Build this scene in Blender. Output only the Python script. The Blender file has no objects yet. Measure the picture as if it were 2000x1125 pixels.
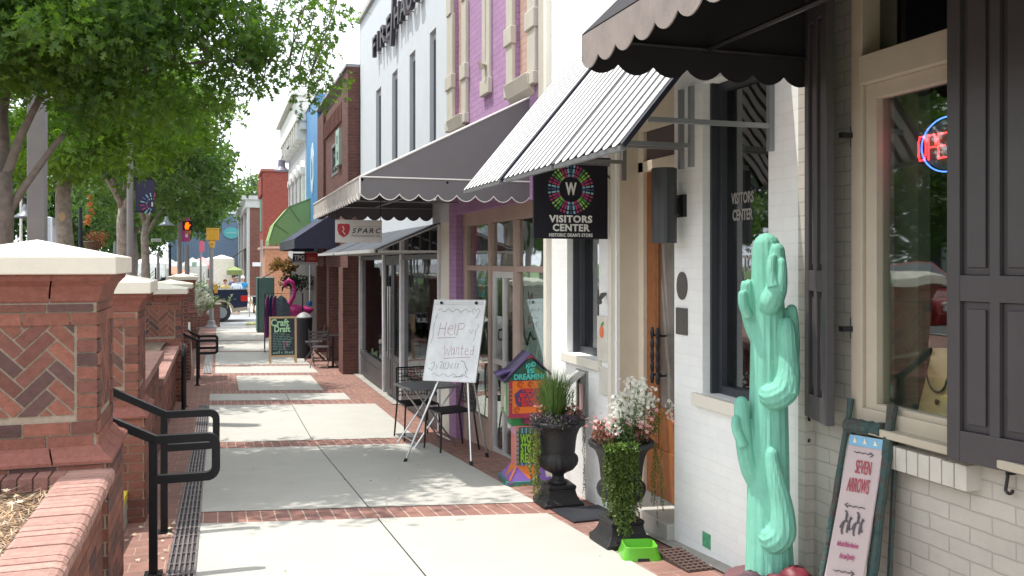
import bpy, math, random
import numpy as np
from mathutils import Vector, Matrix
random.seed(7)
R = math.radians
SC = bpy.context.scene
COL = SC.collection
# ------------------------------------------------------------- camera, sky, sun, exposure
TH = R(18.38); CZ = 1.46; FP = 1730.0
cam_d = bpy.data.cameras.new('camera'); cam = bpy.data.objects.new('camera', cam_d); COL.objects.link(cam)
cam.location = (0, 0, CZ); cam.rotation_euler = (R(90), 0, -TH)
cam_d.sensor_width = 36; cam_d.lens = 36*FP/2000; cam_d.shift_y = -50.5/2000
cam_d.clip_start = .05; cam_d.clip_end = 2000
SC.camera = cam
SUN = Vector((-.35, .18, 1)).normalized()          # direction towards the sun
el = math.asin(SUN.z); az = math.atan2(SUN.x, SUN.y)
w = bpy.data.worlds.new("World"); SC.world = w; w.use_nodes = True
nt = w.node_tree; bgn = nt.nodes['Background']
sky = nt.nodes.new('ShaderNodeTexSky'); sky.sky_type = 'NISHITA'; sky.sun_disc = False
sky.sun_elevation = el; sky.sun_rotation = az; sky.air_density = 1.2; sky.dust_density = 4.0; sky.ozone_density = 1.0
tc = nt.nodes.new('ShaderNodeTexCoord'); nz = nt.nodes.new('ShaderNodeTexNoise'); nz.inputs['Scale'].default_value = 2.2
nz.inputs['Detail'].default_value = 6
rp = nt.nodes.new('ShaderNodeValToRGB'); rp.color_ramp.elements[0].position = .25; rp.color_ramp.elements[1].position = .5
rp.color_ramp.elements[0].color = (.72, .72, .72, 1)
mx = nt.nodes.new('ShaderNodeMix'); mx.data_type = 'RGBA'; mx.inputs[7].default_value = (8.6, 9.0, 9.5, 1)
nt.links.new(tc.outputs['Generated'], nz.inputs['Vector']); nt.links.new(nz.outputs['Fac'], rp.inputs['Fac'])
nt.links.new(rp.outputs['Color'], mx.inputs[0]); nt.links.new(sky.outputs[0], mx.inputs[6])
nt.links.new(mx.outputs[2], bgn.inputs['Color']); bgn.inputs['Strength'].default_value = .15
sl = bpy.data.lights.new('sun', 'SUN'); sl.energy = 3.2; sl.angle = R(.5); sl.color = (1, .95, .87)
so = bpy.data.objects.new('sun', sl); COL.objects.link(so); so.rotation_euler = SUN.to_track_quat('Z', 'Y').to_euler()
SC.view_settings.view_transform = 'Standard'; SC.view_settings.look = 'None'
SC.view_settings.exposure = .66; SC.view_settings.gamma = 1
# ------------------------------------------------------------- measuring helpers: sight line meets a real plane
FW = Vector((math.sin(TH), math.cos(TH), 0)); RT = Vector((math.cos(TH), -math.sin(TH), 0))
def ray(px, py): return FW + RT*((px-1000)/FP) + Vector((0, 0, (512-py)/FP))
def onX(px, py, X): v = ray(px, py); return Vector((0, 0, CZ)) + v*(X/v.x)
def onY(px, py, Y): v = ray(px, py); return Vector((0, 0, CZ)) + v*(Y/v.y)
def onD(px, py, D): return Vector((0, 0, CZ)) + ray(px, py)*D
def atZ(px, py, z): v = ray(px, py); return Vector((0, 0, CZ)) + v*((z-CZ)/v.z)
KN = [(-60, 4.08), (0, 0), (11.5, -.782), (15, -.83), (19, -.86), (38, -1.14), (60, -1.25), (900, -1.5)]
KL = [(-60, .5), (0, .32), (20, .08), (38, -1.02), (60, -1.15), (900, -1.4)]
def prof(K, s):
    for (a, b), (c, e) in zip(K, K[1:]):
        if s <= c: return b+(e-b)*(s-a)/(c-a)
    return K[-1][1]
def gz(s): return prof(KN, s)
def lz(s): return prof(KL, s)
# ------------------------------------------------------------- materials
def sock(n, k, v):
    if v is not None: n.inputs[k].default_value = v
def newmat(name):
    m = bpy.data.materials.new(name); m.use_nodes = True
    return m, m.node_tree, m.node_tree.nodes['Principled BSDF']
def c4(c): return (c[0], c[1], c[2], 1)
def mat(name, col, rough=.6, metal=0., var=.12, scale=6., bump=.0, bscale=60., spec=None, attr=False, emit=None, es=1., trans=0., blotch=None, stretch=None):
    """principled surface whose own colour varies with noise; attr takes the colour from the mesh"""
    m, t, b = newmat(name)
    N = t.nodes; L = t.links
    b.inputs['Roughness'].default_value = rough; b.inputs['Metallic'].default_value = metal
    if spec is not None: b.inputs['Specular IOR Level'].default_value = spec
    g = N.new('ShaderNodeNewGeometry')
    n1 = N.new('ShaderNodeTexNoise'); n1.inputs['Scale'].default_value = scale; n1.inputs['Detail'].default_value = 8; n1.inputs['Roughness'].default_value = .65
    L.new(g.outputs['Position'], n1.inputs['Vector'])
    mr = N.new('ShaderNodeMapRange'); mr.inputs[1].default_value = .3; mr.inputs[2].default_value = .7
    mr.inputs[3].default_value = 1-var; mr.inputs[4].default_value = 1+var
    L.new(n1.outputs['Fac'], mr.inputs[0])
    mul = N.new('ShaderNodeVectorMath'); mul.operation = 'SCALE'
    if attr:
        a = N.new('ShaderNodeAttribute'); a.attribute_name = 'Col'; L.new(a.outputs['Color'], mul.inputs[0])
    else: mul.inputs[0].default_value = col[:3]
    L.new(mr.outputs[0], mul.inputs['Scale'])
    out = mul.outputs[0]
    if blotch:
        n3 = N.new('ShaderNodeTexNoise'); n3.inputs['Scale'].default_value = blotch[1]; n3.inputs['Detail'].default_value = 7; n3.inputs['Roughness'].default_value = .7
        L.new(g.outputs['Position'], n3.inputs['Vector'])
        r3 = N.new('ShaderNodeMapRange'); r3.inputs[1].default_value = blotch[2]; r3.inputs[2].default_value = blotch[2]+.14
        L.new(n3.outputs['Fac'], r3.inputs[0])
        mm = N.new('ShaderNodeMix'); mm.data_type = 'RGBA'; mm.inputs[7].default_value = c4(blotch[0])
        L.new(r3.outputs[0], mm.inputs[0]); L.new(out, mm.inputs[6]); out = mm.outputs[2]
    L.new(out, b.inputs['Base Color'])
    if bump:
        n2 = N.new('ShaderNodeTexNoise'); n2.inputs['Scale'].default_value = bscale; n2.inputs['Detail'].default_value = 5
        if stretch:
            vm = N.new('ShaderNodeVectorMath'); vm.operation = 'MULTIPLY'; vm.inputs[1].default_value = stretch; L.new(g.outputs['Position'], vm.inputs[0]); L.new(vm.outputs[0], n2.inputs['Vector'])
        else: L.new(g.outputs['Position'], n2.inputs['Vector'])
        bp = N.new('ShaderNodeBump'); bp.inputs['Strength'].default_value = min(1, bump); bp.inputs['Distance'].default_value = .03 if stretch else .01
        L.new(n2.outputs['Fac'], bp.inputs['Height']); L.new(bp.outputs[0], b.inputs['Normal'])
    if emit: b.inputs['Emission Color'].default_value = c4(emit); b.inputs['Emission Strength'].default_value = es
    return m
def boxvec(t):
    """(u, v) along the surface: picks world axes by the way the face looks"""
    N = t.nodes; L = t.links
    g = N.new('ShaderNodeNewGeometry'); sp = N.new('ShaderNodeSeparateXYZ'); L.new(g.outputs['Position'], sp.inputs[0])
    sn = N.new('ShaderNodeSeparateXYZ'); L.new(g.outputs['True Normal'], sn.inputs[0])
    def ab(o):
        a = N.new('ShaderNodeMath'); a.operation = 'ABSOLUTE'; L.new(o, a.inputs[0])
        c = N.new('ShaderNodeMath'); c.operation = 'GREATER_THAN'; c.inputs[1].default_value = .6; L.new(a.outputs[0], c.inputs[0]); return c.outputs[0]
    ax = ab(sn.outputs[0]); azz = ab(sn.outputs[2])
    def mixv(f, a, b):
        m = N.new('ShaderNodeMix'); m.data_type = 'FLOAT'; L.new(f, m.inputs[0]); L.new(a, m.inputs[2]); L.new(b, m.inputs[3]); return m.outputs[0]
    u = mixv(ax, sp.outputs[0], sp.outputs[1]); v = mixv(azz, sp.outputs[2], sp.outputs[1])
    cb = N.new('ShaderNodeCombineXYZ'); L.new(u, cb.inputs[0]); L.new(v, cb.inputs[1]); return cb.outputs[0], g
def brickmat(name, c1, c2, mortar, bw=.213, bh=.0677, ms=.006, bump=.6, rough=.8, off=.5, var=.15, swap=False, blotch=None, wob=.003):
    m, t, b = newmat(name); N = t.nodes; L = t.links
    vec, g = boxvec(t)
    nw = N.new('ShaderNodeTexNoise'); nw.inputs['Scale'].default_value = 9; L.new(g.outputs['Position'], nw.inputs['Vector'])
    sb = N.new('ShaderNodeVectorMath'); sb.operation = 'SUBTRACT'; L.new(nw.outputs['Color'], sb.inputs[0]); sb.inputs[1].default_value = (.5, .5, .5)
    s2 = N.new('ShaderNodeVectorMath'); s2.operation = 'SCALE'; L.new(sb.outputs[0], s2.inputs[0]); s2.inputs['Scale'].default_value = wob*4
    ad = N.new('ShaderNodeVectorMath'); ad.operation = 'ADD'; L.new(vec, ad.inputs[0]); L.new(s2.outputs[0], ad.inputs[1]); vec = ad.outputs[0]
    if swap:
        sp = N.new('ShaderNodeSeparateXYZ'); L.new(vec, sp.inputs[0]); cb = N.new('ShaderNodeCombineXYZ')
        L.new(sp.outputs[0], cb.inputs[1]); L.new(sp.outputs[1], cb.inputs[0]); vec = cb.outputs[0]
    br = N.new('ShaderNodeTexBrick'); br.offset = off; br.inputs['Scale'].default_value = 1
    br.inputs['Brick Width'].default_value = bw; br.inputs['Row Height'].default_value = bh; br.inputs['Mortar Size'].default_value = ms
    br.inputs['Mortar Smooth'].default_value = .25
    br.inputs['Color1'].default_value = c4(c1); br.inputs['Color2'].default_value = c4(c2); br.inputs['Mortar'].default_value = c4(mortar)
    L.new(vec, br.inputs['Vector'])
    n1 = N.new('ShaderNodeTexNoise'); n1.inputs['Scale'].default_value = 7; n1.inputs['Detail'].default_value = 9; n1.inputs['Roughness'].default_value = .7
    L.new(g.outputs['Position'], n1.inputs['Vector'])
    mr = N.new('ShaderNodeMapRange'); mr.inputs[1].default_value = .3; mr.inputs[2].default_value = .7
    mr.inputs[3].default_value = 1-var; mr.inputs[4].default_value = 1+var; L.new(n1.outputs['Fac'], mr.inputs[0])
    mul = N.new('ShaderNodeVectorMath'); mul.operation = 'SCALE'; L.new(br.outputs['Color'], mul.inputs[0]); L.new(mr.outputs[0], mul.inputs['Scale'])
    out = mul.outputs[0]
    if blotch:
        n3 = N.new('ShaderNodeTexNoise'); n3.inputs['Scale'].default_value = blotch[1]; n3.inputs['Detail'].default_value = 8; n3.inputs['Roughness'].default_value = .75
        L.new(g.outputs['Position'], n3.inputs['Vector'])
        r3 = N.new('ShaderNodeMapRange'); r3.inputs[1].default_value = blotch[2]; r3.inputs[2].default_value = blotch[2]+.1
        L.new(n3.outputs['Fac'], r3.inputs[0])
        mm = N.new('ShaderNodeMix'); mm.data_type = 'RGBA'; mm.inputs[7].default_value = c4(blotch[0])
        L.new(r3.outputs[0], mm.inputs[0]); L.new(out, mm.inputs[6]); out = mm.outputs[2]
    L.new(out, b.inputs['Base Color']); b.inputs['Roughness'].default_value = rough
    b.inputs['Specular IOR Level'].default_value = .3
    iv = N.new('ShaderNodeMath'); iv.operation = 'SUBTRACT'; iv.inputs[0].default_value = 1; L.new(br.outputs['Fac'], iv.inputs[1])
    n2 = N.new('ShaderNodeTexNoise'); n2.inputs['Scale'].default_value = 45; n2.inputs['Detail'].default_value = 4; L.new(g.outputs['Position'], n2.inputs['Vector'])
    a2 = N.new('ShaderNodeMath'); a2.operation = 'MULTIPLY_ADD'; L.new(n2.outputs['Fac'], a2.inputs[0]); a2.inputs[1].default_value = .45; L.new(iv.outputs[0], a2.inputs[2])
    bp = N.new('ShaderNodeBump'); bp.inputs['Strength'].default_value = bump; bp.inputs['Distance'].default_value = .008
    L.new(a2.outputs[0], bp.inputs['Height']); L.new(bp.outputs[0], b.inputs['Normal'])
    return m
def glassmat(name, tint=(.5, .55, .55), refl=.5, edge=.8):
    m = bpy.data.materials.new(name); m.use_nodes = True; t = m.node_tree; N = t.nodes; L = t.links
    N.remove(N['Principled BSDF'])
    tr = N.new('ShaderNodeBsdfTransparent'); tr.inputs[0].default_value = c4(tint)
    gl = N.new('ShaderNodeBsdfGlossy'); gl.inputs['Roughness'].default_value = .02; gl.inputs[0].default_value = (.9, .93, .95, 1)
    n = N.new('ShaderNodeTexNoise'); n.inputs['Scale'].default_value = 1.7
    g = N.new('ShaderNodeNewGeometry'); L.new(g.outputs['Position'], n.inputs['Vector'])
    bp = N.new('ShaderNodeBump'); bp.inputs['Strength'].default_value = .15; bp.inputs['Distance'].default_value = .02
    L.new(n.outputs['Fac'], bp.inputs['Height']); L.new(bp.outputs[0], gl.inputs['Normal'])
    fr = N.new('ShaderNodeLayerWeight'); fr.inputs[0].default_value = .5
    pw = N.new('ShaderNodeMath'); pw.operation = 'POWER'; L.new(fr.outputs['Facing'], pw.inputs[0]); pw.inputs[1].default_value = 3
    ad = N.new('ShaderNodeMath'); ad.operation = 'MULTIPLY_ADD'; L.new(pw.outputs[0], ad.inputs[0]); ad.inputs[1].default_value = edge; ad.inputs[2].default_value = refl
    mx = N.new('ShaderNodeMixShader'); L.new(ad.outputs[0], mx.inputs[0]); L.new(tr.outputs[0], mx.inputs[1]); L.new(gl.outputs[0], mx.inputs[2])
    L.new(mx.outputs[0], N['Material Output'].inputs[0]); return m
def leafmat(name, c1, c2, trans=.45, tcol=None):
    m = bpy.data.materials.new(name); m.use_nodes = True; t = m.node_tree; N = t.nodes; L = t.links
    b = N['Principled BSDF']; b.inputs['Roughness'].default_value = .5; b.inputs['Specular IOR Level'].default_value = .35
    g = N.new('ShaderNodeNewGeometry'); n = N.new('ShaderNodeTexNoise'); n.inputs['Scale'].default_value = 1.3; n.inputs['Detail'].default_value = 3
    L.new(g.outputs['Position'], n.inputs['Vector'])
    a = N.new('ShaderNodeMath'); a.operation = 'MULTIPLY_ADD'; L.new(g.outputs['Random Per Island'], a.inputs[0]); a.inputs[1].default_value = .5; L.new(n.outputs['Fac'], a.inputs[2])
    mr = N.new('ShaderNodeMapRange'); mr.inputs[1].default_value = .4; mr.inputs[2].default_value = 1.1; L.new(a.outputs[0], mr.inputs[0])
    mx = N.new('ShaderNodeMix'); mx.data_type = 'RGBA'; mx.inputs[6].default_value = c4(c1); mx.inputs[7].default_value = c4(c2); L.new(mr.outputs[0], mx.inputs[0])
    L.new(mx.outputs[2], b.inputs['Base Color'])
    tr = N.new('ShaderNodeBsdfTranslucent')
    tm = N.new('ShaderNodeMix'); tm.data_type = 'RGBA'; tm.blend_type = 'MULTIPLY'; tm.inputs[0].default_value = 1
    L.new(mx.outputs[2], tm.inputs[6]); tm.inputs[7].default_value = c4(tcol or (2.6, 2.9, .9)); L.new(tm.outputs[2], tr.inputs[0])
    ms = N.new('ShaderNodeMixShader'); ms.inputs[0].default_value = trans
    L.new(b.outputs[0], ms.inputs[1]); L.new(tr.outputs[0], ms.inputs[2]); L.new(ms.outputs[0], N['Material Output'].inputs[0]); return m
M = {}
M['concrete'] = mat('concrete', (.45, .44, .405), .85, var=.05, scale=2.5, bump=.25, bscale=140, blotch=((.40, .385, .35), 1.1, .60))
M['concrete2'] = mat('old_concrete', (.36, .34, .31), .9, var=.18, scale=5, bump=.4)
M['caststone'] = mat('cast_stone', (.74, .69, .60), .8, var=.05, scale=8, bump=.2, bscale=90, blotch=((.60, .55, .47), 5, .64))
M['asphalt'] = mat('asphalt', (.10, .10, .105), .9, var=.25, scale=3, bump=.5)
M['asphalt_pale'] = mat('worn_asphalt', (.30, .31, .32), .9, var=.15, scale=2, bump=.4)
M['paver'] = brickmat('paver_border', (.29, .155, .125), (.235, .13, .11), (.36, .28, .225), .205, .205, .004, .35, off=.5, var=.2)
M['paverband'] = brickmat('paver_band', (.30, .155, .125), (.225, .12, .11), (.46, .38, .31), .1045, 60., .0045, .35, off=0, var=.22, blotch=((.47, .30, .25), 9, .68))
M['redbrick'] = brickmat('red_brick', (.22, .078, .062), (.15, .055, .048), (.30, .24, .20), var=.25)
M['redbrick2'] = brickmat('dark_red_brick', (.17, .065, .05), (.12, .05, .042), (.15, .08, .065), var=.25)
M['paleredbrick'] = brickmat('facade_red_brick', (.15, .066, .056), (.11, .05, .045), (.15, .095, .08), var=.22)
M['brightbrick'] = brickmat('far_red_brick', (.27, .062, .048), (.22, .052, .042), (.28, .11, .09), var=.2, blotch=((.36, .14, .11), 1.2, .64))
M['peachbrick'] = brickmat('orange_brick', (.50, .22, .12), (.42, .18, .1), (.45, .3, .22), var=.25)
M['whitebrick'] = brickmat('white_painted_brick', (.86, .87, .86), (.83, .84, .84), (.81, .82, .81), ms=.004, bump=.32, var=.035, rough=.65, blotch=((.55, .51, .45), 6, .71))
M['creambrick'] = brickmat('cream_painted_brick', (.49, .465, .415), (.46, .435, .39), (.38, .36, .32), ms=.004, bump=.6, var=.08, rough=.7, blotch=((.24, .21, .17), 7, .66))
M['purplebrick'] = brickmat('purple_painted_brick', (.42, .25, .43), (.39, .23, .40), (.34, .195, .35), bump=.7, var=.1, blotch=((.52, .40, .50), 5, .70))
M['tanbrick'] = brickmat('tan_brick', (.50, .33, .28), (.45, .3, .26), (.40, .27, .23), var=.1)
M['stucco'] = mat('white_stucco', (.56, .60, .65), .8, var=.03, scale=3, bump=.25, bscale=30, blotch=((.47, .49, .53), 4, .70))
M['creamdark'] = mat('cream_window_paint', (.46, .405, .32), .55, var=.06, bump=.1, blotch=((.30, .25, .19), 9, .66))
M['cream'] = mat('cream_paint', (.66, .58, .47), .55, var=.05, bump=.1, blotch=((.50, .43, .33), 9, .68))
M['creamlight'] = mat('light_cream_paint', (.74, .70, .62), .5, var=.04, bump=.1, blotch=((.55, .50, .42), 8, .68))
M['surround'] = mat('beige_stone_paint', (.50, .46, .40), .6, var=.06, bump=.15, blotch=((.38, .33, .28), 6, .66))
M['storegrey'] = mat('store_grey', (.085, .088, .095), .45, var=.1)
M['pinktrim'] = mat('pinkish_tan_paint', (.45, .33, .28), .6, var=.08, bump=.2)
M['darktrim'] = mat('charcoal_paint', (.038, .042, .052), .45, var=.1)
M['shutter'] = mat('shutter_paint', (.062, .056, .060), .42, var=.08, bump=.1, bscale=25)
M['stripegap'] = mat('awning_gap', (.018, .018, .022), .6)
M['iron'] = mat('black_iron', (.012, .012, .015), .38, var=.2, spec=.5)
M['blackmetal'] = mat('black_powder_coat', (.008, .008, .011), .42, var=.15, spec=.3)
M['steel'] = mat('brushed_steel', (.52, .52, .52), .3, 1., var=.08)
M['greymetal'] = mat('grey_metal', (.30, .31, .33), .45, .6, var=.1)
M['palemetal'] = mat('pale_aluminium', (.66, .65, .65), .4, .5, var=.06)
M['white'] = mat('white_paint', (.82, .82, .82), .35, var=.03)
M['black'] = mat('matt_black', (.012, .012, .014), .7, var=.2)
M['dark'] = mat('dark_interior', (.022, .020, .022), .85, var=.3)
M['interior'] = mat('shop_interior', (.28, .29, .26), .9, var=.3, scale=2)
M['canvas_grey'] = mat('grey_canvas', (.135, .125, .135), .85, var=.05, scale=3, bump=.2, bscale=200)
M['canvas_pale'] = mat('sunlit_weathered_canvas', (.50, .47, .44), .9, var=.12, scale=9, bump=.2, bscale=150, blotch=((.16, .15, .145), 7, .57))  # grey awning's front valance: sunlight painted in as a paler colour, with blotches
M['canvas_taupe'] = mat('sunlit_stained_taupe_canvas', (.25, .215, .20), .9, var=.15, scale=9, bump=.2, bscale=150, blotch=((.10, .09, .09), 8, .62))  # black awning's front valance: sun put into the lighter colour; blotches are stains
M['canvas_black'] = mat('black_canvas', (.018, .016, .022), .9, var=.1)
M['canvas_navy'] = mat('navy_canvas', (.035, .04, .075), .85, var=.1)
M['canvas_slate'] = mat('slate_canvas', (.045, .053, .068), .8, var=.08)
M['canvas_green'] = mat('green_canvas', (.27, .43, .17), .8, var=.06, scale=3)
M['piping'] = mat('white_piping', (.75, .72, .70), .7, var=.04)
M['glass'] = glassmat('shop_glass', (.88, .92, .88), .09)
M['darkglass'] = glassmat('dark_glass', (.42, .42, .44), .17)
M['blindglass'] = glassmat('blind_glass', (.7, .7, .72), .04, .22)
M['bluesign'] = mat('blue_panel', (.09, .27, .55), .5, var=.05, scale=1.5)
M['signblack'] = mat('sign_black', (.008, .007, .016), .4, var=.1)
M['wood'] = mat('varnished_wood', (.27, .095, .03), .35, var=.2, scale=14)
M['displaywood'] = mat('display_wood', (.72, .52, .28), .5, var=.12, scale=16)
M['palewood'] = mat('pale_wood', (.46, .32, .18), .6, var=.15, scale=20)
M['cactus'] = mat('painted_cactus_green', (.18, .49, .375), .7, var=.10, scale=9, bump=.35, bscale=42, stretch=(1.6, 1.6, .05), blotch=((.34, .60, .42), 6, .60))
M['attr'] = mat('multicolour_paint', (1, 1, 1), .5, var=.08, scale=30, attr=True)
M['attrbrick'] = mat('clay_brick', (1, 1, 1), .85, var=.22, scale=30, bump=.5, bscale=120, attr=True)
M['mortar'] = mat('mortar', (.37, .305, .24), .9, var=.15, scale=40, bump=.5, bscale=150)
M['bark'] = mat('bark', (.19, .155, .135), .9, var=.3, scale=12, bump=1., bscale=22)
M['barkpale'] = mat('pale_bark', (.30, .26, .225), .9, var=.35, scale=9, bump=1., bscale=20)
M['leafbright'] = leafmat('sunlit_oak_leaf', (.045, .095, .028), (.115, .19, .035), .5, (2.9, 3.1, .7))  # lighter copy of the oak leaf, sunlight on the second tree put into its colour
M['leaf'] = leafmat('oak_leaf', (.036, .078, .026), (.092, .158, .032), .47, (2.9, 3.2, .9))
M['leaf2'] = leafmat('far_oak_leaf', (.036, .076, .030), (.086, .142, .042), .38, (2.4, 2.7, 1.))
M['urn'] = mat('black_cast_iron', (.013, .012, .014), .55, var=.25, scale=18, bump=.4, bscale=60, blotch=((.045, .04, .038), 14, .68))
M['straw'] = mat('pine_straw', (1, 1, 1), .9, attr=True, var=.2)
M['soil'] = mat('mulch', (.12, .085, .06), .95, var=.4, scale=25, bump=1., bscale=60)
M['pole'] = mat('grey_pole', (.25, .24, .245), .75, var=.08, scale=3, bump=.15)
M['yellow'] = mat('signal_yellow', (.62, .33, .035), .45, var=.06)
M['tyre'] = mat('rubber', (.02, .02, .02), .8)
M['skin'] = mat('skin', (.50, .29, .20), .55, var=.05)
M['grass'] = mat('grass', (.08, .15, .035), .9, var=.3, scale=5, bump=.6)
_cm = {}
def cmat(col, rough=.5, **k):
    key = (tuple(round(x, 3) for x in col), rough)
    if key not in _cm: _cm[key] = mat('paint_%d' % len(_cm), col, rough, **k)
    return _cm[key]
# ------------------------------------------------------------- mesh builder
def rc(c, v=.1):
    f = 1+random.uniform(-v, v); return (c[0]*f, c[1]*f, c[2]*f)
class MB:
    def __init__(s): s.v = []; s.f = []; s.m = []; s.c = []; s.cm = 0; s.cc = (1, 1, 1); s.sm = []; s.smooth = False
    def mi(s, i): s.cm = i; return s
    def col(s, c): s.cc = c; return s
    def add(s, vs, fs):
        o = len(s.v); s.v += [tuple(p) for p in vs]
        for f in fs: s.f.append([i+o for i in f]); s.m.append(s.cm); s.c.append(s.cc); s.sm.append(s.smooth)
        return s
    def quad(s, *p): return s.add(p, [list(range(len(p)))])
    def box(s, x0, x1, y0, y1, z0, z1):
        x0, x1 = min(x0, x1), max(x0, x1); y0, y1 = min(y0, y1), max(y0, y1); z0, z1 = min(z0, z1), max(z0, z1)
        return s.add([(x0, y0, z0), (x1, y0, z0), (x1, y1, z0), (x0, y1, z0), (x0, y0, z1), (x1, y0, z1), (x1, y1, z1), (x0, y1, z1)],
              [[0, 3, 2, 1], [4, 5, 6, 7], [0, 1, 5, 4], [1, 2, 6, 5], [2, 3, 7, 6], [3, 0, 4, 7]])
    def obox(s, c, u, v, n, a, b, d):
        """box centred at c, half sizes a, b, d along the unit vectors u, v, n"""
        c = Vector(c); P = []
        for k in (-1, 1):
            for (i, j) in ((-1, -1), (1, -1), (1, 1), (-1, 1)): P.append(c+u*(a*i)+v*(b*j)+n*(d*k))
        fs = [[0, 3, 2, 1], [4, 5, 6, 7], [0, 1, 5, 4], [1, 2, 6, 5], [2, 3, 7, 6], [3, 0, 4, 7]]
        if u.cross(v).dot(n) < 0: fs = [f[::-1] for f in fs]
        return s.add(P, fs)
    def slab(s, poly, d):
        """closed plate: polygon extruded by vector d"""
        n = len(poly); P = [Vector(p) for p in poly]; Q = [p+Vector(d) for p in P]
        nn = (P[1]-P[0]).cross(P[2]-P[0])
        fs = [list(range(n)), [2*n-1-i for i in range(n)]]+[[i, i+n, (i+1) % n+n, (i+1) % n] for i in range(n)]
        if nn.dot(Vector(d)) > 0: fs = [f[::-1] for f in fs]
        return s.add(P+Q, fs)
    def sweep(s, pts, rad, n=8, rib=None, cap=True, sq=False, up=None):
        pts = [Vector(p) for p in pts]; k = len(pts)
        if not isinstance(rad, (list, tuple)): rad = [rad]*k
        V = []; prev = None
        for i, p in enumerate(pts):
            a = pts[max(0, i-1)]; b = pts[min(k-1, i+1)]; t = (b-a)
            if 0 < i < k-1:
                t1 = (p-a).normalized(); t2 = (b-p).normalized(); t = t1+t2
                if t.length < 1e-5: t = t1
                sc = 1/max(.5, (t.normalized().dot(t1)))
            else: sc = 1
            t.normalize()
            if prev is None:
                ref = Vector(up) if up else (Vector((0, 0, 1)) if abs(t.z) < .9 else Vector((0, 1, 0)))
                x = ref.cross(t).normalized()
            else:
                x = (prev-t*prev.dot(t)).normalized()
            prev = x; y = t.cross(x)
            for j in range(n):
                a_ = 2*math.pi*(j+(.5 if sq else 0))/n; r = rad[i]
                if sq: r *= math.sqrt(2)*(sc if sq != 1 else 1)
                if rib: r *= 1-rib[1]*abs(math.sin(a_*rib[0]/2))
                V.append(p+x*(r*math.cos(a_))+y*(r*math.sin(a_)))
        fs = [[i*n+j, i*n+(j+1) % n, (i+1)*n+(j+1) % n, (i+1)*n+j] for i in range(k-1) for j in range(n)]
        if cap: fs += [list(range(n))[::-1], [(k-1)*n+j for j in range(n)]]
        return s.add(V, fs)
    def lathe(s, pr, n=24, c=(0, 0, 0), rib=None, rot=0, sx=1, sy=1):
        V = []
        for (r, z) in pr:
            for j in range(n):
                a = 2*math.pi*j/n+rot; q = r
                if rib and rib[2] <= z <= rib[3]: q = r*(1+rib[1]*math.cos(a*rib[0]))
                V.append((c[0]+q*math.cos(a)*sx, c[1]+q*math.sin(a)*sy, c[2]+z))
        k = len(pr)
        fs = [[i*n+j, i*n+(j+1) % n, (i+1)*n+(j+1) % n, (i+1)*n+j] for i in range(k-1) for j in range(n)]
        fs += [list(range(n))[::-1], [(k-1)*n+j for j in range(n)]]
        return s.add(V, fs)
    def ball(s, c, r, n=8, m=6, sx=1, sy=1, sz=1):
        pr = [(r*math.sin(math.pi*max(.02, min(.98, i/m))), -r*sz*math.cos(math.pi*i/m)) for i in range(m+1)]
        return s.lathe(pr, n, c, sx=sx, sy=sy)
    def text(s, body, org, rt, up, size, depth=.004, bold=0., align='CENTER', sx=1., shear=0., space=1., lsp=1., fit=None, cap=None):
        if cap: size = cap/.69
        cu = bpy.data.curves.new('lettering', 'FONT'); cu.body = body; cu.size = 1; cu.align_x = align; cu.align_y = 'CENTER'
        cu.offset = bold; cu.extrude = .5; cu.shear = shear; cu.space_character = space; cu.space_line = lsp; cu.resolution_u = 3
        o = bpy.data.objects.new('lettering', cu); COL.objects.link(o)
        dg = bpy.context.evaluated_depsgraph_get(); dg.update()
        me = bpy.data.meshes.new_from_object(o.evaluated_get(dg))
        rt = Vector(rt); up = Vector(up); nn = rt.cross(up)
        if fit: sx = fit/max(1e-6, size*(max(v.co.x for v in me.vertices)-min(v.co.x for v in me.vertices)))
        V = [Vector(org)+rt*(v.co.x*size*sx)+up*(v.co.y*size)+nn*(v.co.z*depth) for v in me.vertices]
        s.add(V, [list(p.vertices) for p in me.polygons])
        bpy.data.objects.remove(o); bpy.data.meshes.remove(me); bpy.data.curves.remove(cu); return s
    def split(s, name, mats, parent=None, world=True, bevel=0):
        """one object per connected piece, so that every post, leg or panel is a part of its own"""
        par = list(range(len(s.v)))
        def find(i):
            while par[i] != i: par[i] = par[par[i]]; i = par[i]
            return i
        for f in s.f:
            a = find(f[0])
            for i in f[1:]: par[find(i)] = a
        groups = {}
        for k, f in enumerate(s.f): groups.setdefault(find(f[0]), []).append(k)
        out = []
        for ks in groups.values():
            b = MB(); m = {}
            for k in ks:
                g = []
                for i in s.f[k]:
                    if i not in m: m[i] = len(b.v); b.v.append(s.v[i])
                    g.append(m[i])
                b.f.append(g); b.m.append(s.m[k]); b.c.append(s.c[k]); b.sm.append(s.sm[k])
            out.append(b.build(name, mats, parent, world, bevel))
        return out
    def build(s, name, mats, parent=None, world=True, bevel=0, attr=None):
        if not isinstance(mats, (list, tuple)): mats = [mats]
        off = Vector((0, 0, 0))
        if parent is not None and world:
            q = parent
            while q is not None: off += q.location; q = q.parent
        me = bpy.data.meshes.new(name); me.from_pydata([(v[0]-off.x, v[1]-off.y, v[2]-off.z) for v in s.v], [], s.f)
        for m in mats: me.materials.append(m)
        me.polygons.foreach_set('material_index', s.m); me.polygons.foreach_set('use_smooth', s.sm)
        if any(c != (1, 1, 1) for c in s.c):
            ca = me.color_attributes.new('Col', 'FLOAT_COLOR', 'CORNER')
            arr = []
            for f, c in zip(s.f, s.c): arr += [c[0], c[1], c[2], 1.]*len(f)
            ca.data.foreach_set('color', arr)
        me.update()
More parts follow.
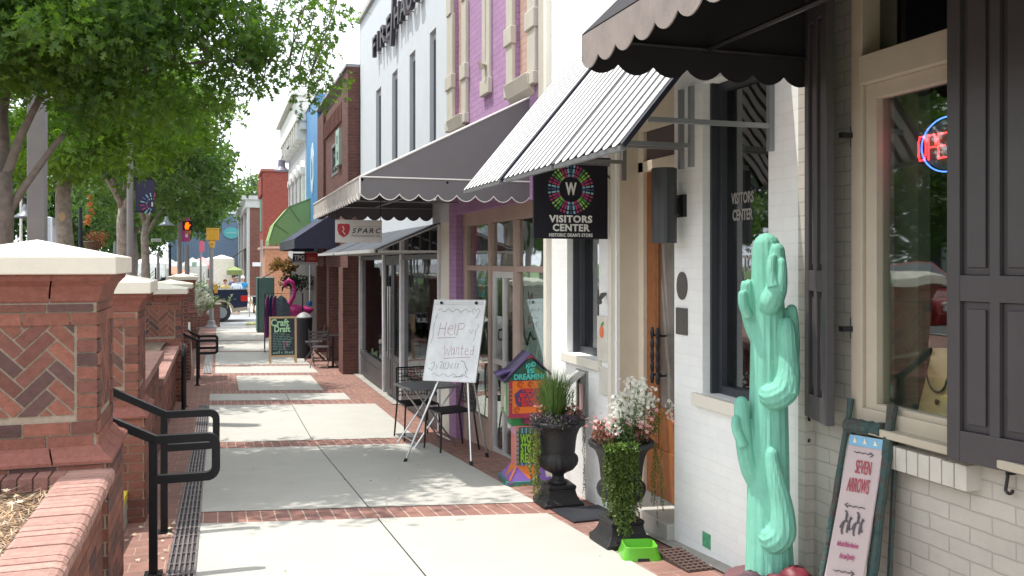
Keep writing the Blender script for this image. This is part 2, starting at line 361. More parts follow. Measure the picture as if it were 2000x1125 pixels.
        o = bpy.data.objects.new(name, me); COL.objects.link(o); o.parent = parent
        if bevel:
            b = o.modifiers.new('bevel', 'BEVEL'); b.width = bevel; b.segments = 2; b.limit_method = 'ANGLE'; b.angle_limit = R(40)
        return o
def thing(name, label, cat, loc=(0, 0, 0), rz=0, group=None):
    o = bpy.data.objects.new(name, None); COL.objects.link(o); o.location = loc; o.rotation_euler = (0, 0, rz)
    return tag(o, label, cat, group)
def tag(o, label, cat=None, group=None):
    if label: o['label'] = label
    if cat: o['category'] = cat
    if group: o['group'] = group
    return o
def struct(o): o['kind'] = 'structure'; return o
def kids(o): return [c for c in bpy.data.objects if c.parent == o]
def dup(root, loc, rz=None, label=None, group=None, scale=None):
    def cp(o, par):
        c = o.copy(); COL.objects.link(c); c.parent = par
        for ch in kids(o): cp(ch, c)
        return c
    r = cp(root, None); r.location = loc
    if rz is not None: r.rotation_euler = (0, 0, rz)
    if scale: r.scale = scale
    if label: r['label'] = label
    if group: r['group'] = group
    return r
X_ = Vector((1, 0, 0)); Y_ = Vector((0, 1, 0)); Z_ = Vector((0, 0, 1))
def wallX(mb, X, th, s0, s1, z0, z1, holes=()):
    """wall in the plane X..X+th with rectangular openings (s0, s1, z0, z1)"""
    ss = sorted(set([s0, s1]+[min(max(v, s0), s1) for h in holes for v in h[:2]])); zs = sorted(set([z0, z1]+[min(max(v, z0), z1) for h in holes for v in h[2:]]))
    def hole(a, b):
        return any(h[0] <= a <= h[1] and h[2] <= b <= h[3] for h in holes)
    n = len(ss)-1; m = len(zs)-1
    H = [[hole((ss[i]+ss[i+1])/2, (zs[j]+zs[j+1])/2) for j in range(m)] for i in range(n)]
    g = lambda i, j: 0 <= i < n and 0 <= j < m and not H[i][j]
    for i in range(n):
        for j in range(m):
            if not g(i, j): continue
            a, b, c, d = ss[i], ss[i+1], zs[j], zs[j+1]
            mb.quad((X, a, c), (X, a, d), (X, b, d), (X, b, c)); mb.quad((X+th, a, c), (X+th, b, c), (X+th, b, d), (X+th, a, d))
            if not g(i-1, j): mb.quad((X, a, c), (X+th, a, c), (X+th, a, d), (X, a, d))
            if not g(i+1, j): mb.quad((X, b, c), (X, b, d), (X+th, b, d), (X+th, b, c))
            if not g(i, j-1): mb.quad((X, a, c), (X, b, c), (X+th, b, c), (X+th, a, c))
            if not g(i, j+1): mb.quad((X, a, d), (X+th, a, d), (X+th, b, d), (X, b, d))
def clip(poly, x0, x1, y0, y1):
    def cl(P, f, inter):
        out = []
        for i in range(len(P)):
            a, b = P[i-1], P[i]; fa, fb = f(a), f(b)
            if fb:
                if not fa: out.append(inter(a, b))
                out.append(b)
            elif fa: out.append(inter(a, b))
        return out
    def ix(v): return lambda a, b: (v, a[1]+(b[1]-a[1])*(v-a[0])/(b[0]-a[0]))
    def iy(v): return lambda a, b: (a[0]+(b[0]-a[0])*(v-a[1])/(b[1]-a[1]), v)
    for f, it in ((lambda p: p[0] >= x0, ix(x0)), (lambda p: p[0] <= x1, ix(x1)), (lambda p: p[1] >= y0, iy(y0)), (lambda p: p[1] <= y1, iy(y1))):
        if len(poly) < 3: return []
        poly = cl(poly, f, it)
    return poly if len(poly) >= 3 else []
def rnd_brick():
    k = random.random()
    if k < .10: return rc((.115, .062, .058), .2)
    if k < .40: return rc((.18, .073, .056), .15)
    return rc((.25, .098, .070), .16)
# ============================================================= GROUND
def strip(mb, x0, x1, s0, s1, dz, P=gz, step=.5, th=0):
    """sheet that follows the fall of the street"""
    ks = sorted(set([s0, s1]+[k for k, _ in KN+KL if s0 < k < s1]+([s0+i*step for i in range(1, int((s1-s0)/step)+1) if s0+i*step < s1] if step else [])))
    for a, b in zip(ks, ks[1:]):
        mb.quad((x0, a, P(a)+dz), (x1, a, P(a)+dz), (x1, b, P(b)+dz), (x0, b, P(b)+dz))
    return mb
def sheet(name, m, x0, x1, s0, s1, dz, P=gz, step=0):
    o = strip(MB(), x0, x1, s0, s1, dz, P, step).build(name, m); return struct(o)
def skewed(mb, x0, x1, s0, s1, dz, k=.29, nx=8):
    """paving laid slightly askew to the street, following its fall"""
    n = max(1, int((s1-s0)/.1)); f = lambda x, s: (x, s-k*(x+.13), gz(s-k*(x+.13))+dz)
    for i in range(n):
        a, b = s0+(s1-s0)*i/n, s0+(s1-s0)*(i+1)/n
        for j in range(nx):
            p, q = x0+(x1-x0)*j/nx, x0+(x1-x0)*(j+1)/nx; mb.quad(f(p, a), f(q, a), f(q, b), f(p, b))
sheet('ground', M['grass'], -400, 400, -60, 900, -.35)
sheet('brick_pavement', M['paver'], -.66, 3.4, -1, 37.2, 0)
bands = [(-1.2, -.78), (2.82, 3.24), (6.91, 7.33), (11.07, 11.64), (14.93, 15.45), (16.28, 16.72), (19.03, 19.5), (21.0, 21.35), (24.9, 25.2), (29.2, 29.5), (33.15, 33.45)]
mb = MB()
for a, b in bands: skewed(mb, -.13, 2.40, a, b, .004)
struct(mb.build('brick_bands', M['paverband']))
edges = [-1]+[v for a, b in bands[1:] for v in (a, b)]+[36.8]
mb = MB(); J = .005
for a, b in zip(edges[0::2], edges[1::2]):
    x0, x1, xm = -.13, 2.40, 1.125
    if 16.6 < a < 17: x0, x1, xm = .36, 1.8, None
    if a < 5: x1 = 2.335
    if 15 < a < 16: x1 = 2.1
    if a > 19: x0, x1, xm = -.05, 2.0, None
    if xm is None: skewed(mb, x0, x1, a+.003, b-.003, .008)
    else:
        skewed(mb, x0, xm-J, a+.003, b-.003, .008); skewed(mb, xm+J, x1, a+.003, b-.003, .008)
struct(mb.build('concrete_pavement', M['concrete']))
mb = MB(); strip(mb, 1.10, 1.15, -1, 16.2, .002, step=0); struct(mb.build('pavement_joint', cmat((.05, .045, .04), .9)))
mb = MB(); strip(mb, 2.70, 2.84, 3.2, 6.0, .012, step=0); strip(mb, 2.66, 3.1, 14.0, 18.45, .012, step=0); struct(mb.build('wall_foot_kerb', M['concrete2']))
# cross street, side street and left-hand plaza
mb = MB()
mb.quad((-60, 37.6, -1.16), (60, 37.6, -1.16), (60, 48, -1.21), (-60, 48, -1.21)); struct(mb.build('cross_street', M['asphalt_pale']))
mb = MB(); mb.box(-3, 30, 36.82, 37.6, -1.4, -1.118); mb.box(-3, 30, 48, 48.5, -1.4, -1.14); struct(mb.build('street_kerb', M['concrete']))
sheet('far_pavement', M['concrete'], -3.2, 3.2, 48.5, 120, .06, gz)
sheet('main_road', M['asphalt'], -17, -6.2, -20, 37.5, -.14, lz); sheet('main_road_far', M['asphalt'], -17, -6.2, 48.2, 300, -.02, lz)
sheet('plaza', M['paver'], -6, -1.75, -20, 37.3, .0, lz)
mb = MB(); strip(mb, -6.2, -6, -20, 37.3, .03, lz, 0); mb.quad((-6.2, -20, 0), (-6.2, -20, .4), (-6.2, 37, -.95), (-6.2, 37, -1.2)); struct(mb.build('road_kerb', M['concrete']))
mb = MB(); strip(mb, -1.75, -.80, 7.9, 37.3, .02, lz, 0); struct(mb.build('planting_bed', M['soil']))
# steps between the first two brick piers
t = thing('steps', 'white concrete steps with yellow nosing between the two nearest brick piers', 'steps', (-.62, 5.5, -.42))
for i in range(4):
    x1 = -.64-.30*i; zt = gz(6.4)+.17*(i+1)+.02
    MB().box(-1.8, x1, 5.52, 7.2, -.7, zt).build('step', M['concrete'], t)
    MB().box(x1-.05, x1+.004, 5.52, 7.2, zt-.05, zt+.004).build('nosing', cmat((.75, .62, .08)), t)
# trench drain
def drain(s0, s1, lab, colr):
    t = thing('trench_drain', lab, 'drain', (-.205, (s0+s1)/2, gz((s0+s1)/2)), group=None)
    strip(MB(), -.29, -.125, s0, s1, .006).build('channel', cmat((.05, .045, .05), .8), t)
    mb = MB()
    for i in range(6):
        x = -.285+i*.03
        ks = [s0+k*.5 for k in range(int((s1-s0)/.5)+1)]
        for a, b in zip(ks, ks[1:]):
            z0, z1 = gz(a)+.007, gz(b)+.007
            mb.add([(x, a, z0), (x+.012, a, z0), (x+.012, b, z1), (x, b, z1), (x, a, z0+.014), (x+.012, a, z0+.014), (x+.012, b, z1+.014), (x, b, z1+.014)],
                   [[4, 5, 6, 7], [0, 1, 5, 4], [1, 2, 6, 5], [2, 3, 7, 6], [3, 0, 4, 7]])
    for k in range(int((s1-s0)/.25)):
        s = s0+k*.25; mb.box(-.29, -.125, s, s+.012, gz(s)+.008, gz(s)+.019)
    mb.build('grating', colr, t)
drain(1.0, 15.0, 'long slotted metal drain grating running between the handrail posts and the concrete', mat('grating', (.22, .19, .19), .5, .5, var=.35, scale=20))
drain(19.5, 24.0, 'pale distant stretch of drain grating beyond the second pair of handrails', M['palemetal'])
# ============================================================= LEFT: BRICK PIERS, WALLS, RAILS
S2 = math.sqrt(.5)
def herring(mb, W, H, put, L=.203, w=.0677, g=.010):
    """herringbone bricks inside W x H, put(poly2d, colour) places each"""
    n = 3; P = w
    for a in range(-16, 17):
        for b in range(-6, 7):
            ox = (a+b*n)*P; oy = (a-b*n)*P
            for r in ((0, 0, n, 1), (0, 1, 1, n)):
                x0, y0 = ox+r[0]*P+g/2, oy+r[1]*P+g/2; x1, y1 = x0+r[2]*P-g, y0+r[3]*P-g
                q = [(x0, y0), (x1, y0), (x1, y1), (x0, y1)]
                q = [((x-y)*S2+W/2, (x+y)*S2+H/2) for x, y in q]
                q = clip(q, .006, W-.006, .006, H-.006)
                if q:
                    A = abs(sum(q[i-1][0]*q[i][1]-q[i][0]*q[i-1][1] for i in range(len(q))))/2
                    if A > 1.5e-4: put(q, rnd_brick())
def brick_face(mb, org, u, n, W, z0, z1, panel=None, hb=.0677, lb=.213, proud=.006, run0=0):
    """courses of single bricks on a face; u runs along it, n points out; panel = (u0, u1, z0, z1) with a herringbone inset"""
    org = Vector(org); u = Vector(u); n = Vector(n)
    def place(a, b, c, d, col, pr=proud):
        if b-a < .012 or d-c < .01: return
        mb.col(col); ctr = org+u*((a+b)/2)+Z_*((c+d)/2)+n*(pr/2-.002)
        mb.obox(ctr, u, Z_, n, (b-a)/2, (d-c)/2, (pr+.004)/2)
    z = z0; row = run0
    while z < z1-.02:
        zt = min(z+hb, z1)-.008; inp = panel and panel[2]-.01 < (z+zt)/2 < panel[3]
        if inp:
            place(0.0, panel[0]-.008, z, zt, rnd_brick()); place(panel[1]+.008, W, z, zt, rnd_brick())
        else:
            x = -(lb/2 if row % 2 else 0)
            while x < W:
                a, b = max(0, x), min(W, x+lb-.009); place(a, b, z, zt, rnd_brick()); x += lb
        z += hb; row += 1
    if panel:
        W2, H2 = panel[1]-panel[0], panel[3]-panel[2]; base = org+u*panel[0]+Z_*panel[2]
        def put(q, c):
            mb.col(c); P = [base+u*x+Z_*y+n*.001 for x, y in q]; mb.slab(P, n*(proud-.004))
        herring(mb, W2, H2, put)
def pier(s0, zc, zg, label, detail=True, x=-.895):
    """square brick pier, near face at s0, underside of its cast cap at zc"""
    t = thing('brick_pier', label, 'brick pier', (x, s0+.325, zg), group='brick piers with pale pyramid caps'); h = .325
    y0, y1 = s0, s0+.65
    core = MB(); core.box(x-h+.004, x+h-.004, y0+.004, y1-.004, zc-.86, zc-.12); core.box(x-h-.05, x+h+.05, y0-.05, y1+.05, zg-.1, zc-.93)
    core.build('mortar', M['mortar'], t)
    mb = MB(); ps = (.10, .55, zc-.70, zc-.23)
    fs = [((x-h, y0, 0), X_, -Y_), ((x+h, y0, 0), Y_, X_)]
    if detail:
        for o, u, n in fs: brick_face(mb, o, u, n, .65, zc-.86, zc-.14, ps)
        q = h+.05
        for o, u, n in [((x-q, y0-.05, 0), X_, -Y_), ((x+q, y0-.05, 0), Y_, X_)]: brick_face(mb, o, u, n, .75, zg, zc-.93)
        mb.build('brickwork', M['attrbrick'], t)
    else:
        mb.box(x-h, x+h, y0, y1, zc-.86, zc-.12); mb.box(x-h-.056, x+h+.056, y0-.056, y1+.056, zg, zc-.93); mb.build('brickwork', M['redbrick'], t)
    # moulded bases and the coved course under the cap, as single moulded bricks mitred at the corners
    def mould(prof, name):
        mb = MB(); n = 3
        for side in range(4):
            ang = side*math.pi/2; ca, sa = math.cos(ang), math.sin(ang)
            for k in range(n):
                for (r0, z0), (r1, z1) in zip(prof, prof[1:]):
                    P = []
                    for (r, z, e) in ((r0, z0, 0), (r0, z0, 1), (r1, z1, 1), (r1, z1, 0)):
                        f = (k+e)/n; uu = -r+2*r*f+(.004 if e == 0 and k > 0 else 0)-(.004 if e == 1 and k < n-1 else 0)
                        P.append((x+uu*ca+r*sa, s0+.325+uu*sa-r*ca, z))
                    mb.col(rc((.25, .095, .073), .05)); mb.quad(*P)
        mb.box(x-prof[-1][0]+.004, x+prof[-1][0]-.004, s0+.325-prof[-1][0]+.004, s0+.325+prof[-1][0]-.004, prof[-1][1]-.03, prof[-1][1]-.002)
        mb.build(name, M['attrbrick'], t)
    mould([(h, zc-.14), (h+.006, zc-.13), (h+.012, zc-.10), (h+.03, zc-.06), (h+.058, zc-.03), (h+.065, zc-.022), (h+.065, zc)], 'coved_course')
    mould([(h+.075, zc-.93), (h+.075, zc-.915), (h+.06, zc-.90), (h+.035, zc-.885), (h+.02, zc-.865), (h+.012, zc-.855), (h, zc-.85)], 'moulded_base')
    c = MB(); q = .42; yc = s0+.325
    P = [(x-q, yc-q, zc), (x+q, yc-q, zc), (x+q, yc+q, zc), (x-q, yc+q, zc), (x-q, yc-q, zc+.088), (x+q, yc-q, zc+.088), (x+q, yc+q, zc+.088), (x-q, yc+q, zc+.088), (x, yc, zc+.178)]
    c.add(P, [[0, 3, 2, 1], [0, 1, 5, 4], [1, 2, 6, 5], [2, 3, 7, 6], [3, 0, 4, 7], [4, 5, 8], [5, 6, 8], [6, 7, 8], [7, 4, 8]])
    c.build('cap', M['caststone'], t, bevel=.006)
    return t
pier(4.85, 1.40, -.33, 'largest brick pier at the left edge with herringbone panel beside the straw bed')
pier(7.22, 1.225, gz(7.5), 'second brick pier just behind the nearest pier, across the steps')
pier(15.6, .935, gz(15.9), 'brick pier at the far end of the low wall with two handrails beyond it')
pier(18.6, .94, gz(19), 'brick pier half hidden behind the pier at the low wall end', False)
pier(26.5, .96, gz(27), 'brick pier beside the white plumed shrub, cap at head height', False, -.95)
pier(33.0, .93, gz(33), 'small far brick pier behind the white plumed shrub', False, -1.1)
# near planter
t = thing('planter_wall', 'low brick planter wall with rounded brick coping holding the pine straw bed', 'planter wall', (-.6, 2.5, 0))
mb = MB(); mb.box(-.78, -.545, .6, 4.86, -.6, .33); mb.build('mortar', M['mortar'], t)
mb = MB(); brick_face(mb, (-.545, .6, 0), Y_, X_, 4.24, -.40, .345); mb.build('brickwork', M['attrbrick'], t)
mb = MB(); s = .7; xr = -.485
while s < 4.80:
    mb.col(rc((.37, .21, .175), .12)); e = .058; z1 = .442+random.uniform(-.002, .002); jx = random.uniform(-.003, .003)
    pr = [(-.715, .345), (-.715, z1-.004), (-.70, z1), (xr-.04+jx, z1), (xr-.018+jx, z1-.006), (xr-.004+jx, z1-.02), (xr+jx, z1-.042), (xr-.004+jx, z1-.066), (xr-.03+jx, z1-.078), (xr-.05, z1-.08), (xr-.05, .345)]
    mb.slab([(a, s, b) for a, b in pr], (0, e, 0)); s += .0665
mb.build('coping', M['attrbrick'], t, bevel=.002)
MB().box(-.71, xr-.03, .7, 4.85, .34, .43).build('coping_joint', M['mortar'], t)
mb = MB(); xx = -1.95
while xx < -.74:
    mb.col(rc((.25, .12, .1), .2)); mb.box(xx, xx+.058, 4.66, 4.86, .38, .445); xx += .0665
mb.build('rear_coping', M['attrbrick'], t, bevel=.002)
MB().box(-2, -.74, 4.68, 4.86, .1, .43).build('rear_wall', M['mortar'], t)
# pine straw bed
mb = MB()
nx, ny = 26, 60
g = [[(-3.0+i*(2.27/nx), .4+j*(4.3/ny), .345+.03*math.sin(i*1.3+j*.7)*math.sin(j*.9)+random.uniform(-.006, .006)) for i in range(nx+1)] for j in range(ny+1)]
for j in range(ny):
    for i in range(nx): mb.col(rc((.17, .115, .075), .3)); mb.quad(g[j][i], g[j][i+1], g[j+1][i+1], g[j+1][i])
for k in range(9000):
    x = random.uniform(-1.9, -.73); y = random.uniform(2.6, 4.66) if k % 4 else random.uniform(.6, 2.6); a = random.uniform(0, 6.3); l = random.uniform(.03, .08); wd = random.uniform(.0012, .003)
    z = .375+random.uniform(-.015, .035); ca, sa = math.cos(a), math.sin(a); dz = random.uniform(-.02, .02)
    mb.col(rc(random.choice([(.42, .30, .19), (.30, .20, .12), (.5, .4, .28), (.2, .13, .09), (.36, .22, .12)]), .25))
    mb.quad((x-sa*wd, y+ca*wd, z), (x+sa*wd, y-ca*wd, z), (x+ca*l+sa*wd, y+sa*l-ca*wd, z+dz), (x+ca*l-sa*wd, y+sa*l+ca*wd, z+dz))
def dryleaf(mb, x, y, z, s, col):
    a = random.uniform(0, 6.3); tilt = random.uniform(-.5, .5); P = []
    for i, r in enumerate([1, .45, .8, .4, .75, .35, .5, .35, .75, .4, .8, .45]):
        b = a+i*math.pi/6; q = s*r*(1 if i else 1.3); P.append((x+q*math.cos(b), y+q*math.sin(b)*.7, z+.3*q*math.sin(b+tilt)+abs(math.sin(i))*s*.15))
    mb.col(col); mb.add(P, [list(range(12))])
for k in range(120): dryleaf(mb, random.uniform(-1.6, -.75), random.uniform(3, 4.6), .40+random.uniform(-.005, .015), random.uniform(.015, .03), rc(random.choice([(.55, .42, .27), (.45, .27, .15), (.62, .52, .38)]), .2))
o = mb.build('pine_straw', M['straw']); o['kind'] = 'stuff'; o['label'] = 'brown pine straw with dry leaves in the planter'
mb = MB()
for k in range(26): x = random.uniform(-.6, -.30); y = random.uniform(4.4, 7.0); dryleaf(mb, x, y, gz(y)+.014, random.uniform(.016, .03), rc((.6, .5, .36), .25))
for k in range(30): x = random.uniform(.0, 2.4); y = random.uniform(4.4, 12.0); dryleaf(mb, x, y, gz(y)+.018, random.uniform(.006, .014), rc((.2, .15, .08), .3))
o = mb.build('fallen_leaves', M['straw']); o['kind'] = 'stuff'; o['label'] = 'dry fallen leaves scattered on the pavement'
# low wall between the second and third pier
t = thing('low_brick_wall', 'low brick wall with stepped flat coping between the second and third piers', 'low wall', (-.75, 12, gz(12)))
for (a, b, zt) in ((7.9, 11.2, .42), (11.2, 15.6, .085)):
    MB().box(-1.0, -.66, a, b, -1.0, zt-.09).build('mortar', M['mortar'], t)
    mb = MB(); brick_face(mb, (-.66, a, 0), Y_, X_, b-a, (gz(b)-.02), zt-.09); mb.build('brickwork', M['attrbrick'], t)
    mb = MB(); s = a
    while s < b-.02:
        mb.col(rc((.37, .20, .17), .14)); mb.box(-1.03, -.60, s, min(b, s+.198), zt-.085, zt+random.uniform(-.001, .002)); s += .205
    mb.build('coping', M['attrbrick'], t, bevel=.003)
# handrails with squared loop ends
def rail(s, hgt, label, dx=0, rise=.53, x0=-.36, long=.26, grp='black handrails with squared loop ends'):
    zg = gz(s); t = thing('handrail', label, 'handrail', (x0+dx, s, zg), group=grp); r = .024; zt = zg+hgt
    MB().box(x0-r+dx, x0+r+dx, s-r, s+r, zg, zt-.02).build('post', M['blackmetal'], t, bevel=.003)
    MB().box(x0-.05+dx, x0+.05+dx, s-.05, s+.05, zg, zg+.012).build('foot_plate', M['blackmetal'], t)
    P = []; L = .35; H = .235; c = .05; X = x0+dx
    for a in range(0, 7):
        q = math.pi/2*a/6; P.append((X+L-c+c*math.sin(q), s, zt-r-c+c*math.cos(q)))
    for a in range(0, 7):
        q = math.pi/2*a/6; P.append((X+L-c+c*math.cos(q), s, zt-r-H+c-c*math.sin(q)))
    pts = [(X, s, zt-r)]+P+[(X+r, s, zt-r-H)]
    MB().sweep(pts, r, 4, sq=2, up=(0, 1, 0)).build('loop', M['blackmetal'], t)
    MB().sweep([(X+.01, s, zt-r), (X-long, s, zt-r+long*rise)], r, 4, sq=2, up=(0, 1, 0)).build('sloping_rail', M['blackmetal'], t)
rail(5.62, .82, 'nearest black handrail, its post cut by the bottom of the picture', long=.33)
rail(6.74, .86, 'black handrail just behind the nearest one, beside the second brick pier', long=.42)
rail(17.6, .86, 'black handrail beyond the low wall, nearer of the far pair', long=.6)
rail(18.75, .86, 'black handrail beyond the low wall, farther of the far pair', long=.6)
t = thing('bicycle_hoop', 'black inverted U hoop standing against the end of the low brick wall', 'bike rack', (-.5, 14.7, gz(14.7)))
P = [(-.5, 14.5, gz(14.5))]+[(-.5, 14.72-.22*math.cos(math.pi*a/10), gz(14.7)+.78+.2*math.sin(math.pi*a/10)) for a in range(11)]+[(-.5, 14.94, gz(14.9))]
MB().sweep(P, .03, 8).build('hoop', M['blackmetal'], t); MB().box(-.55, -.45, 14.45, 14.55, gz(14.5), gz(14.5)+.012).box(-.55, -.45, 14.89, 14.99, gz(14.9), gz(14.9)+.012).build('foot_plate', M['blackmetal'], t)
# newspaper boxes behind the far rails
t = thing('folded_sandwich_board', 'white folded sign board standing between the far brick piers', 'sign board', (-.62, 20.5, gz(20.5)))
a = onD(363, 622, 19.6); z0 = gz(20)
MB().slab([(a.x-.12, 20.6, z0), (a.x+.10, 20.6, z0), (a.x+.08, 20.8, z0+1.0), (a.x-.08, 20.8, z0+1.0)], (0, .03, 0)).build('front_leaf', M['white'], t)
MB().slab([(a.x-.10, 21.1, z0), (a.x+.14, 21.1, z0), (a.x+.09, 20.86, z0+1.0), (a.x-.07, 20.86, z0+1.0)], (0, .03, 0)).build('rear_leaf', M['white'], t)
# ============================================================= RIGHT: BUILDINGS
def building(name, label, s, x=2.8, zg=None):
    return thing(name, label, 'building', (x, s, gz(s) if zg is None else zg))
def room(t, x0, x1, s0, s1, z0, z1, m=None):
    """unlit room behind a window, so glass has something to look into"""
    mb = MB(); mb.quad((x1, s0, z0), (x1, s0, z1), (x1, s1, z1), (x1, s1, z0)); mb.quad((x0, s0, z0), (x0, s0, z1), (x1, s0, z1), (x1, s0, z0)); mb.quad((x0, s1, z0), (x1, s1, z0), (x1, s1, z1), (x0, s1, z1))
    mb.quad((x0, s0, z0), (x1, s0, z0), (x1, s1, z0), (x0, s1, z0)); mb.quad((x0, s0, z1), (x0, s1, z1), (x1, s1, z1), (x1, s0, z1)); return mb.build('room', m or M['dark'], t)
def frameX(mb, X, d, s0, s1, z0, z1, w):
    mb.box(X, X+d, s0, s0+w, z0, z1); mb.box(X, X+d, s1-w, s1, z0, z1); mb.box(X, X+d, s0+w, s1-w, z0, z0+w); mb.box(X, X+d, s0+w, s1-w, z1-w, z1); return mb
# ---- near shop (cream painted brick)
A = building('shop_building', 'cream painted brick shop at the right edge with charcoal shutters and a big window', 1.0, 2.84)
mb = MB(); wallX(mb, 2.84, .25, -2.0, 3.745, -.9, 6.0, [(2.05, 3.42, .72, 3.5)]); mb.build('wall', M['creambrick'], A)
f = frameX(MB(), 2.80, .16, 2.05, 3.42, .72, 3.4, .075); f.box(2.78, 2.96, 2.12, 3.345, 2.27, 2.40); f.box(2.82, 2.87, 2.125, 2.17, .79, 2.27).box(2.82, 2.87, 3.275, 3.345, .79, 2.27).box(2.82, 2.87, 2.17, 3.275, 2.20, 2.27).box(2.82, 2.87, 2.17, 3.275, .79, .82)
wf = f.build('window_frame', M['creamdark'], A, bevel=.004)
MB().box(2.74, 2.9, 2.06, 3.40, .695, .73).build('window_sill', M['creamdark'], A, bevel=.005)
MB().box(2.855, 2.859, 2.17, 3.275, .82, 2.20).build('window_pane', M['glass'], A); MB().box(2.90, 2.904, 2.12, 3.345, 2.40, 3.33).build('transom_pane', M['darkglass'], A)
room(A, 2.96, 5.2, 1.0, 4.9, .55, 3.6, M['interior'])
mb = MB(); s = 2.72
mb = MB(); s = 2.715
while s < 3.4: mb.box(2.765, 2.9, s, s+.058, .565, .665+random.uniform(-.002, .002)); s += .064
mb.build('brick_sill', cmat((.52, .50, .45), .6), A, bevel=.003)
MB().box(2.775, 2.9, 2.716, 3.38, .57, .655).build('brick_sill_joint', M['creamdark'], A)
MB().box(2.79, 2.92, 3.745, 3.80, -.9, 6.0).build('corner_return', M['creambrick'], A)
mb = MB(); mb.box(3.05, 3.12, 3.27, 4.5, .6, 2.6); mb.box(2.96, 3.4, 1.6, 3.27, .60, .70); mb.build('inner_partition', cmat((.17, .19, .155), .9), A)
def shutter(s0, s1, xa, xb, z0, z1, lab, hinge_s):
    """louverless panelled shutter between (xa, s0) and (xb, s1)"""
    u = Vector((xb-xa, s1-s0, 0)); W = u.length; u.normalize(); n = Vector((-u.y, u.x, 0))
    if n.x > 0: n = -n
    org = Vector((xa, s0, 0)); mb = MB()
    def pc(a, b, c, d, t0, t1): mb.obox(org+u*((a+b)/2)+Z_*((c+d)/2)+n*((t0+t1)/2), u, Z_, n, (b-a)/2, (d-c)/2, (t1-t0)/2)
    st = .055; mid = W/2
    cols = ((st, mid-.02), (mid+.02, W-st)); rows = ((z0+.12, z0+.62), (z0+.72, z0+1.92), (z0+2.02, z1-.1))
    pc(0, st, z0, z1, 0, .04); pc(W-st, W, z0, z1, 0, .04); pc(mid-.02, mid+.02, z0+.12, z1-.1, 0, .04)
    for a, b in ((z0, z0+.12), (z0+.62, z0+.72), (z0+1.92, z0+2.02), (z1-.1, z1)):
        pc(st, W-st, a, b, 0, .0395)
    for a, b in cols:
        for c, d in rows:
            pc(a, b, c, d, .006, .018); pc(a+.022, b-.022, c+.03, d-.03, .018, .030)
    o = mb.build('shutter', M['shutter'], A, bevel=.003); o['label'] = lab
    for z in (z0+.45, z0+1.35, z0+2.3):
        h = MB(); h.box(2.745, 2.84, hinge_s-.015, hinge_s+.015, z-.012, z+.012); h.box(2.83, 2.845, hinge_s-.04, hinge_s+.04, z-.05, z+.05); h.build('hinge', M['iron'], o)
shutter(3.42, 3.70, 2.71, 2.80, .70, 3.6, 'far shutter standing open left of the window', 3.42)
shutter(2.758, 2.37, 2.745, 2.81, .69, 3.6, 'near shutter right of the window', 2.76)
def shook(px, y0, y1, X):
    p = onX(px, y0, X); q = onX(px, y1, X); h = p.z-q.z; s = p.y; r = h*.13; pts = []
    for k in range(9): a = math.pi*(1.0-k/8*1.5); pts.append((X-.02, s+r*math.cos(a)-r*.2, p.z-r+r*math.sin(a)))
    for k in range(9): a = -math.pi*.1-math.pi*1.0*k/8; pts.append((X-.02, s-r*.1+r*math.cos(a+.3), q.z+r+r*math.sin(a+.3)))
    P = [Vector(v) for v in pts[:7]]+[Vector((X-.02, s+.004, (p.z+q.z)/2))]+[Vector(v) for v in pts[10:]]
    o = MB(); o.sweep(P, .0065, 6); o.sweep([(X+.04, s, (p.z+q.z)/2+.01), (X-.03, s, (p.z+q.z)/2+.01)], .006, 6); return o
shook(1583, 815, 862, 2.83).build('shutter_hook', M['iron'], A); shook(1978, 897, 963, 2.83).build('shutter_hook', M['iron'], A)
# objects behind the glass
t = thing('open_sign', 'lit red OPEN sign in a blue oval behind the shop window', 'neon sign', (2.97, 2.9, 1.7))
ce = onX(1851, 281, 2.97); mb = MB()
for k in range(84):
    a = 2*math.pi*k/84; mb.obox(ce+Vector((0, -.148*math.cos(a), .118*math.sin(a))), Y_, Z_, X_, .0026, .0026, .003)
mb.build('blue_ring', mat('blue_led', (.1, .2, .8), emit=(.08, .2, 1.), es=3), t)
def dots(mb, segs, ox, oz, w, h):
    for (x0, y0, x1, y1) in segs:
        L = math.hypot((x1-x0)*w, (y1-y0)*h); n = max(1, int(L/.0085))
        for k in range(n+1):
            f_ = k/n; mb.obox(Vector((2.972, ce.y-(ox+(x0+(x1-x0)*f_)*w), ce.z+oz+(y0+(y1-y0)*f_)*h)), Y_, Z_, X_, .0028, .0028, .003)
mb = MB(); w_, h_ = .042, .105
dots(mb, [(.2, 0, .8, 0), (.8, 0, 1, .2), (1, .2, 1, .8), (1, .8, .8, 1), (.8, 1, .2, 1), (.2, 1, 0, .8), (0, .8, 0, .2), (0, .2, .2, 0)], -.168, -.055, w_, h_)
dots(mb, [(0, 0, 0, 1), (0, 1, .8, 1), (.8, 1, 1, .8), (1, .8, 1, .6), (1, .6, .8, .5), (.8, .5, 0, .5)], -.110, -.055, w_, h_)
dots(mb, [(0, 0, 0, 1), (0, 1, 1, 1), (0, .5, .8, .5), (0, 0, 1, 0)], -.054, -.055, w_, h_)
dots(mb, [(0, 0, 0, 1), (0, 1, 1, 0), (1, 0, 1, 1)], .002, -.055, w_, h_)
mb.build('red_letters', mat('red_led', (.8, .1, .1), emit=(1., .04, .05), es=3.4), t)
MB().slab([ce+Vector((.010, .14*math.cos(2*math.pi*k/24), .11*math.sin(2*math.pi*k/24))) for k in range(24)], (.004, 0, 0)).build('backboard', cmat((.05, .055, .06)), t)
t = thing('necklace_stand', 'wooden necklace stand with a dark bead necklace behind the shop window', 'display stand', (3.05, 2.95, .8))
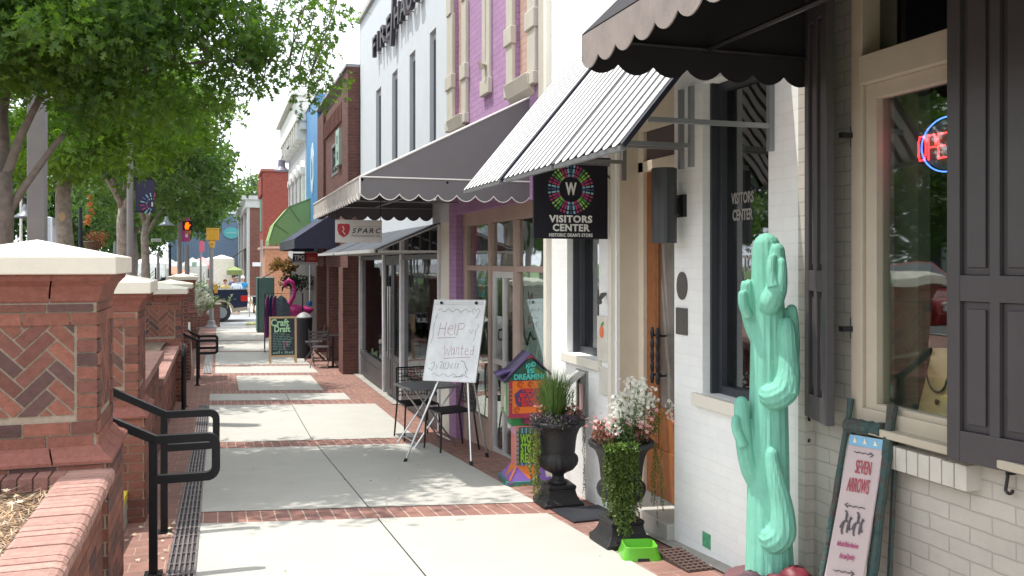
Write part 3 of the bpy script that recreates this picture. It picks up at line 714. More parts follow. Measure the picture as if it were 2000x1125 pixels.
b0 = onX(1788, 822, 3.02); b1 = onX(1840, 826, 2.98); t0 = onX(1822, 680, 3.06); t1 = onX(1850, 680, 3.04)
MB().slab([b0, b1+Vector((0, -.03, 0)), t1+Vector((0, -.02, 0)), t0], (.02, 0, 0)).build('board', M['displaywood'], t)
MB().box(3.0, 3.2, 2.75, 3.15, .72, .775).build('base', M['palewood'], t)
mb = MB()
for k in range(34):
    a = math.pi*k/33; p = onX(1831-22*math.cos(a), 708+58*math.sin(a)**.8, 3.0); mb.ball(p, .0055, 6, 4)
mb.ball(onX(1829, 785, 2.995), .009, 6, 4, sz=1.6); mb.build('necklace', cmat((.05, .045, .04), .35), t)
# ---- visitors centre (white painted brick)
V = building('visitors_building', 'white painted brick building with striped awnings, wooden door and dark framed windows', 5.5)
T = 2.8
mb = MB(); wallX(mb, T, .3, 3.80, 7.40, -.9, 6.2, [(4.07, 4.75, .66, 2.55), (5.10, 5.97, -.9, 2.75), (6.29, 6.95, .70, 2.4), (6.52, 6.70, .22, .57)]); mb.build('wall', M['whitebrick'], V)
MB().box(T-.045, T+.05, 7.33, 7.405, -.5, 6.2).build('corner_quoin', M['creamlight'], V)
MB().box(T-.04, T+.0, 4.02, 4.82, .585, .66).build('window_sill', M['creamlight'], V, bevel=.004)
MB().box(T-.04, T+.0, 6.24, 6.99, .625, .70).build('window_sill', M['creamlight'], V, bevel=.004)
mb = MB(); mb.box(T-.03, T, 3.80, 7.33, 4.02, 4.08); mb.box(T-.035, T, 3.80, 7.33, 4.52, 4.6)
s = 3.84
while s < 7.3: mb.box(T-.028, T, s, s+.05, 4.08, 4.50); s += .10
mb.build('fluted_frieze', M['creamlight'], V, bevel=.006)
for (s0, s1, z0, z1, dp) in ((4.07, 4.75, .66, 2.55, .10), (6.29, 6.95, .70, 2.4, .10)):
    w = MB(); frameX(w, T+dp, .09, s0, s1, z0, z1, .05); w.box(T+.05, T+dp+.09, s1-.02, s1-.001, z0, z1); wo = w.build('window', M['darktrim'], V, bevel=.003)
    MB().box(T+dp+.04, T+dp+.044, s0+.05, s1-.05, z0+.05, z1-.05).build('pane', M['darkglass'], wo)
    room(V, T+.30, T+1.6, s0-.25, s1+.25, z0-.2, z1+.1)
# writing on the big window
mb = MB(); c = onX(1450, 402, T+.137)
mb.text('VISITORS', c+Z_*.045, -Y_, Z_, 1, .002, bold=.03, cap=.062, fit=.235); mb.text('CENTER', c-Z_*.055, -Y_, Z_, 1, .002, bold=.03, cap=.062, fit=.21); mb.text('TOO', onX(1466, 516, T+.137), -Y_, Z_, 1, .002, bold=.02, cap=.09, fit=.16)
mb.build('window_lettering', cmat((.30, .29, .29), .7), V)
# door recess
mb = MB(); mb.box(T+.02, T+.30, 5.965, 5.99, -.42, 2.74); mb.box(T+.02, T+.3, 5.08, 5.105, -.42, 2.74); mb.box(T+.02, T+.3, 5.105, 5.965, 2.70, 2.74); mb.build('door_reveal', M['cream'], V)
mb = MB(); mb.box(T+.17, T+.26, 5.105, 5.965, 2.42, 2.70); mb.box(T+.17, T+.26, 5.105, 5.965, 2.12, 2.20); mb.box(T+.17, T+.26, 5.88, 5.965, -.30, 2.42); mb.box(T+.17, T+.26, 5.105, 5.16, -.30, 2.42); mb.build('door_frame', M['cream'], V, bevel=.005)
mb = MB(); mb.box(T-.035, T+.02, 6.0, 6.045, -.40, 2.30).box(T-.022, T+.02, 6.045, 6.085, -.40, 2.30); mb.build('door_casing', M['creamlight'], V, bevel=.005)
MB().box(T+.20, T+.23, 5.16, 5.88, 2.20, 2.42).build('transom_panel', cmat((.10, .075, .075), .5), V)
d = MB(); s0, s1 = 5.16, 5.88; X = T+.20
d.box(X, X+.045, s0, s0+.12, -.22, 2.12); d.box(X, X+.045, s1-.14, s1, -.22, 2.12); d.box(X, X+.045, s0+.12, s1-.14, 1.98, 2.12); d.box(X, X+.045, s0+.12, s1-.14, -.22, .12); d.box(X+.01, X+.04, s0+.12, s1-.14, .12, .42); d.box(X-.001, X+.046, s1-.175, s1-.15, .12, 1.98)
do = d.build('door', M['wood'], V, bevel=.004)
MB().box(X+.02, X+.024, s0+.12, s1-.14, .42, 1.98).build('pane', cmat((.16, .14, .13), .15, var=.3, scale=3), do)
for sh in (5.66, 5.58):
    h = MB(); pr = []
    for k in range(25):
        f_ = k/24; pr.append((.009+.007*abs(math.sin(f_*math.pi*5)), f_*.40))
    h.lathe(pr, 8, (X-.07, sh, .60)); h.sweep([(X-.07, sh, .66), (X, sh, .66)], .008, 6); h.sweep([(X-.07, sh, .94), (X, sh, .94)], .008, 6); h.smooth = True
    h.build('handle', M['iron'], do)
MB().box(T-.05, T+.42, 5.105, 5.965, -.42, -.235).build('threshold', M['concrete'], V, bevel=.006)
# book slot with raised flap
mb = MB(); frameX(mb, T-.015, .03, 6.50, 6.72, .20, .59, .02); bs = mb.build('book_slot', cmat((.25, .25, .24), .6), V)
MB().slab([(T-.02, 6.515, .575), (T-.02, 6.70, .575), (T-.16, 6.70, .47), (T-.16, 6.515, .47)], (0, 0, .008)).build('flap', M['palemetal'], bs)
MB().box(T+.10, T+.12, 6.50, 6.72, .2, .6).build('back', M['black'], bs)
MB().box(T+.004, T+.008, 6.62, 6.695, .25, .47).build('poster', cmat((.62, .42, .42), .5), bs)
# small fittings
t1 = MB().box(T-.05, T, 6.06, 6.26, .86, 1.06)
t1 = MB(); t1.box(T-.03, T, 6.075, 6.265, .71, 1.05); pb = t1.build('peach_plate', cmat((.66, .63, .56), .5), V, bevel=.004)
mb = MB(); mb.col((.80, .25, .08)); mb.sweep([(T-.034, 6.17, .94-.05), (T-.034, 6.17, .94+.05)], .03, 10); pc_ = mb
p2 = MB(); P = [(T-.036, 6.17+.034*math.cos(a), .93+.045*math.sin(a)) for a in [2*math.pi*k/20 for k in range(20)]]; p2.slab(P, (.004, 0, 0)); p2.build('peach', cmat((.80, .20, .08)), pb)
p3 = MB(); p3.slab([(T-.038, 6.17, .972), (T-.038, 6.13, .99), (T-.038, 6.14, 1.01), (T-.038, 6.175, .985)], (.004, 0, 0)); p3.build('leaf_mark', cmat((.13, .35, .08)), pb)
mb = MB(); mb.box(T-.02, T, 6.08, 6.25, .45, .66); mb.build('meter_plate', cmat((.62, .60, .54), .5), V, bevel=.004)
mb = MB(); P = []
for a in range(24): P.append((T-.012, 4.99+.062*math.cos(a*math.pi/12), 1.31+.088*math.sin(a*math.pi/12)))
mb.slab(P, (.012, 0, 0)); mb.build('oval_plaque', cmat((.09, .08, .075), .45, bump=.4, bscale=90), V)
MB().box(T-.014, T, 4.925, 5.06, 1.0, 1.17).build('square_plaque', cmat((.085, .08, .075), .45, bump=.4, bscale=90), V, bevel=.003)
mb = MB(); P = [Vector((T-.005, 6.16, 1.22)), Vector((T-.04, 6.14, 1.21)), Vector((T-.09, 6.08, 1.18))]; mb.sweep(P, [.012, .02, .012], 8); mb.ball((T-.10, 6.06, 1.165), .022, 8, 6); mb.build('spigot', cmat((.08, .075, .07), .4), V)
a = onX(1380, 1057, T-.002); MB().box(T-.004, T+.01, a.y-.045, a.y+.045, a.z-.04, a.z+.05).build('green_tile', cmat((.10, .36, .20), .5, var=.4, scale=30), V)
mb = MB(); p = onX(1140, 725, T); 
t = thing('floor_grate', 'dark metal floor grate set in the paving at the foot of the white brick wall', 'floor grate', (2.6, 4.65, gz(4.65)))
g = MB(); g.box(2.53, 2.70, 4.45, 4.85, gz(4.65)-.02, gz(4.65)+.018)
g.build('grate_base', cmat((.05, .035, .03)), t); g = MB()
for k in range(9): g.box(2.53, 2.70, 4.46+k*.045, 4.475+k*.045, gz(4.65)+.018, gz(4.65)+.026)
for k in range(5): g.box(2.535+k*.036, 2.545+k*.036, 4.45, 4.85, gz(4.65)+.018, gz(4.65)+.024)
g.build('grate_bars', cmat((.10, .06, .052), .6), t)
# wall lamp
t = thing('wall_lamp', 'dark grey cylinder wall lamp beside the wooden door', 'wall lamp', (2.58, 5.02, 1.7))
lc = onY(1297, 402, 5.0); MB().lathe([(.075, -.235), (.08, -.235), (.08, .235), (.075, .237), (.07, .2)], 24, (lc.x, 5.0, lc.z)).build('cylinder', mat('lamp_grey', (.055, .056, .062), .4, .3, var=.05), t)
mb = MB(); mb.sweep([(lc.x+.07, 5.0, lc.z), (T-.03, 5.0, lc.z)], [.022, .022], 4, sq=1); mb.slab([(T-.09, 4.985, lc.z-.02), (T-.09, 4.985, lc.z+.02), (T-.02, 4.985, lc.z+.06), (T-.02, 4.985, lc.z-.06)], (0, .03, 0)); mb.box(T-.025, T, 4.94, 5.06, lc.z-.07, lc.z+.07); mb.build('bracket', M['iron'], t)
# striped metal awnings
def striped(s0, s1, label, nst):
    t = thing('striped_awning', label, 'awning', (T, (s0+s1)/2, 3.12), group='striped metal awnings over the white building')
    x0, z0, x1, z1 = 1.90, 2.05, T, 3.13; d = Vector((x1-x0, 0, z1-z0)); L = d.length; u = d.normalized(); n = Vector((-u.z, 0, u.x))
    P0 = Vector((x0, 0, z0))
    mb = MB(); mb.obox(Vector(((x0+x1)/2, (s0+s1)/2, (z0+z1)/2)), u, Y_, n, L/2, (s1-s0)/2, .006); mb.build('backing_panel', M['stripegap'], t)
    mb = MB(); pt = (s1-s0)/nst
    for k in range(nst):
        a = s0+k*pt+pt*.20; b = s0+(k+1)*pt-pt*.20
        c_ = P0+u*(L/2-.0)+n*.0072; c_.y = (a+b)/2; mb.obox(c_, u, Y_, n, L/2, (b-a)/2, .001); mb.obox(c_-n*.0144, u, Y_, n, L/2, (b-a)/2, .001)
        # rounded toe of each pan
        e = P0+n*.0072; e.y = (a+b)/2; r = (b-a)/2
        mb.slab([e+Y_*(r*math.cos(q))-u*(r*.7*math.sin(q))-n*.001 for q in [math.pi*i/8 for i in range(9)]], n*.002)
    mb.build('stripes', cmat((.70, .70, .70), .4), t)
    mb = MB()
    for s in (s0-.012, s1+.012): mb.obox(Vector(((x0+x1)/2, s, (z0+z1)/2))-n*.008, u, Y_, n, L/2+.01, .010, .013)
    mb.split('side_rail', cmat((.02, .022, .035), .35), t)
    mb = MB(); mb.box(x0-.01, x0+.02, s0, s1, z0-.035, z0-.012)
    for s in (s0+.04, s1-.04): mb.box(x0+.17, T, s-.012, s+.012, z0+.12, z0+.145); mb.box(T-.03, T, s-.015, s+.015, z0+.0, z0+.5)
    mb.split('support_arm', M['greymetal'], t)
striped(5.98, 6.93, 'farthest of the three striped awnings, nearest the black hanging sign', 10)
striped(4.945, 5.86, 'middle striped awning above the wooden door', 9)
striped(3.99, 4.90, 'nearest striped awning, next to the black awning', 8)
# black awning on the near shop
def valance(mb, p0, p1, ztop, zbot, n, dpt, th=.006, under=None):
    """scalloped flap hanging between two points, n scallops"""
    p0 = Vector(p0); p1 = Vector(p1); L = (p1-p0).length; u = (p1-p0)/L; nn = Vector((-u.y, u.x, 0))
    w = L/n
    for k in range(n):
        arc = []
        for i in range(9):
            f_ = i/8; arc.append(p0+u*(w*(k+f_))+Z_*(zbot+dpt*(1-math.sin(math.pi*f_)**.8)))
        P = [p0+u*(w*k)+Z_*ztop]+arc+[p0+u*(w*(k+1))+Z_*ztop]
        mb.slab(P, nn*th)
        if under is not None:
            for i in range(8): under.sweep([arc[i]+nn*th*.5, arc[i+1]+nn*th*.5], .006, 4)
def awning(name, label, x0, x1, s0, s1, zf, zw, vdrop, body, val, nf, ns, dpt=.05, piping=None, back=True, ribs=True, group=None, endcol=None, open_end=False, vend=None, fm=None):
    """sloped canvas awning: front edge (x0, zf), wall edge (x1, zw), valance below zf"""
    t = thing(name, label, 'awning', (x1, (s0+s1)/2, zw), group=group)
    mb = MB(); mb.slab([(x0, s0, zf), (x1, s0, zw), (x1, s1, zw), (x0, s1, zf)], (0, 0, -.006)); mb.build('top', body, t)
    if not open_end:
        mb = MB()
        for s in (s0, s1-.006): mb.slab([(x0, s, zf), (x1, s, zw), (x1, s, zf)], (0, .006, 0))
        mb.split('end_panel', endcol or body, t)
    un = MB() if piping else None
    mb = MB(); valance(mb, (x0, s1, 0), (x0, s0, 0), zf, zf-vdrop, nf, dpt, under=un); o1 = mb.build('front_valance', val, t)
    mb = MB(); valance(mb, (x0, s0, 0), (x1, s0, 0), zf, zf-vdrop, ns, dpt, under=un); mb.build('end_valance', vend or endcol or body, t)
    mb = MB(); valance(mb, (x0, s1-.006, 0), (x1, s1-.006, 0), zf, zf-vdrop, ns, dpt); mb.build('end_valance', vend or endcol or body, t)
    if piping:
        for s in (s0, s1): un.sweep([(x0, s, zf), (x1, s, zw)], .011, 6)
        un.sweep([(x0, s0-.004, zf), (x1, s0-.004, zf)], .007, 6); un.sweep([(x0, s0, zf), (x0, s0, zf-vdrop+dpt)], .009, 6); un.sweep([(x0, s0, zf), (x0, s1, zf)], .01, 6)
        un.build('piping', piping, t)
    mb = MB(); k = max(2, int((s1-s0)/1.1))
    for i in range(k+1):
        s = s0+.04+(s1-s0-.08)*i/k; mb.sweep([(x0+.02, s, zf-.02), (x1, s, zw-.03)], .012, 6); mb.sweep([(x0+.02, s, zf-.03), (x1, s, zf-.03)], .012, 6)
    mb.sweep([(x0+.02, s0, zf-.025), (x0+.02, s1, zf-.025)], .014, 6); mb.sweep([((x0+x1)/2, s0, zf-.03), ((x0+x1)/2, s1, zf-.03)], .012, 6)
    mb.build('frame', fm or M['greymetal'], t)
    return t
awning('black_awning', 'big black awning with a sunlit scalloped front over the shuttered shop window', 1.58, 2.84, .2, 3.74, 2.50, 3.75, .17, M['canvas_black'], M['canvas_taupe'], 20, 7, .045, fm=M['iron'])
# ---- purple building
Pb = building('purple_building', 'purple painted brick building with cream window surrounds and tan shopfront', 9, 2.8)
mb = MB(); wallX(mb, 2.8, .3, 7.405, 10.97, 2.05, 6.3, [(7.86, 8.30, 3.25, 5.4), (10.22, 10.65, 3.2, 5.4)]); wallX(mb, 2.8, .3, 10.62, 10.97, -.9, 2.05); mb.build('wall', M['purplebrick'], Pb)
mb = MB(); wallX(mb, 2.835, .1, 7.87, 8.29, 3.26, 5.39); wallX(mb, 2.835, .1, 10.23, 10.64, 3.21, 5.39); mb.split('bricked_up_window', M['tanbrick'], Pb)
mb = MB()
for (a, b) in ((7.64, 7.86), (8.30, 8.50), (10.02, 10.22), (10.65, 10.93)):
    mb.box(2.755, 2.8, a, b, 3.22, 4.55); mb.box(2.735, 2.8, a-.02, b+.02, 3.62, 3.80); mb.box(2.74, 2.8, a+.03, b-.03, 4.55, 6.3); mb.box(2.735, 2.8, a-.015, b+.015, 3.10, 3.22)
for a in (9.10, 9.26): mb.box(2.765, 2.8, a, a+.13, 3.45, 6.3)
mb.box(2.745, 2.8, 9.08, 9.41, 3.28, 3.45)
mb.split('window_surround', M['surround'], Pb, bevel=.01)
mb = MB()
for (a, b) in ((7.74, 8.42), (10.12, 10.76)): mb.slab([(2.70, a, 3.22), (2.80, a, 3.22), (2.80, a, 3.02), (2.74, a, 3.08)], (0, b-a, 0))
mb.split('window_sill', M['surround'], Pb, bevel=.01)
MB().sweep([(2.72, 9.2, 3.55), (2.69, 9.18, 3.60), (2.79, 9.25, 3.6)], .03, 8).build('floodlight', M['surround'], Pb)
MB().box(2.76, 2.8, 7.41, 7.55, 1.95, 6.3).build('corner_strip', M['surround'], Pb)
# shopfront
X = 2.93; C_ = lambda px: onX(px, 600, X).y
fz0, fz1 = -.72, 1.98
posts = [C_(1066), C_(1012), C_(962), C_(921)]
mb = MB(); mb.box(X-.05, X+.06, 7.41, 7.56, -.6, fz1); 
for p in posts[1:3]: mb.box(X-.04, X+.05, p-.05, p+.05, -.7, fz1-.08)
mb.box(X-.04, X+.05, 10.45, 10.62, -.75, fz1-.08); mb.box(X-.05, X+.06, 7.56, 10.62, fz1-.08, fz1+.1); mb.box(X-.035, X+.045, 7.56, 10.62, 1.36, 1.42)
mb.box(X-.03, X+.045, 7.56, posts[1]-.05, -.7, -.42); mb.box(X-.03, X+.045, posts[2]+.05, 10.45, -.75, -.33)
mb.build('shopfront_frame', M['pinktrim'], Pb, bevel=.005)
MB().box(X+.0, X+.004, 7.56, posts[1], -.42, fz1-.08).box(X+.0, X+.004, posts[2], 10.45, -.33, fz1-.08).box(X, X+.004, posts[1], posts[2], 1.42, fz1-.08).build('shop_pane', M['glass'], Pb)
d = MB(); a, b = posts[1]+.05, posts[2]-.05; frameX(d, X-.02, .05, a, b, -.66, 1.36, .07); d.box(X-.025, X+.02, a+.07, b-.07, .34, .40); d.box(X-.02, X+.03, (a+b)/2-.03, (a+b)/2+.03, -.59, 1.29)
dd = d.build('glass_door', M['palemetal'], Pb, bevel=.003); MB().box(X, X+.004, a+.07, b-.07, -.59, 1.29).build('pane', M['glass'], dd)
MB().sweep([(X-.06, a+.12, .3), (X-.06, a+.12, .9)], .01, 6).build('handle', M['steel'], dd)
room(Pb, 3.10, 5.2, 7.5, 10.5, -.85, 2.1, M['interior'])
t = thing('window_poster', 'tall pale blue poster with black ink lettering inside the tan shopfront', 'poster', (2.965, 7.95, .5))
a = onX(1060, 525, 2.965); b = onX(1016, 525, 2.965); zb = .05
MB().box(2.965, 2.97, a.y, b.y, zb, a.z).build('sheet', cmat((.45, .60, .60), .4, var=.08, scale=2), t)
mb = MB(); pts = [onX(x, y, 2.96) for x, y in ((1022, 550), (1021, 600), (1024, 655), (1030, 672), (1036, 650), (1042, 663), (1049, 660))]
mb.sweep(pts, [.006, .009, .012, .016, .012, .010, .004], 5); 
for (x0, y0, x1, y1) in ((1032, 570, 1034, 592), (1034, 592, 1039, 572), (1039, 572, 1040, 592), (1035, 606, 1042, 606), (1037, 604, 1038, 612), (1034, 616, 1032, 632), (1032, 632, 1040, 628), (1037, 620, 1050, 622), (1040, 634, 1051, 630), (1042, 630, 1042, 642), (1048, 628, 1048, 640)): mb.sweep([onX(x0, y0, 2.96), onX(x1, y1, 2.96)], .004, 4)

mb.build('ink_lettering', cmat((.03, .035, .04), .6), t)
t = thing('window_sticker', 'small blue sticker inside the far pane of the tan shopfront', 'sticker', (2.96, 10.0, .95))
a = onX(941, 562, 2.96); MB().box(2.957, 2.962, a.y-.13, a.y+.13, a.z-.11, a.z+.11).build('sticker', cmat((.08, .35, .65)), t)
MB().box(2.953, 2.957, a.y-.05, a.y+.05, a.z-.05, a.z+.05).build('sticker_mark', cmat((.5, .08, .12)), t)
mb = MB()
t = thing('red_paper_lantern', 'red glowing strip hung inside the upper panes of the tan shopfront', 'hanging decoration', (3.3, 9.5, 1.5))
for px in (927, 978): a = onX(px, 470, 3.05); mb.lathe([(.02, -.22), (.05, -.18), (.05, .18), (.02, .22)], 10, a)
mb.build('red_strip', cmat((.75, .05, .03), .5), t)
awning('grey_awning', 'large dark grey awning with white piping over the purple building', 1.20, 2.8, 7.9, 11.9, 2.22, 3.02, .20, M['canvas_grey'], M['canvas_pale'], 22, 9, .055, piping=M['piping'])
# ---- white building
Wb = building('white_building', 'tall white stucco building with narrow slot windows and FIREHAUS lettering', 14, 2.8)
sl_ = ((15.92, 16.46), (14.38, 14.86), (13.0, 13.42), (11.68, 12.06))
mb = MB(); wallX(mb, 2.8, .3, 10.97, 18.42, 1.98, 6.4, [(a, b, 2.3, 4.64) for a, b in sl_]); mb.box(2.8, 9, 18.38, 18.42, 2.0, 6.39); mb.build('wall', M['stucco'], Wb)
for a, b in sl_:
    w = MB(); w.box(2.852, 2.90, a, b, 2.3, 2.36); w.box(2.852, 2.9, a, b, 4.54, 4.64); wo = w.build('slot_window', cmat((.45, .47, .50), .5), Wb); MB().box(2.858, 2.865, a, b, 2.36, 4.54).build('pane', cmat((.015, .014, .018), .3), wo)
MB().box(2.74, 3.2, 10.97, 18.45, 6.4, 6.5).build('coping', cmat((.45, .45, .45), .6), Wb)
mb = MB(); mb.smooth = False
mb.text('FIRE', (2.72, 15.35, 5.36), -Y_, Z_, 1, .07, bold=.012, cap=.34, fit=1.75, space=1.25); mb.text('HAUS', (2.72, 13.25, 5.36), -Y_, Z_, 1, .07, bold=.012, cap=.34, fit=1.75, space=1.2)
mb.slab([(2.69, 14.50, 5.02), (2.69, 14.38, 5.02), (2.69, 14.20, 5.80), (2.69, 14.32, 5.80)], (.07, 0, 0))
mb.build('lettering', cmat((.03, .022, .03), .5), Wb)
mb = MB()
for s in (15.9, 15.4, 14.9, 14.4, 13.6, 13.1, 12.6, 12.2): mb.box(2.73, 2.8, s, s+.015, 5.22, 5.235)
mb.build('lettering_pins', M['greymetal'], Wb)
# shopfront of the white building
X = 2.80; z1 = 1.96
mb = MB(); wallX(mb, 2.8, .25, 10.97, 11.42, -.95, 1.98); mb.build('end_wall', M['creamlight'], Wb)
mb = MB()
for (a, b) in ((18.30, 18.42), (15.55, 15.68), (13.98, 14.10), (11.42, 11.50)): mb.box(X-.03, X+.10, a, b, -.92, z1)
mb.split('shopfront_post', cmat((.62, .61, .63), .4), Wb, bevel=.006)
mb = MB()
for (a, b) in ((15.68, 18.30), (11.50, 13.98)):
    mb = MB(); mb.box(X+.0, X+.08, a, b, -.92, -.34); mb.box(X-.015, X, a, b, -.44, -.34); mb.box(X-.012, X, a+.08, b-.08, -.82, -.50)
    mb.build('stall_riser', M['storegrey'], Wb, bevel=.004)
mb = MB()
for (a, b) in ((15.68, 18.30), (11.50, 13.98), (14.10, 15.55)):
    mb.box(X+.0, X+.07, a, b, 1.50, 1.57); mb.box(X, X+.07, a, b, z1-.06, z1)
    for k in range(1, 4): s = a+(b-a)*k/4; mb.box(X+.01, X+.06, s-.02, s+.02, 1.57, z1-.06)
mb.build('transom_bars', M['storegrey'], Wb)
MB().box(X+.03, X+.034, 11.5, 18.3, -.34, z1-.06).build('shop_pane', M['blindglass'], Wb)
mb = MB()
for (a, b, n) in ((15.72, 18.25, 5), (11.55, 13.95, 5)):
    for k in range(n):
        s = a+(b-a)*(k+.5)/n; mb.slab([(X+.08, s-.22, -.3), (X+.24, s+.18, -.3), (X+.24, s+.18, 1.48), (X+.08, s-.22, 1.48)], (.012, 0, 0))
mb.build('vertical_blind', cmat((.035, .028, .045), .6), Wb)
for (a, b, hs) in ((14.84, 15.53, 14.92), (14.12, 14.81, 14.72)):
    d = MB(); frameX(d, X, .05, a, b, -.88, 1.50, .09); d.box(X, X+.04, a+.09, b-.09, -.79, -.1); d.box(X-.01, X, a+.14, b-.14, -.7, -.2); do = d.build('door_leaf', M['storegrey'], Wb, bevel=.004)
    MB().box(X+.02, X+.024, a+.09, b-.09, -.1, 1.41).build('pane', M['blindglass'], do)
    h = MB(); h.sweep([(X-.06, hs, -.15), (X-.06, hs, 1.05)], .016, 8); h.sweep([(X-.06, hs, .0), (X, hs, .0)], .01, 6); h.sweep([(X-.06, hs, .9), (X, hs, .9)], .01, 6); h.build('pull_handle', M['steel'], do)
room(Wb, 3.15, 4.6, 11.2, 18.35, -.95, 2.05)
for i, (a, b, lab) in enumerate(((11.5, 13.95, 'nearest slate grey sloped canopy above the white building shopfront'), (14.0, 15.7, 'middle slate grey canopy above the double doors of the white building'), (15.9, 18.3, 'farthest slate grey canopy of the white building, next to the brick pier'))):
    t = thing('metal_canopy', lab, 'canopy', (2.8, (a+b)/2, 2.0), group='slate canopies on the white building')
    MB().slab([(1.95, a, 1.62), (2.8, a, 1.98), (2.8, b, 1.98), (1.95, b, 1.62)], (0, 0, -.008)).build('sheet', M['canvas_slate'], t)
    mb = MB(); mb.box(1.93, 1.98, a, b, 1.585, 1.63); mb.box(1.95, 2.8, a, a+.03, 1.585, 1.615); mb.box(1.95, 2.8, b-.03, b, 1.585, 1.615); mb.sweep([(1.96, a+.015, 1.61), (2.8, a+.015, 1.96)], .015, 6); mb.sweep([(1.96, b-.015, 1.61), (2.8, b-.015, 1.96)], .015, 6)
    for k in range(1, 3): s = a+(b-a)*k/3; mb.box(1.95, 2.8, s-.015, s+.015, 1.585, 1.61)
    mb.build('frame', M['palemetal'], t)
# ---- red brick building
F = 2.55
Rb = building('red_brick_building', 'dark red brick building with corner piers between the white and the blue fronts', 21, F)
mb = MB(); wallX(mb, F+.06, .3, 18.42, 24.3, 1.35, 5.2, [(20.4, 21.6, 3.5, 4.25)]); mb.box(F, 9, 18.43, 19.35, 1.35, 5.55); mb.box(F, F+.3, 22.9, 24.3, 1.35, 5.3); mb.box(F-.10, F+.4, 18.44, 19.1, -.95, 1.35); mb.box(F-.05, F+.3, 21.3, 21.75, -.95, 1.35); mb.box(F-.05, F+.3, 23.9, 24.3, -.95, 1.35); mb.build('wall', M['paleredbrick'], Rb)
mb = MB()
for k in range(14): mb.box(F, F+.06, 19.5+k*.24, 19.6+k*.24, 4.55, 4.95)
mb.build('dentils', M['redbrick2'], Rb)
MB().box(F-.04, F+.4, 18.42, 24.3, 5.5, 5.56).build('coping', cmat((.28, .28, .30), .5), Rb)
mb = MB(); mb.box(F+.5, F+.6, 19.1, 24, -.95, 1.4); mb.build('recessed_shopfront', cmat((.07, .03, .03), .6, var=.3), Rb)
mb = MB()
for s in (19.8, 20.6, 22.4, 23.2): mb.box(F+.42, F+.5, s, s+.07, -.95, 1.35)
mb.split('shopfront_post', cmat((.14, .08, .07), .6), Rb)
for (s, x) in ((19.25, F-.06), (20.4, F+.2)): MB().box(x, x+.1, s, s+.25, .05, .45).build('menu_box', M['black'], Rb)
w = MB(); frameX(w, F+.05, .08, 20.4, 21.6, 3.5, 4.25, .07); sg = w.build('sign_window', cmat((.20, .20, .20), .5), Rb); MB().box(F+.09, F+.1, 20.45, 21.55, 3.55, 4.2).build('pane', cmat((.02, .02, .025), .3), sg)
mb = MB()
for k in range(5): mb.box(F+.084, F+.09, 20.52+k*.2, 20.52+k*.2+.12, 3.66+.05*(k%2), 3.72+.05*(k%2)); mb.box(F+.084, F+.09, 20.55+k*.2, 20.55+k*.2+.08, 3.96, 4.02)
mb.build('pane_marks', cmat((.35, .33, .32)), sg)
t = thing('wall_board', 'narrow pale green board fixed on the dark red brick wall beside the framed sign', 'sign board', (F, 20.0, 3.6))
MB().box(F-.02, F+.06, 19.72, 20.28, 3.62, 4.42).build('panel', cmat((.34, .45, .40), .5), t)
mb = MB(); mb.box(F-.028, F-.02, 19.9, 20.02, 3.75, 3.92); mb.box(F-.028, F-.02, 19.95, 20.05, 4.1, 4.28); mb.build('panel_marks', cmat((.05, .09, .09)), t)
# ---- blue and grey fronts
Bb = building('blue_front_building', 'building with a flat blue painted upper front and a round white emblem', 26, F)
mb = MB(); wallX(mb, F, .3, 24.3, 27.5, 1.8, 6.0); mb.build('wall', M['bluesign'], Bb); MB().box(F+.05, F+.35, 24.3, 27.5, -1.1, 1.8).build('shopfront', cmat((.05, .045, .05)), Bb)
MB().box(F-.03, F+.3, 24.3, 27.5, 6.0, 6.08).build('coping', M['palemetal'], Bb)
mb = MB(); P = []
for k in range(28): a = 2*math.pi*k/28; q = 1+.07*math.cos(a*7); P.append((F-.02, 25.6+.42*q*math.cos(a), 4.1+.70*q*math.sin(a)))
mb.slab(P, (.018, 0, 0)); mb.build('emblem', cmat((.55, .72, .80)), Bb)
mb = MB(); mb.slab([(F-.03, 25.6+.16*math.cos(2*math.pi*k/16), 4.1+.3*math.sin(2*math.pi*k/16)) for k in range(16)], (.008, 0, 0)); mb.build('emblem_centre', M['bluesign'], Bb)
Gb = building('ornate_grey_building', 'pale grey ornate building with tall arched windows and a deep white cornice', 31, F)
ws = [(28.1+k*1.45, 28.9+k*1.45, 2.0, 4.3) for k in range(4)]
mb = MB(); wallX(mb, F, .3, 27.5, 34.6, 1.6, 5.9, ws); mb.build('wall', cmat((.52, .53, .55), .7, bump=.2), Gb)
MB().box(F+.05, F+.3, 27.5, 34.6, -1.2, 1.6).build('shopfront', cmat((.06, .05, .05)), Gb)
for a, b, c_, d_ in ws:
    wo = MB().box(F+.15, F+.2, a, b, c_, d_).build('window', cmat((.03, .035, .045), .3), Gb)
    mb = MB(); mb.box(F-.09, F, a-.13, a, c_, d_); mb.box(F-.09, F, b, b+.13, c_, d_)
    mb.box(F-.13, F, a-.16, a+.03, d_-.12, d_+.1); mb.box(F-.13, F, b-.03, b+.16, d_-.12, d_+.1)
    P = [(F-.09, (a+b)/2+.53*math.cos(q), d_+.35*math.sin(q)) for q in [math.pi*k/10 for k in range(11)]]; mb.slab(P, (.09, 0, 0)); mb.build('surround', cmat((.72, .72, .73), .6), wo)
mb = MB(); mb.box(F-.30, F+.3, 27.45, 34.75, 5.75, 6.5); mb.box(F-.45, F+.3, 27.4, 34.9, 6.5, 6.62); mb.box(F-.18, F, 27.5, 34.65, 5.5, 5.75)
for k in range(9): mb.box(F-.28, F, 27.7+k*.82, 27.85+k*.82, 5.2, 5.75)
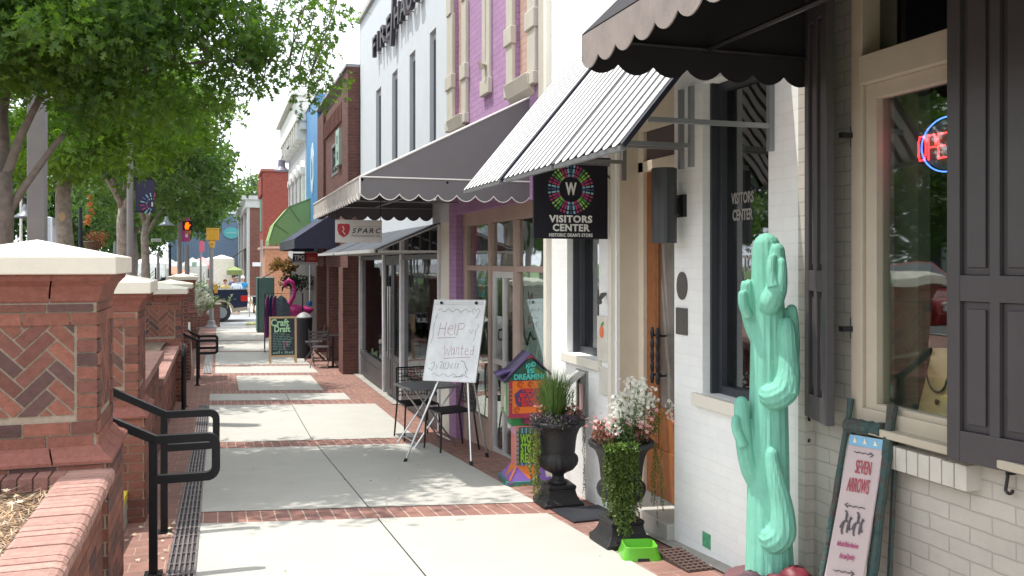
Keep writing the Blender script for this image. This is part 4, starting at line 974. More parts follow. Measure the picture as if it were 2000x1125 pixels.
mb.build('cornice', cmat((.74, .73, .70), .6, blotch=((.4, .38, .34), 2, .62)), Gb)
for s in (31.0, 33.9):
    mb = MB(); mb.sweep([(F, s, 5.3), (F-.2, s, 5.48), (F-.30, s, 5.3)], .03, 6); mb.build('lamp_arm', M['iron'], Gb)
mb = MB(); mb.lathe([(.05, .45), (.12, .4), (.14, .15), (.27, 0), (.25, -.02)], 14, (F-.30, 33.9, 4.85)); mb.build('lamp_shade', cmat((.22, .20, .27), .5), Gb)
# green awning (three folded faces), navy awning
t = thing('green_awning', 'pale green domed awning with a scalloped edge over a shop door', 'awning', (F, 27.5, 2.6))
pr = [(1.40, 1.98), (1.40, 2.08), (1.54, 2.55), (1.95, 3.05), (F, 3.30)]; a0, a1 = 26.2, 28.4
mb = MB()
for (xa, za), (xb, zb) in zip(pr[1:], pr[2:]): mb.slab([(xa, a0, za), (xb, a0, zb), (xb, a1, zb), (xa, a1, za)], (0, 0, -.01))
for s in (a0, a1-.01): mb.slab([(x, s, z) for x, z in pr[1:]]+[(F, s, 2.08)], (0, .01, 0))
mb.build('canopy', M['canvas_green'], t)
mb = MB(); valance(mb, (1.40, a1, 0), (1.40, a0, 0), 2.08, 1.93, 9, .05); valance(mb, (1.40, a0, 0), (F, a0, 0), 2.08, 1.93, 6, .05); mb.build('valance', M['canvas_green'], t)
mb = MB()
for (x, z), e in zip(pr[2:4], ((.38, -.26), (.30, -.42))): mb.sweep([(x, a0-.01, z+.005), (x+e[0], a0-.01, z+e[1])], .010, 5)
mb.sweep([(x, a0-.01, z+.005) for x, z in pr[1:]], .014, 5); mb.build('seam', cmat((.13, .25, .09)), t)
awning('navy_awning', 'dark navy awning with an open front between the green and the grey awnings', 1.62, F, 20.2, 25.2, 1.98, 2.62, .22, M['canvas_navy'], M['canvas_slate'], 8, 3, .01, piping=None)
# ---- far blocks beyond the cross street
B = building('bright_red_brick_building', 'bright red brick block beyond the cross street with a blank side wall', 60, 8)
mb = MB(); mb.box(2.62, 16, 56, 60.5, -1.5, 7.0); mb.box(2.5, 2.62, 56.2, 60.5, 5.6, 6.7); mb.build('wall', M['brightbrick'], B)
mb = MB(); mb.box(2.5, 16.1, 55.9, 60.6, 7.0, 7.15); mb.build('coping', cmat((.3, .09, .07)), B)
MB().box(2.58, 2.62, 57.2, 59, 3.4, 5.4).build('window', cmat((.12, .35, .25), .3), B)
MB().box(3.9, 5.3, 55.93, 56.0, 2.1, 4.4).build('window', cmat((.05, .055, .07), .3), B); MB().box(5.2, 5.5, 55.9, 56.0, 5.5, 7.2).build('vent_pipe', cmat((.35, .33, .33)), B)
w_ = thing('orange_brick_wall', 'weathered orange brick pier wall behind the clothes rack', 'wall', (3.2, 50, -1.2)); mb = MB(); mb.box(2.45, 5.6, 50, 55.9, -1.4, 2.2); mb.build('brickwork', M['peachbrick'], w_); MB().box(2.3, 5.7, 49.9, 56, 2.2, 2.32).build('coping', cmat((.5, .32, .24)), w_)
B = building('white_ornate_building', 'far white trimmed red brick row building between the red block and the blue building', 85, 2.3)
mb = MB(); mb.box(2.3, 12, 70, 100, -1.5, 5.6); mb.build('brick_wall', M['redbrick'], B)
mb = MB(); mb.box(2.0, 12, 69.9, 100.2, 5.6, 6.2); mb.box(1.7, 12, 69.8, 100.4, 6.2, 6.5); mb.build('cornice', cmat((.55, .57, .58), .6), B)
for s in (70, 79, 89, 98.6): MB().box(2.12, 2.3, s, s+1.4, -1.2, 5.6).build('pilaster', cmat((.52, .54, .55), .6), B)
for s in (72.5, 75.5, 82, 85, 91.5, 94.5): MB().box(2.24, 2.3, s, s+1.6, 3.0, 4.9).build('window', cmat((.06, .05, .06), .3), B)
MB().box(2.22, 2.3, 71.4, 98.6, -1.2, 1.9).build('shopfront', cmat((.07, .06, .06), .5), B)
B = building('blue_metal_building', 'blue corrugated metal building at the end of the street with an oval teal emblem', 110, -1)
mb = MB()
for k in range(44):
    x = -5.2+k*.27; mb.box(x, x+.22, 105, 105.12, -.5 if k % 2 else -.5, 6.9)
mb.box(-5.2, 6.6, 105.1, 116, -1.4, 6.9); mb.build('wall', cmat((.15, .22, .34), .5), B)
MB().box(-5.4, 6.8, 104.8, 116.2, 6.9, 7.15).build('roof_edge', cmat((.6, .65, .68), .5), B)
MB().box(-4.5, 6.2, 104.85, 105, -1.3, 1.0).build('entrance', cmat((.09, .08, .08)), B)
a = onY(452, 455, 104.9); mb = MB(); mb.slab([(a.x+.85*math.cos(2*math.pi*k/24), 104.9, a.z+.65*math.sin(2*math.pi*k/24)) for k in range(24)], (0, .08, 0)); mb.build('oval_emblem', cmat((.10, .42, .45)), B)
mb = MB(); mb.box(a.x-.55, a.x+.55, 104.86, 104.9, a.z-.05, a.z+.05); mb.build('emblem_band', cmat((.35, .6, .6)), B)
t = thing('black_shop_awning', 'black awning on the far white trimmed brick row building', 'awning', (2.3, 76, 2)); MB().slab([(.9, 71.5, 1.7), (2.3, 71.5, 2.7), (2.3, 80, 2.7), (.9, 80, 1.7)], (0, 0, -.05)).build('top', M['canvas_black'], t); MB().box(.88, .92, 71.5, 80, 1.45, 1.7).build('valance', M['canvas_black'], t)
# ============================================================= THINGS ON THE PAVEMENT
def leafpoly(mb, p, d, n, L, W):
    """one pointed leaf from p along d"""
    d = Vector(d).normalized(); s = d.cross(Vector(n)); 
    if s.length < 1e-4: s = d.cross(X_)
    s.normalize(); p = Vector(p)
    mb.quad(p, p+d*L*.4+s*W/2, p+d*L, p+d*L*.4-s*W/2)
def rdir(zb=0.): 
    v = Vector((random.gauss(0, 1), random.gauss(0, 1), random.gauss(0, 1)+zb)); return v.normalized() if v.length > .01 else Z_
def foliage(mb, c, r, n, L, W, cols, sz=1., zb=.3):
    for k in range(n):
        v = rdir(); q = random.random()**.45; p = Vector(c)+Vector((v.x*r*q, v.y*r*q, v.z*r*q*sz))
        mb.col(rc(random.choice(cols), .2)); leafpoly(mb, p, rdir(zb), rdir(), L*random.uniform(.6, 1.2), W)
def blossom(mb, p, r, col, k=5, n=None):
    n = n or rdir(.4); a = n.orthogonal().normalized(); b = n.cross(a); mb.col(rc(col, .08))
    for i in range(k):
        q = 2*math.pi*i/k; d = a*math.cos(q)+b*math.sin(q); e = a*math.cos(q+.5)+b*math.sin(q+.5); f = a*math.cos(q-.5)+b*math.sin(q-.5)
        mb.quad(p, p+f*r*.7+n*r*.15, p+d*r+n*r*.25, p+e*r*.7+n*r*.15)
G1, G2, G3 = (.07, .14, .03), (.11, .19, .04), (.045, .09, .03)
plantm = leafmat('plant_leaf', (.06, .13, .03), (.12, .2, .05), .35)
pl = bpy.data.materials.new('plant_colours'); pl.use_nodes = True
_b = pl.node_tree.nodes['Principled BSDF']; _a = pl.node_tree.nodes.new('ShaderNodeAttribute'); _a.attribute_name = 'Col'
_tr = pl.node_tree.nodes.new('ShaderNodeBsdfTranslucent'); _m = pl.node_tree.nodes.new('ShaderNodeMixShader'); _m.inputs[0].default_value = .3
pl.node_tree.links.new(_a.outputs['Color'], _b.inputs['Base Color']); pl.node_tree.links.new(_a.outputs['Color'], _tr.inputs[0]); _b.inputs['Roughness'].default_value = .55
pl.node_tree.links.new(_b.outputs[0], _m.inputs[1]); pl.node_tree.links.new(_tr.outputs[0], _m.inputs[2]); pl.node_tree.links.new(_m.outputs[0], pl.node_tree.nodes['Material Output'].inputs[0])
# ---- urns
URN = [(.0, .165), (.07, .17), (.075, .19), (.055, .20), (.045, .225), (.05, .245), (.075, .262), (.12, .285), (.148, .32), (.156, .355), (.150, .385), (.135, .405), (.128, .415), (.134, .425), (.136, .45), (.140, .50), (.150, .555), (.168, .60), (.19, .622), (.205, .63), (.213, .642), (.213, .66), (.200, .668), (.185, .655), (.17, .63), (.0, .62)]
def urn(x, y, label, rz=0):
    t = thing('urn_planter', label, 'urn', (x, y, gz(y)), rz, 'black urn planters by the wooden door')
    b = MB(); pr = [(.0, 0), (.158, 0), (.160, .004), (.160, .040), (.152, .046), (.138, .06), (.122, .085), (.112, .115), (.108, .140), (.113, .150), (.113, .168), (.100, .176), (0, .176)]
    b.lathe([(r*math.sqrt(2), z) for r, z in pr], 4, (0, 0, 0), rot=math.pi/4); b.build('pedestal', M['urn'], t, False, bevel=.004)
    b = MB(); b.smooth = True; b.lathe(URN, 72, rib=(18, .028, .265, .40)); b.build('bowl', M['urn'], t, False)
    return t
u1 = urn(2.53, 6.47, 'black urn with tall green grass and purple foliage, farther from the camera', R(-3))
u2 = urn(2.47, 5.20, 'black urn with white and pink flowers and a long trailing vine, nearer the camera', R(-2))
def vine(mb, x, y, z0, z1, n, cols, L=.012, W=.010, drift=.01, bead=False):
    z = z0; dx = random.uniform(-1, 1)*drift; dy = random.uniform(-1, 1)*drift; step = (z0-z1)/n
    for k in range(n):
        z -= step; x += random.gauss(0, .0018)+dx/n; y += random.gauss(0, .0018)+dy/n
        for q in range(2): mb.col(rc(random.choice(cols), .2)); leafpoly(mb, (x, y, z), rdir(-.4), rdir(), L, W)
z0 = .65
mb = MB()
for k in range(900):
    a = random.uniform(0, 6.28); r = random.uniform(0, .07); h = random.uniform(.18, .42); lean = random.uniform(.02, .16)
    p = Vector((-.03+r*math.cos(a), .02+r*math.sin(a), z0)); d = Vector((math.cos(a)*lean, math.sin(a)*lean, h)); mb.col(rc(random.choice([(.12, .22, .05), (.18, .28, .07), (.09, .17, .04)]), .2)); wd = .0022
    q = p+d*.6; e = p+d+Vector((math.cos(a), math.sin(a), -.2))*.02; s = Vector((-math.sin(a), math.cos(a), 0))*wd
    mb.quad(p-s, p+s, q+s*.9, q-s*.9); mb.quad(q-s*.9, q+s*.9, e+s*.2, e-s*.2)
for k in range(14):
    x, y = random.uniform(-.1, .14), random.uniform(-.1, .1); h = random.uniform(.2, .38); mb.sweep([(x, y, z0), (x*1.2, y*1.2, z0+h)], .0025, 4)
    for i in range(26): zz = z0+h*i/26; mb.col(rc((.13, .24, .07), .25)); leafpoly(mb, (x*(1+.2*i/26), y*(1+.2*i/26), zz), rdir(.2), rdir(), .022, .009)
mb.build('grass_tuft', pl, u1, False)
mb = MB()
for k in range(14):
    a = random.uniform(2.6, 5.6); foliage(mb, (.17*math.cos(a), .17*math.sin(a), z0+random.uniform(-.03, .05)), .07, 110, .022, .015, [(.10, .07, .115), (.14, .10, .15), (.07, .07, .07), (.085, .11, .06)], .8)
mb.build('purple_foliage', pl, u1, False)
mb = MB()
for k in range(8):
    a = random.uniform(-1.2, 1.0); foliage(mb, (.13*math.cos(a), .13*math.sin(a), z0+.05), .06, 60, .03, .02, [(.24, .10, .07), (.30, .13, .09), (.09, .13, .05)])
for k in range(60):
    a = random.uniform(-1.5, 1.3) if k < 42 else random.uniform(2.7, 3.6); blossom(mb, Vector((.16*math.cos(a)+random.gauss(0, .03), .14*math.sin(a)+random.gauss(0, .03), z0+random.uniform(.03, .15))), .014, random.choice([(.75, .38, .32), (.80, .55, .50), (.70, .25, .2)]))
mb.build('begonia', pl, u1, False)
mb = MB()
for k in range(9): vine(mb, -.21+random.uniform(0, .04), -.05+random.uniform(-.05, .09), .64, random.uniform(.0, .3), 60, [(.20, .24, .05), (.14, .2, .04), (.25, .22, .08)], .02, .015, .03)
for k in range(3): vine(mb, .215+.01*k, .02*k, .63, random.uniform(.0, .12), 70, [(.08, .09, .05), (.05, .05, .04)], .009, .008, .015)
mb.build('trailing_vine', pl, u1, False)
# urn two
mb = MB()
for k in range(22):
    x, y = random.uniform(-.02, .16), random.uniform(-.1, .12); tx, ty = x*1.35+random.uniform(-.09, .13), y*1.5; h = random.uniform(.2, .40); 
    if k > 18: x, y, tx, ty, h = -.06, 0, -.07+random.uniform(-.02, .02), random.uniform(-.05, .05), random.uniform(.12, .2)
    mb.col((.10, .17, .06)); mb.sweep([(x, y, z0), ((x+tx)/2, (y+ty)/2, z0+h*.5), (tx, ty, z0+h)], .0022, 4)
    for i in range(34):
        f_ = i/34; p = Vector((x+(tx-x)*f_, y+(ty-y)*f_, z0+h*f_)); mb.col(rc(random.choice([(.09, .16, .05), (.13, .21, .07)]), .25)); leafpoly(mb, p, rdir(.2), rdir(), .03, .008)
    for i in range(26):
        p = Vector((tx+random.gauss(0, .028), ty+random.gauss(0, .028), z0+h+random.uniform(-.11, .03))); blossom(mb, p, .0145, (.86, .87, .80))
mb.build('white_flowers', pl, u2, False)
mb = MB()
for (cx, n, rr) in ((-.15, 5, .05), (.12, 6, .07)):
    for k in range(n): foliage(mb, (cx+random.gauss(0, .03), random.gauss(0, .08), z0+.06+random.uniform(-.02, .05)), .05, 80, .03, .022, [(.26, .09, .07), (.32, .14, .11), (.12, .13, .05)])
    for k in range(n*9): blossom(mb, Vector((cx+random.gauss(0, .045), random.gauss(-.03, .09), z0+random.uniform(.04, .17))), .016, random.choice([(.80, .38, .38), (.82, .55, .52), (.75, .30, .33)]))
for k in range(14): blossom(mb, Vector((.2+random.gauss(0, .03), random.gauss(0, .03), z0+.2+random.gauss(0, .02))), .015, (.78, .36, .42))
foliage(mb, (0, 0, z0+.04), .12, 260, .03, .02, [G1, G2, G3], .5)
mb.build('begonia', pl, u2, False)
mb = MB()
for k in range(95):
    x = random.gauss(-.08, .055); x = max(-.185, min(.03, x)); y = -.20+abs(x+.08)*.25+random.uniform(-.025, .02); bot = .07+abs(x+.07)*2.0+random.random()**1.6*.38
    vine(mb, x, y, .665, max(.08, min(.52, bot)), 60, [(.075, .125, .02), (.115, .175, .03), (.05, .09, .018), (.16, .21, .045)], .017, .012, .030)
for k in range(420): mb.col(rc((.14, .24, .04), .25)); leafpoly(mb, (random.uniform(-.19, .03), -.19+random.gauss(0, .02), .66+random.uniform(-.02, .025)), rdir(.1), rdir(), .018, .014)
mb.build('trailing_vine', pl, u2, False)
mb = MB()
for k in range(5): vine(mb, .215+random.uniform(-.01, .03), -.05+random.uniform(-.04, .04), .65, random.uniform(.2, .35), 50, [(.12, .2, .03), (.09, .15, .03)], .012, .01, .02)
vine(mb, .235, -.03, .65, .10, 60, [(.08, .1, .05), (.12, .15, .05)], .009, .008, .01)
for k in range(4): foliage(mb, (.22, -.02, .72+.05*k), .04, 50, .02, .014, [G1, (.2, .26, .06)])
mb.build('side_vine', pl, u2, False)
# ---- dog bowl and mats
t = thing('dog_bowl', 'lime green plastic dog bowl with flared sides on the brick edge', 'dog bowl', (2.43, 4.86, gz(4.86)+.003), R(-15))
def rrect(a, b, r, z, n=5):
    P = []
    for (cx, cy, q0) in ((a-r, b-r, 0), (-a+r, b-r, 90), (-a+r, -b+r, 180), (a-r, -b+r, 270)):
        for k in range(n+1): q = R(q0+90*k/n); P.append((cx+r*math.cos(q), cy+r*math.sin(q), z))
    return P
rs = [rrect(.118, .105, .03, .0), rrect(.118, .105, .03, .012), rrect(.098, .085, .03, .075), rrect(.100, .087, .03, .082), rrect(.092, .079, .028, .082), rrect(.080, .068, .03, .03), rrect(.02, .02, .01, .028)]
n = len(rs[0]); mb = MB(); mb.smooth = True; V = [p for r_ in rs for p in r_]
mb.add(V, [[i*n+j, i*n+(j+1) % n, (i+1)*n+(j+1) % n, (i+1)*n+j] for i in range(len(rs)-1) for j in range(n)]+[[(len(rs)-1)*n+j for j in range(n)]])
gm = mat('lime_plastic', (.13, .47, .035), .25, var=.02); mb.build('bowl', gm, t, False)
MB().slab([(-.035, -.1075, .0), (.045, -.1075, .0), (.038, -.1035, .022), (-.028, -.1035, .022)], (0, -.003, 0)).build('front_notch', M['black'], t, False)
t = thing('door_mat', 'black rubber doormat with raised studs in front of the wooden door', 'doormat', (2.56, 6.0, gz(6.0)+.004))
mb = MB(); mb.slab([(2.40, 5.83, gz(5.83)+.003), (2.79, 5.83, gz(5.83)+.003), (2.79, 6.28, gz(6.28)+.003), (2.40, 6.28, gz(6.28)+.003)], (0, 0, .012)); mb.build('mat', mat('rubber_mat', (.025, .027, .035), .6, var=.2), t)
mb = MB()
for i in range(18):
    for j in range(20): x, y = 2.42+i*.0205, 5.85+j*.0215; mb.box(x, x+.012, y, y+.012, gz(y)+.012, gz(y)+.018)
mb.build('studs', mat('rubber_stud', (.045, .048, .058), .5), t)
# ---- little library
lx, ly = 2.63, 7.50; t = thing('book_exchange_box', 'brightly painted little library box on a pedestal with green and orange lettering', 'little library', (lx, ly, gz(ly)), R(-6))
def lb(name, mb):
    mb.c = [(c[0]*.72, c[1]*.72, c[2]*.72) for c in mb.c]; mb.v = [(v[0]*1.12, v[1]*1.12, v[2]) for v in mb.v]; return mb.build(name, M['attr'], t, False)
mb = MB(); mb.col((.08, .30, .26)); mb.box(-.20, .20, -.17, .17, 0, .05)
for k in range(12): mb.col(random.choice([(.35, .12, .45), (.45, .35, .05), (.10, .4, .12), (.05, .3, .35)])); x = random.uniform(-.19, .15); mb.box(x, x+.04, -.1725, -.17, .006+.022*(k % 2), .026+.02*(k % 2)); y = random.uniform(-.16, .12); mb.box(-.2025, -.20, y, y+.05, .008, .04)
lb('plinth', mb)
mb = MB(); B = [(-.18, -.15), (.18, -.15), (.18, .15), (-.18, .15)]; U = [(-.105, -.085), (.105, -.085), (.105, .085), (-.105, .085)]
for i in range(4):
    j = (i+1) % 4; a, b, c, d = B[i]+(.05,), B[j]+(.05,), U[j]+(.17,), U[i]+(.17,); m = tuple((p+q)/2 for p, q in zip(a, b))
    mb.col((.28, .14, .52)); mb.quad(a, m, d) ; mb.quad(m, b, c); mb.col((.85, .22, .03)); mb.quad(d, m, c)
mb.col((.85, .25, .15)); mb.sweep([(-.172, -.145, .055), (-.108, -.088, .165)], .010, 4); lb('flared_base', mb)
mb = MB(); mb.col((.80, .25, .22)); mb.box(-.108, .108, -.088, .088, .165, .52); mb.col((.75, .35, .50)); mb.box(-.111, -.108, -.09, .09, .44, .52)
mb.col((.03, .08, .04)); mb.box(-.085, .105, -.092, -.088, .18, .51)
for k in range(11): mb.col((.25, .45, .65) if k % 2 else (.05, .2, .12)); mb.box(-.08+k*.0165, -.08+k*.0165+.010, -.095, -.092, .455, .505); mb.box(-.08+k*.0165, -.08+k*.0165+.010, -.095, -.092, .172, .20)
for k in range(16): mb.col((.20, .45, .45) if k % 2 else (.04, .2, .15)); mb.box(-.104, -.085, -.0945, -.088, .18+k*.02, .19+k*.02)
lb('pedestal', mb)
mb = MB(); mb.col((.30, .62, .04)); [mb.text(w_, (.01, -.096, z_), X_, Z_, 1, .006, bold=.035, cap=.075, fit=.165) for w_, z_ in (('WOOD', .405), ('STOCK', .32), ('READS', .235))]; lb('pedestal_lettering', mb)
mb = MB(); mb.col((.03, .30, .08)); mb.slab([(-.14, -.07, .52), (-.14, -.07, .60), (.14, -.07, .60), (.03, -.07, .54), (-.02, -.07, .52)], (0, .14, 0)); mb.col((.25, .03, .09)); mb.box(-.05, .14, -.10, .10, .54, .60); lb('bracket', mb)
mb = MB(); mb.col((.42, .035, .09)); mb.box(-.17, .17, -.13, .13, .60, .93); mb.col((.90, .20, .02)); mb.box(-.145, .165, -.133, -.13, .64, .925)
mb.col((.45, .06, .02))
for (cx, cz, r) in ((-.08, .895, .026), (.0, .895, .022), (.1, .89, .026), (-.11, .67, .024), (.07, .67, .022)):
    for q in (1, .55): mb.sweep([(cx+r*q*math.cos(a*math.pi/7), -.1345, cz+r*q*math.sin(a*math.pi/7)) for a in range(13)], .0028, 4)
mb.col((.10, .05, .16)); mb.slab([(x, -.1335, z) for x, z in ((-.13, .81), (-.08, .855), (.08, .86), (.13, .80), (.12, .735), (.06, .70), (-.10, .70), (-.12, .73))], (0, -.003, 0))
for k in range(8): mb.col((.25, .30, .12) if k % 2 else (.3, .03, .06)); mb.box(-.168, -.147, -.1335, -.13, .72+k*.018, .73+k*.018)
lb('book_box', mb)
mb = MB(); mb.col((.80, .035, .03)); [mb.text(w_, (.0, -.1385, z_), X_, Z_, 1, .005, bold=.04, cap=.031, fit=f_) for w_, z_, f_ in (('TAKE A', .84, .15), ('BOOK', .80, .18), ('LEAVE A', .76, .20), ('BOOK', .72, .15))]; lb('box_lettering', mb)
mb = MB(); mb.col((.40, .38, .26)); mb.box(-.185, -.17, -.12, .12, .62, .92); mb.col((.05, .35, .12)); mb.box(-.188, -.185, -.11, .11, .63, .91); mb.col((.52, .50, .40)); mb.box(-.191, -.188, -.085, .10, .65, .895); mb.col((.02, .02, .02)); mb.box(-.195, -.191, -.02, .04, .665, .672); lb('side_door', mb)
mb = MB(); mb.col((.02, .10, .06)); mb.slab([(-.19, -.135, .93), (.19, -.135, .93), (.0, -.135, 1.135)], (0, .27, 0))
mb.col((.12, .22, .03)); mb.slab([(.02, -.1355, 1.05), (.10, -.1355, .99), (.05, -.1355, .96)], (0, -.002, 0)); lb('gable', mb)
mb = MB()
for sx, c in ((-1, (.05, .035, .10)), (1, (.045, .03, .08))):
    mb.col(c); mb.slab([(sx*.215, -.15, .915), (0, -.15, 1.15), (0, .15, 1.15), (sx*.215, .15, .915)], (0, 0, .018))
mb.col((.38, .04, .08)); mb.slab([(-.04, -.152, 1.115), (0, -.152, 1.155), (.04, -.152, 1.115), (.0, -.152, 1.135)], (0, -.003, 0))
mb.col((.07, .045, .16)); mb.slab([(-.25, -.10, .965), (-.15, -.10, 1.00), (-.15, .12, 1.00), (-.25, .12, .965)], (0, 0, .014)); lb('roof', mb)
mb = MB(); mb.col((.08, .62, .55)); mb.text('AND', (.0, -.139, 1.062), (.95, 0, .25), (-.2, 0, 1), 1, .005, bold=.04, cap=.038, fit=.09); mb.text('IS', (.0, -.139, 1.012), X_, Z_, 1, .005, bold=.04, cap=.036, fit=.06); mb.text('DREAMING', (.0, -.139, .960), X_, Z_, 1, .005, bold=.04, cap=.046, fit=.27); lb('gable_lettering', mb)
# ---- help wanted easel
F1, F2 = Vector((1.84, 9.07, gz(9.07))), Vector((2.41, 8.55, gz(8.55))); F3 = Vector((2.72, 9.02, gz(9.0)))
t = thing('easel', 'white help wanted flip chart board on a silver tripod easel', 'easel', (2.3, 8.9, gz(8.9)))
u = (F2-F1); u.z = 0; u.normalize(); nb = Vector((-u.y, u.x, 0));  # towards the wall, away from the viewer
if nb.y < 0: nb = -nb
upv = (Z_+nb*.33).normalized(); pn = u.cross(upv).normalized(); p0 = (F1+F2)/2
def onB(px, py):
    d = ray(px, py); o = Vector((0, 0, CZ)); k = (p0-o).dot(pn)/d.dot(pn); return o+d*k
BL, BR_, TL, TR = onB(827, 743), onB(927, 746), onB(850, 586), onB(951, 588)
rt = ((BR_-BL)+(TR-TL)).normalized(); up2 = ((TL-BL)+(TR-BR_)).normalized(); up2 = (up2-rt*up2.dot(rt)).normalized(); bc = (BL+BR_+TL+TR)/4
bw = ((BR_-BL).length+(TR-TL).length)/4; bh = ((TL-BL).length+(TR-BR_).length)/4; fn = rt.cross(up2)
if fn.y > 0: fn = -fn
MB().obox(bc, rt, up2, fn, bw, bh, .008).build('board', cmat((.84, .86, .87), .2), t, bevel=.002)
mb = MB(); mb.obox(bc+up2*(bh), rt, up2, fn, bw, .006, .012).obox(bc-up2*bh, rt, up2, fn, bw, .006, .012)
for sg_ in (-1, 1): mb.obox(bc+rt*(bw*sg_), rt, up2, fn, .005, bh, .011)
mb.obox(bc+up2*(bh-.035)+fn*.012, rt, up2, fn, bw*.92, .016, .006); mb.build('edge_and_clamp', M['palemetal'], t)
mb = MB()
for q in (-.68, .68): c = bc+up2*(bh-.035)+rt*(bw*q)+fn*.02; mb.sweep([c, c+fn*.018], .015, 10)
mb.split('clamp_knob', M['black'], t)
def stroke(mb, pts, r=.0028): mb.sweep([bc+rt*(x*bw)+up2*(y*bh)+fn*.0085 for x, y in pts], r, 4)
mb = MB()   # red words: Help / Wanted
for P in (((-.62, .44), (-.66, .10)), ((-.40, .44), (-.42, .10)), ((-.64, .28), (-.41, .29)), ((-.68, .04), (.02, .07)),
          ((-.30, .27), (-.12, .28), (-.14, .35), (-.24, .36), (-.31, .28), (-.29, .17), (-.18, .12), (-.10, .15)), ((-.03, .40), (-.04, .14)), ((.10, .42), (.06, .12)), ((.10, .42), (.28, .42), (.34, .36), (.26, .28), (.08, .27)),
          ((-.34, -.14), (-.30, -.38), (-.22, -.22), (-.16, -.38), (-.08, -.14)), ((.02, -.20), (-.06, -.24), (-.05, -.36), (.04, -.33), (.05, -.18), (.06, -.37)), ((.13, -.36), (.13, -.19), (.21, -.18), (.24, -.36)),
          ((.34, -.12), (.33, -.34), (.38, -.35)), ((.29, -.21), (.41, -.20)), ((.46, -.27), (.58, -.26), (.55, -.19), (.48, -.20), (.46, -.30), (.52, -.36), (.60, -.33)), ((.78, -.12), (.77, -.35)), ((.77, -.24), (.68, -.25), (.67, -.35), (.77, -.34)), ((-.33, -.46), (.70, -.40))): stroke(mb, P)
mb.build('red_handwriting', cmat((.42, .20, .22), .6), t)
mb = MB()
stroke(mb, [(-.80+.1*k, .74+.05*math.sin(k*1.9)) for k in range(14)], .0022); stroke(mb, [(-.7+.1*k, -.86+.04*math.sin(k*1.7)) for k in range(15)], .0022)
stroke(mb, [(.60, .66), (.54, .76), (.62, .80), (.68, .73), (.76, .80), (.84, .74), (.76, .62), (.66, .54), (.80, .58)], .0022)
stroke(mb, [(.82, .42), (.86, .34), (.76, .24), (.78, .10), (.72, -.02)], .002); stroke(mb, [(-.88, .56), (-.80, .66), (-.90, .3), (-.86, .1), (-.92, -.1)], .002)
for P in (((.58, .44), (.60, .44)), ((.52, .24), (.56, .25)), ((.64, .25), (.68, .26)), ((.56, .20), (.60, .18), (.64, .20)), ((-.78, -.60), (-.66, -.54), (-.64, -.64), (-.74, -.76), (-.86, -.70)), ((-.58, -.62), (-.52, -.66), (-.58, -.72)),
          ((-.44, -.54), (-.34, -.54), (-.40, -.72)), ((-.28, -.56), (-.30, -.72)), ((-.20, -.54), (-.24, -.72), (-.12, -.70)), ((-.10, -.54), (-.12, -.71), (-.04, -.58), (-.02, -.70)), ((.06, -.56), (.02, -.66), (.08, -.70)), ((.18, -.56), (.14, -.68), (.22, -.68)), ((.28, -.56), (.26, -.68))): stroke(mb, P, .0026)
stroke(mb, [(.36, -.50), (.48, -.52), (.58, -.66), (.66, -.72), (.58, -.74), (.60, -.82)], .0035); stroke(mb, [(.14, -.90), (.50, -.88), (.48, -.84)], .0035); mb.build('black_scribbles', cmat((.18, .21, .24), .6), t)
apx = onB(902, 640)+nb*.03; mb = MB()
MB().sweep([F1, apx-rt*.03], .013, 8).build('leg', M['steel'], t); MB().sweep([F2, apx+rt*.03], .013, 8).build('leg', M['steel'], t); MB().sweep([F3, apx+nb*.02], .011, 8).build('leg', M['steel'], t)
for p in (F1, F2, F3): MB().sweep([p, p+(apx-p).normalized()*.045], .018, 8).build('rubber_foot', M['black'], t)
MB().ball(onB(927, 748)+nb*.05, .028, 8, 6).build('hinge_knob', M['black'], t)
# ---- bistro table and wire chairs
t = thing('bistro_table', 'small folding table with a square grey top behind the easel', 'table', (2.34, 10.25, gz(10.25)), R(8)); 
MB().box(-.31, .31, -.29, .29, .69, .715).build('table_top', M['greymetal'], t, False, bevel=.006)
for s in (-.26, .26):
    mb = MB(); mb.sweep([(-.27, s, .0), (.24, s, .69)], .011, 6); mb.build('leg', M['steel'], t, False); mb = MB(); mb.sweep([(.27, s-.02, .0), (-.24, s-.02, .69)], .011, 6); mb.build('leg', M['steel'], t, False)
mb = MB(); mb.sweep([(-.21, -.26, .08), (-.21, .26, .08)], .008, 6); mb.sweep([(.21, -.28, .08), (.21, .24, .08)], .008, 6); mb.split('stretcher', M['steel'], t, False)
def wire_chair(x, y, rz, label):
    t = thing('wire_chair', label, 'chair', (x, y, gz(y)), rz, 'black metal chairs at the bistro table')
    for (a, b) in ((-.21, -.20), (.21, -.20)): MB().sweep([(a*1.1, b*1.1, 0), (a, b, .44)], .011, 6).build('leg', M['iron'], t, False)
    for a in (-.20, .20): MB().sweep([(a*1.1, .26, 0), (a, .20, .44), (a*.95, .27, .86)], .011, 6).build('leg', M['iron'], t, False)
    mb = MB(); mb.sweep([(-.21, -.2, .45), (.21, -.2, .45), (.2, .2, .45), (-.2, .2, .45), (-.21, -.2, .45)], .011, 6)
    for k in range(11): a = -.19+k*.038; mb.box(a, a+.012, -.2, .2, .447, .452); mb.box(-.2, .2, a, a+.012, .452, .457)
    mb.build('seat', M['iron'], t, False)
    mb = MB(); mb.sweep([(-.19, .27, .86), (.19, .27, .86)], .011, 6)
    for k in range(9): a = -.17+k*.042; mb.sweep([(a, .22, .50), (a, .27, .86)], .0045, 4)
    for k in range(8): z = .52+k*.045; y_ = .22+.05*(z-.5)/.36; mb.sweep([(-.19, y_, z), (.19, y_, z)], .0045, 4)
    mb.build('backrest', M['iron'], t, False); return t
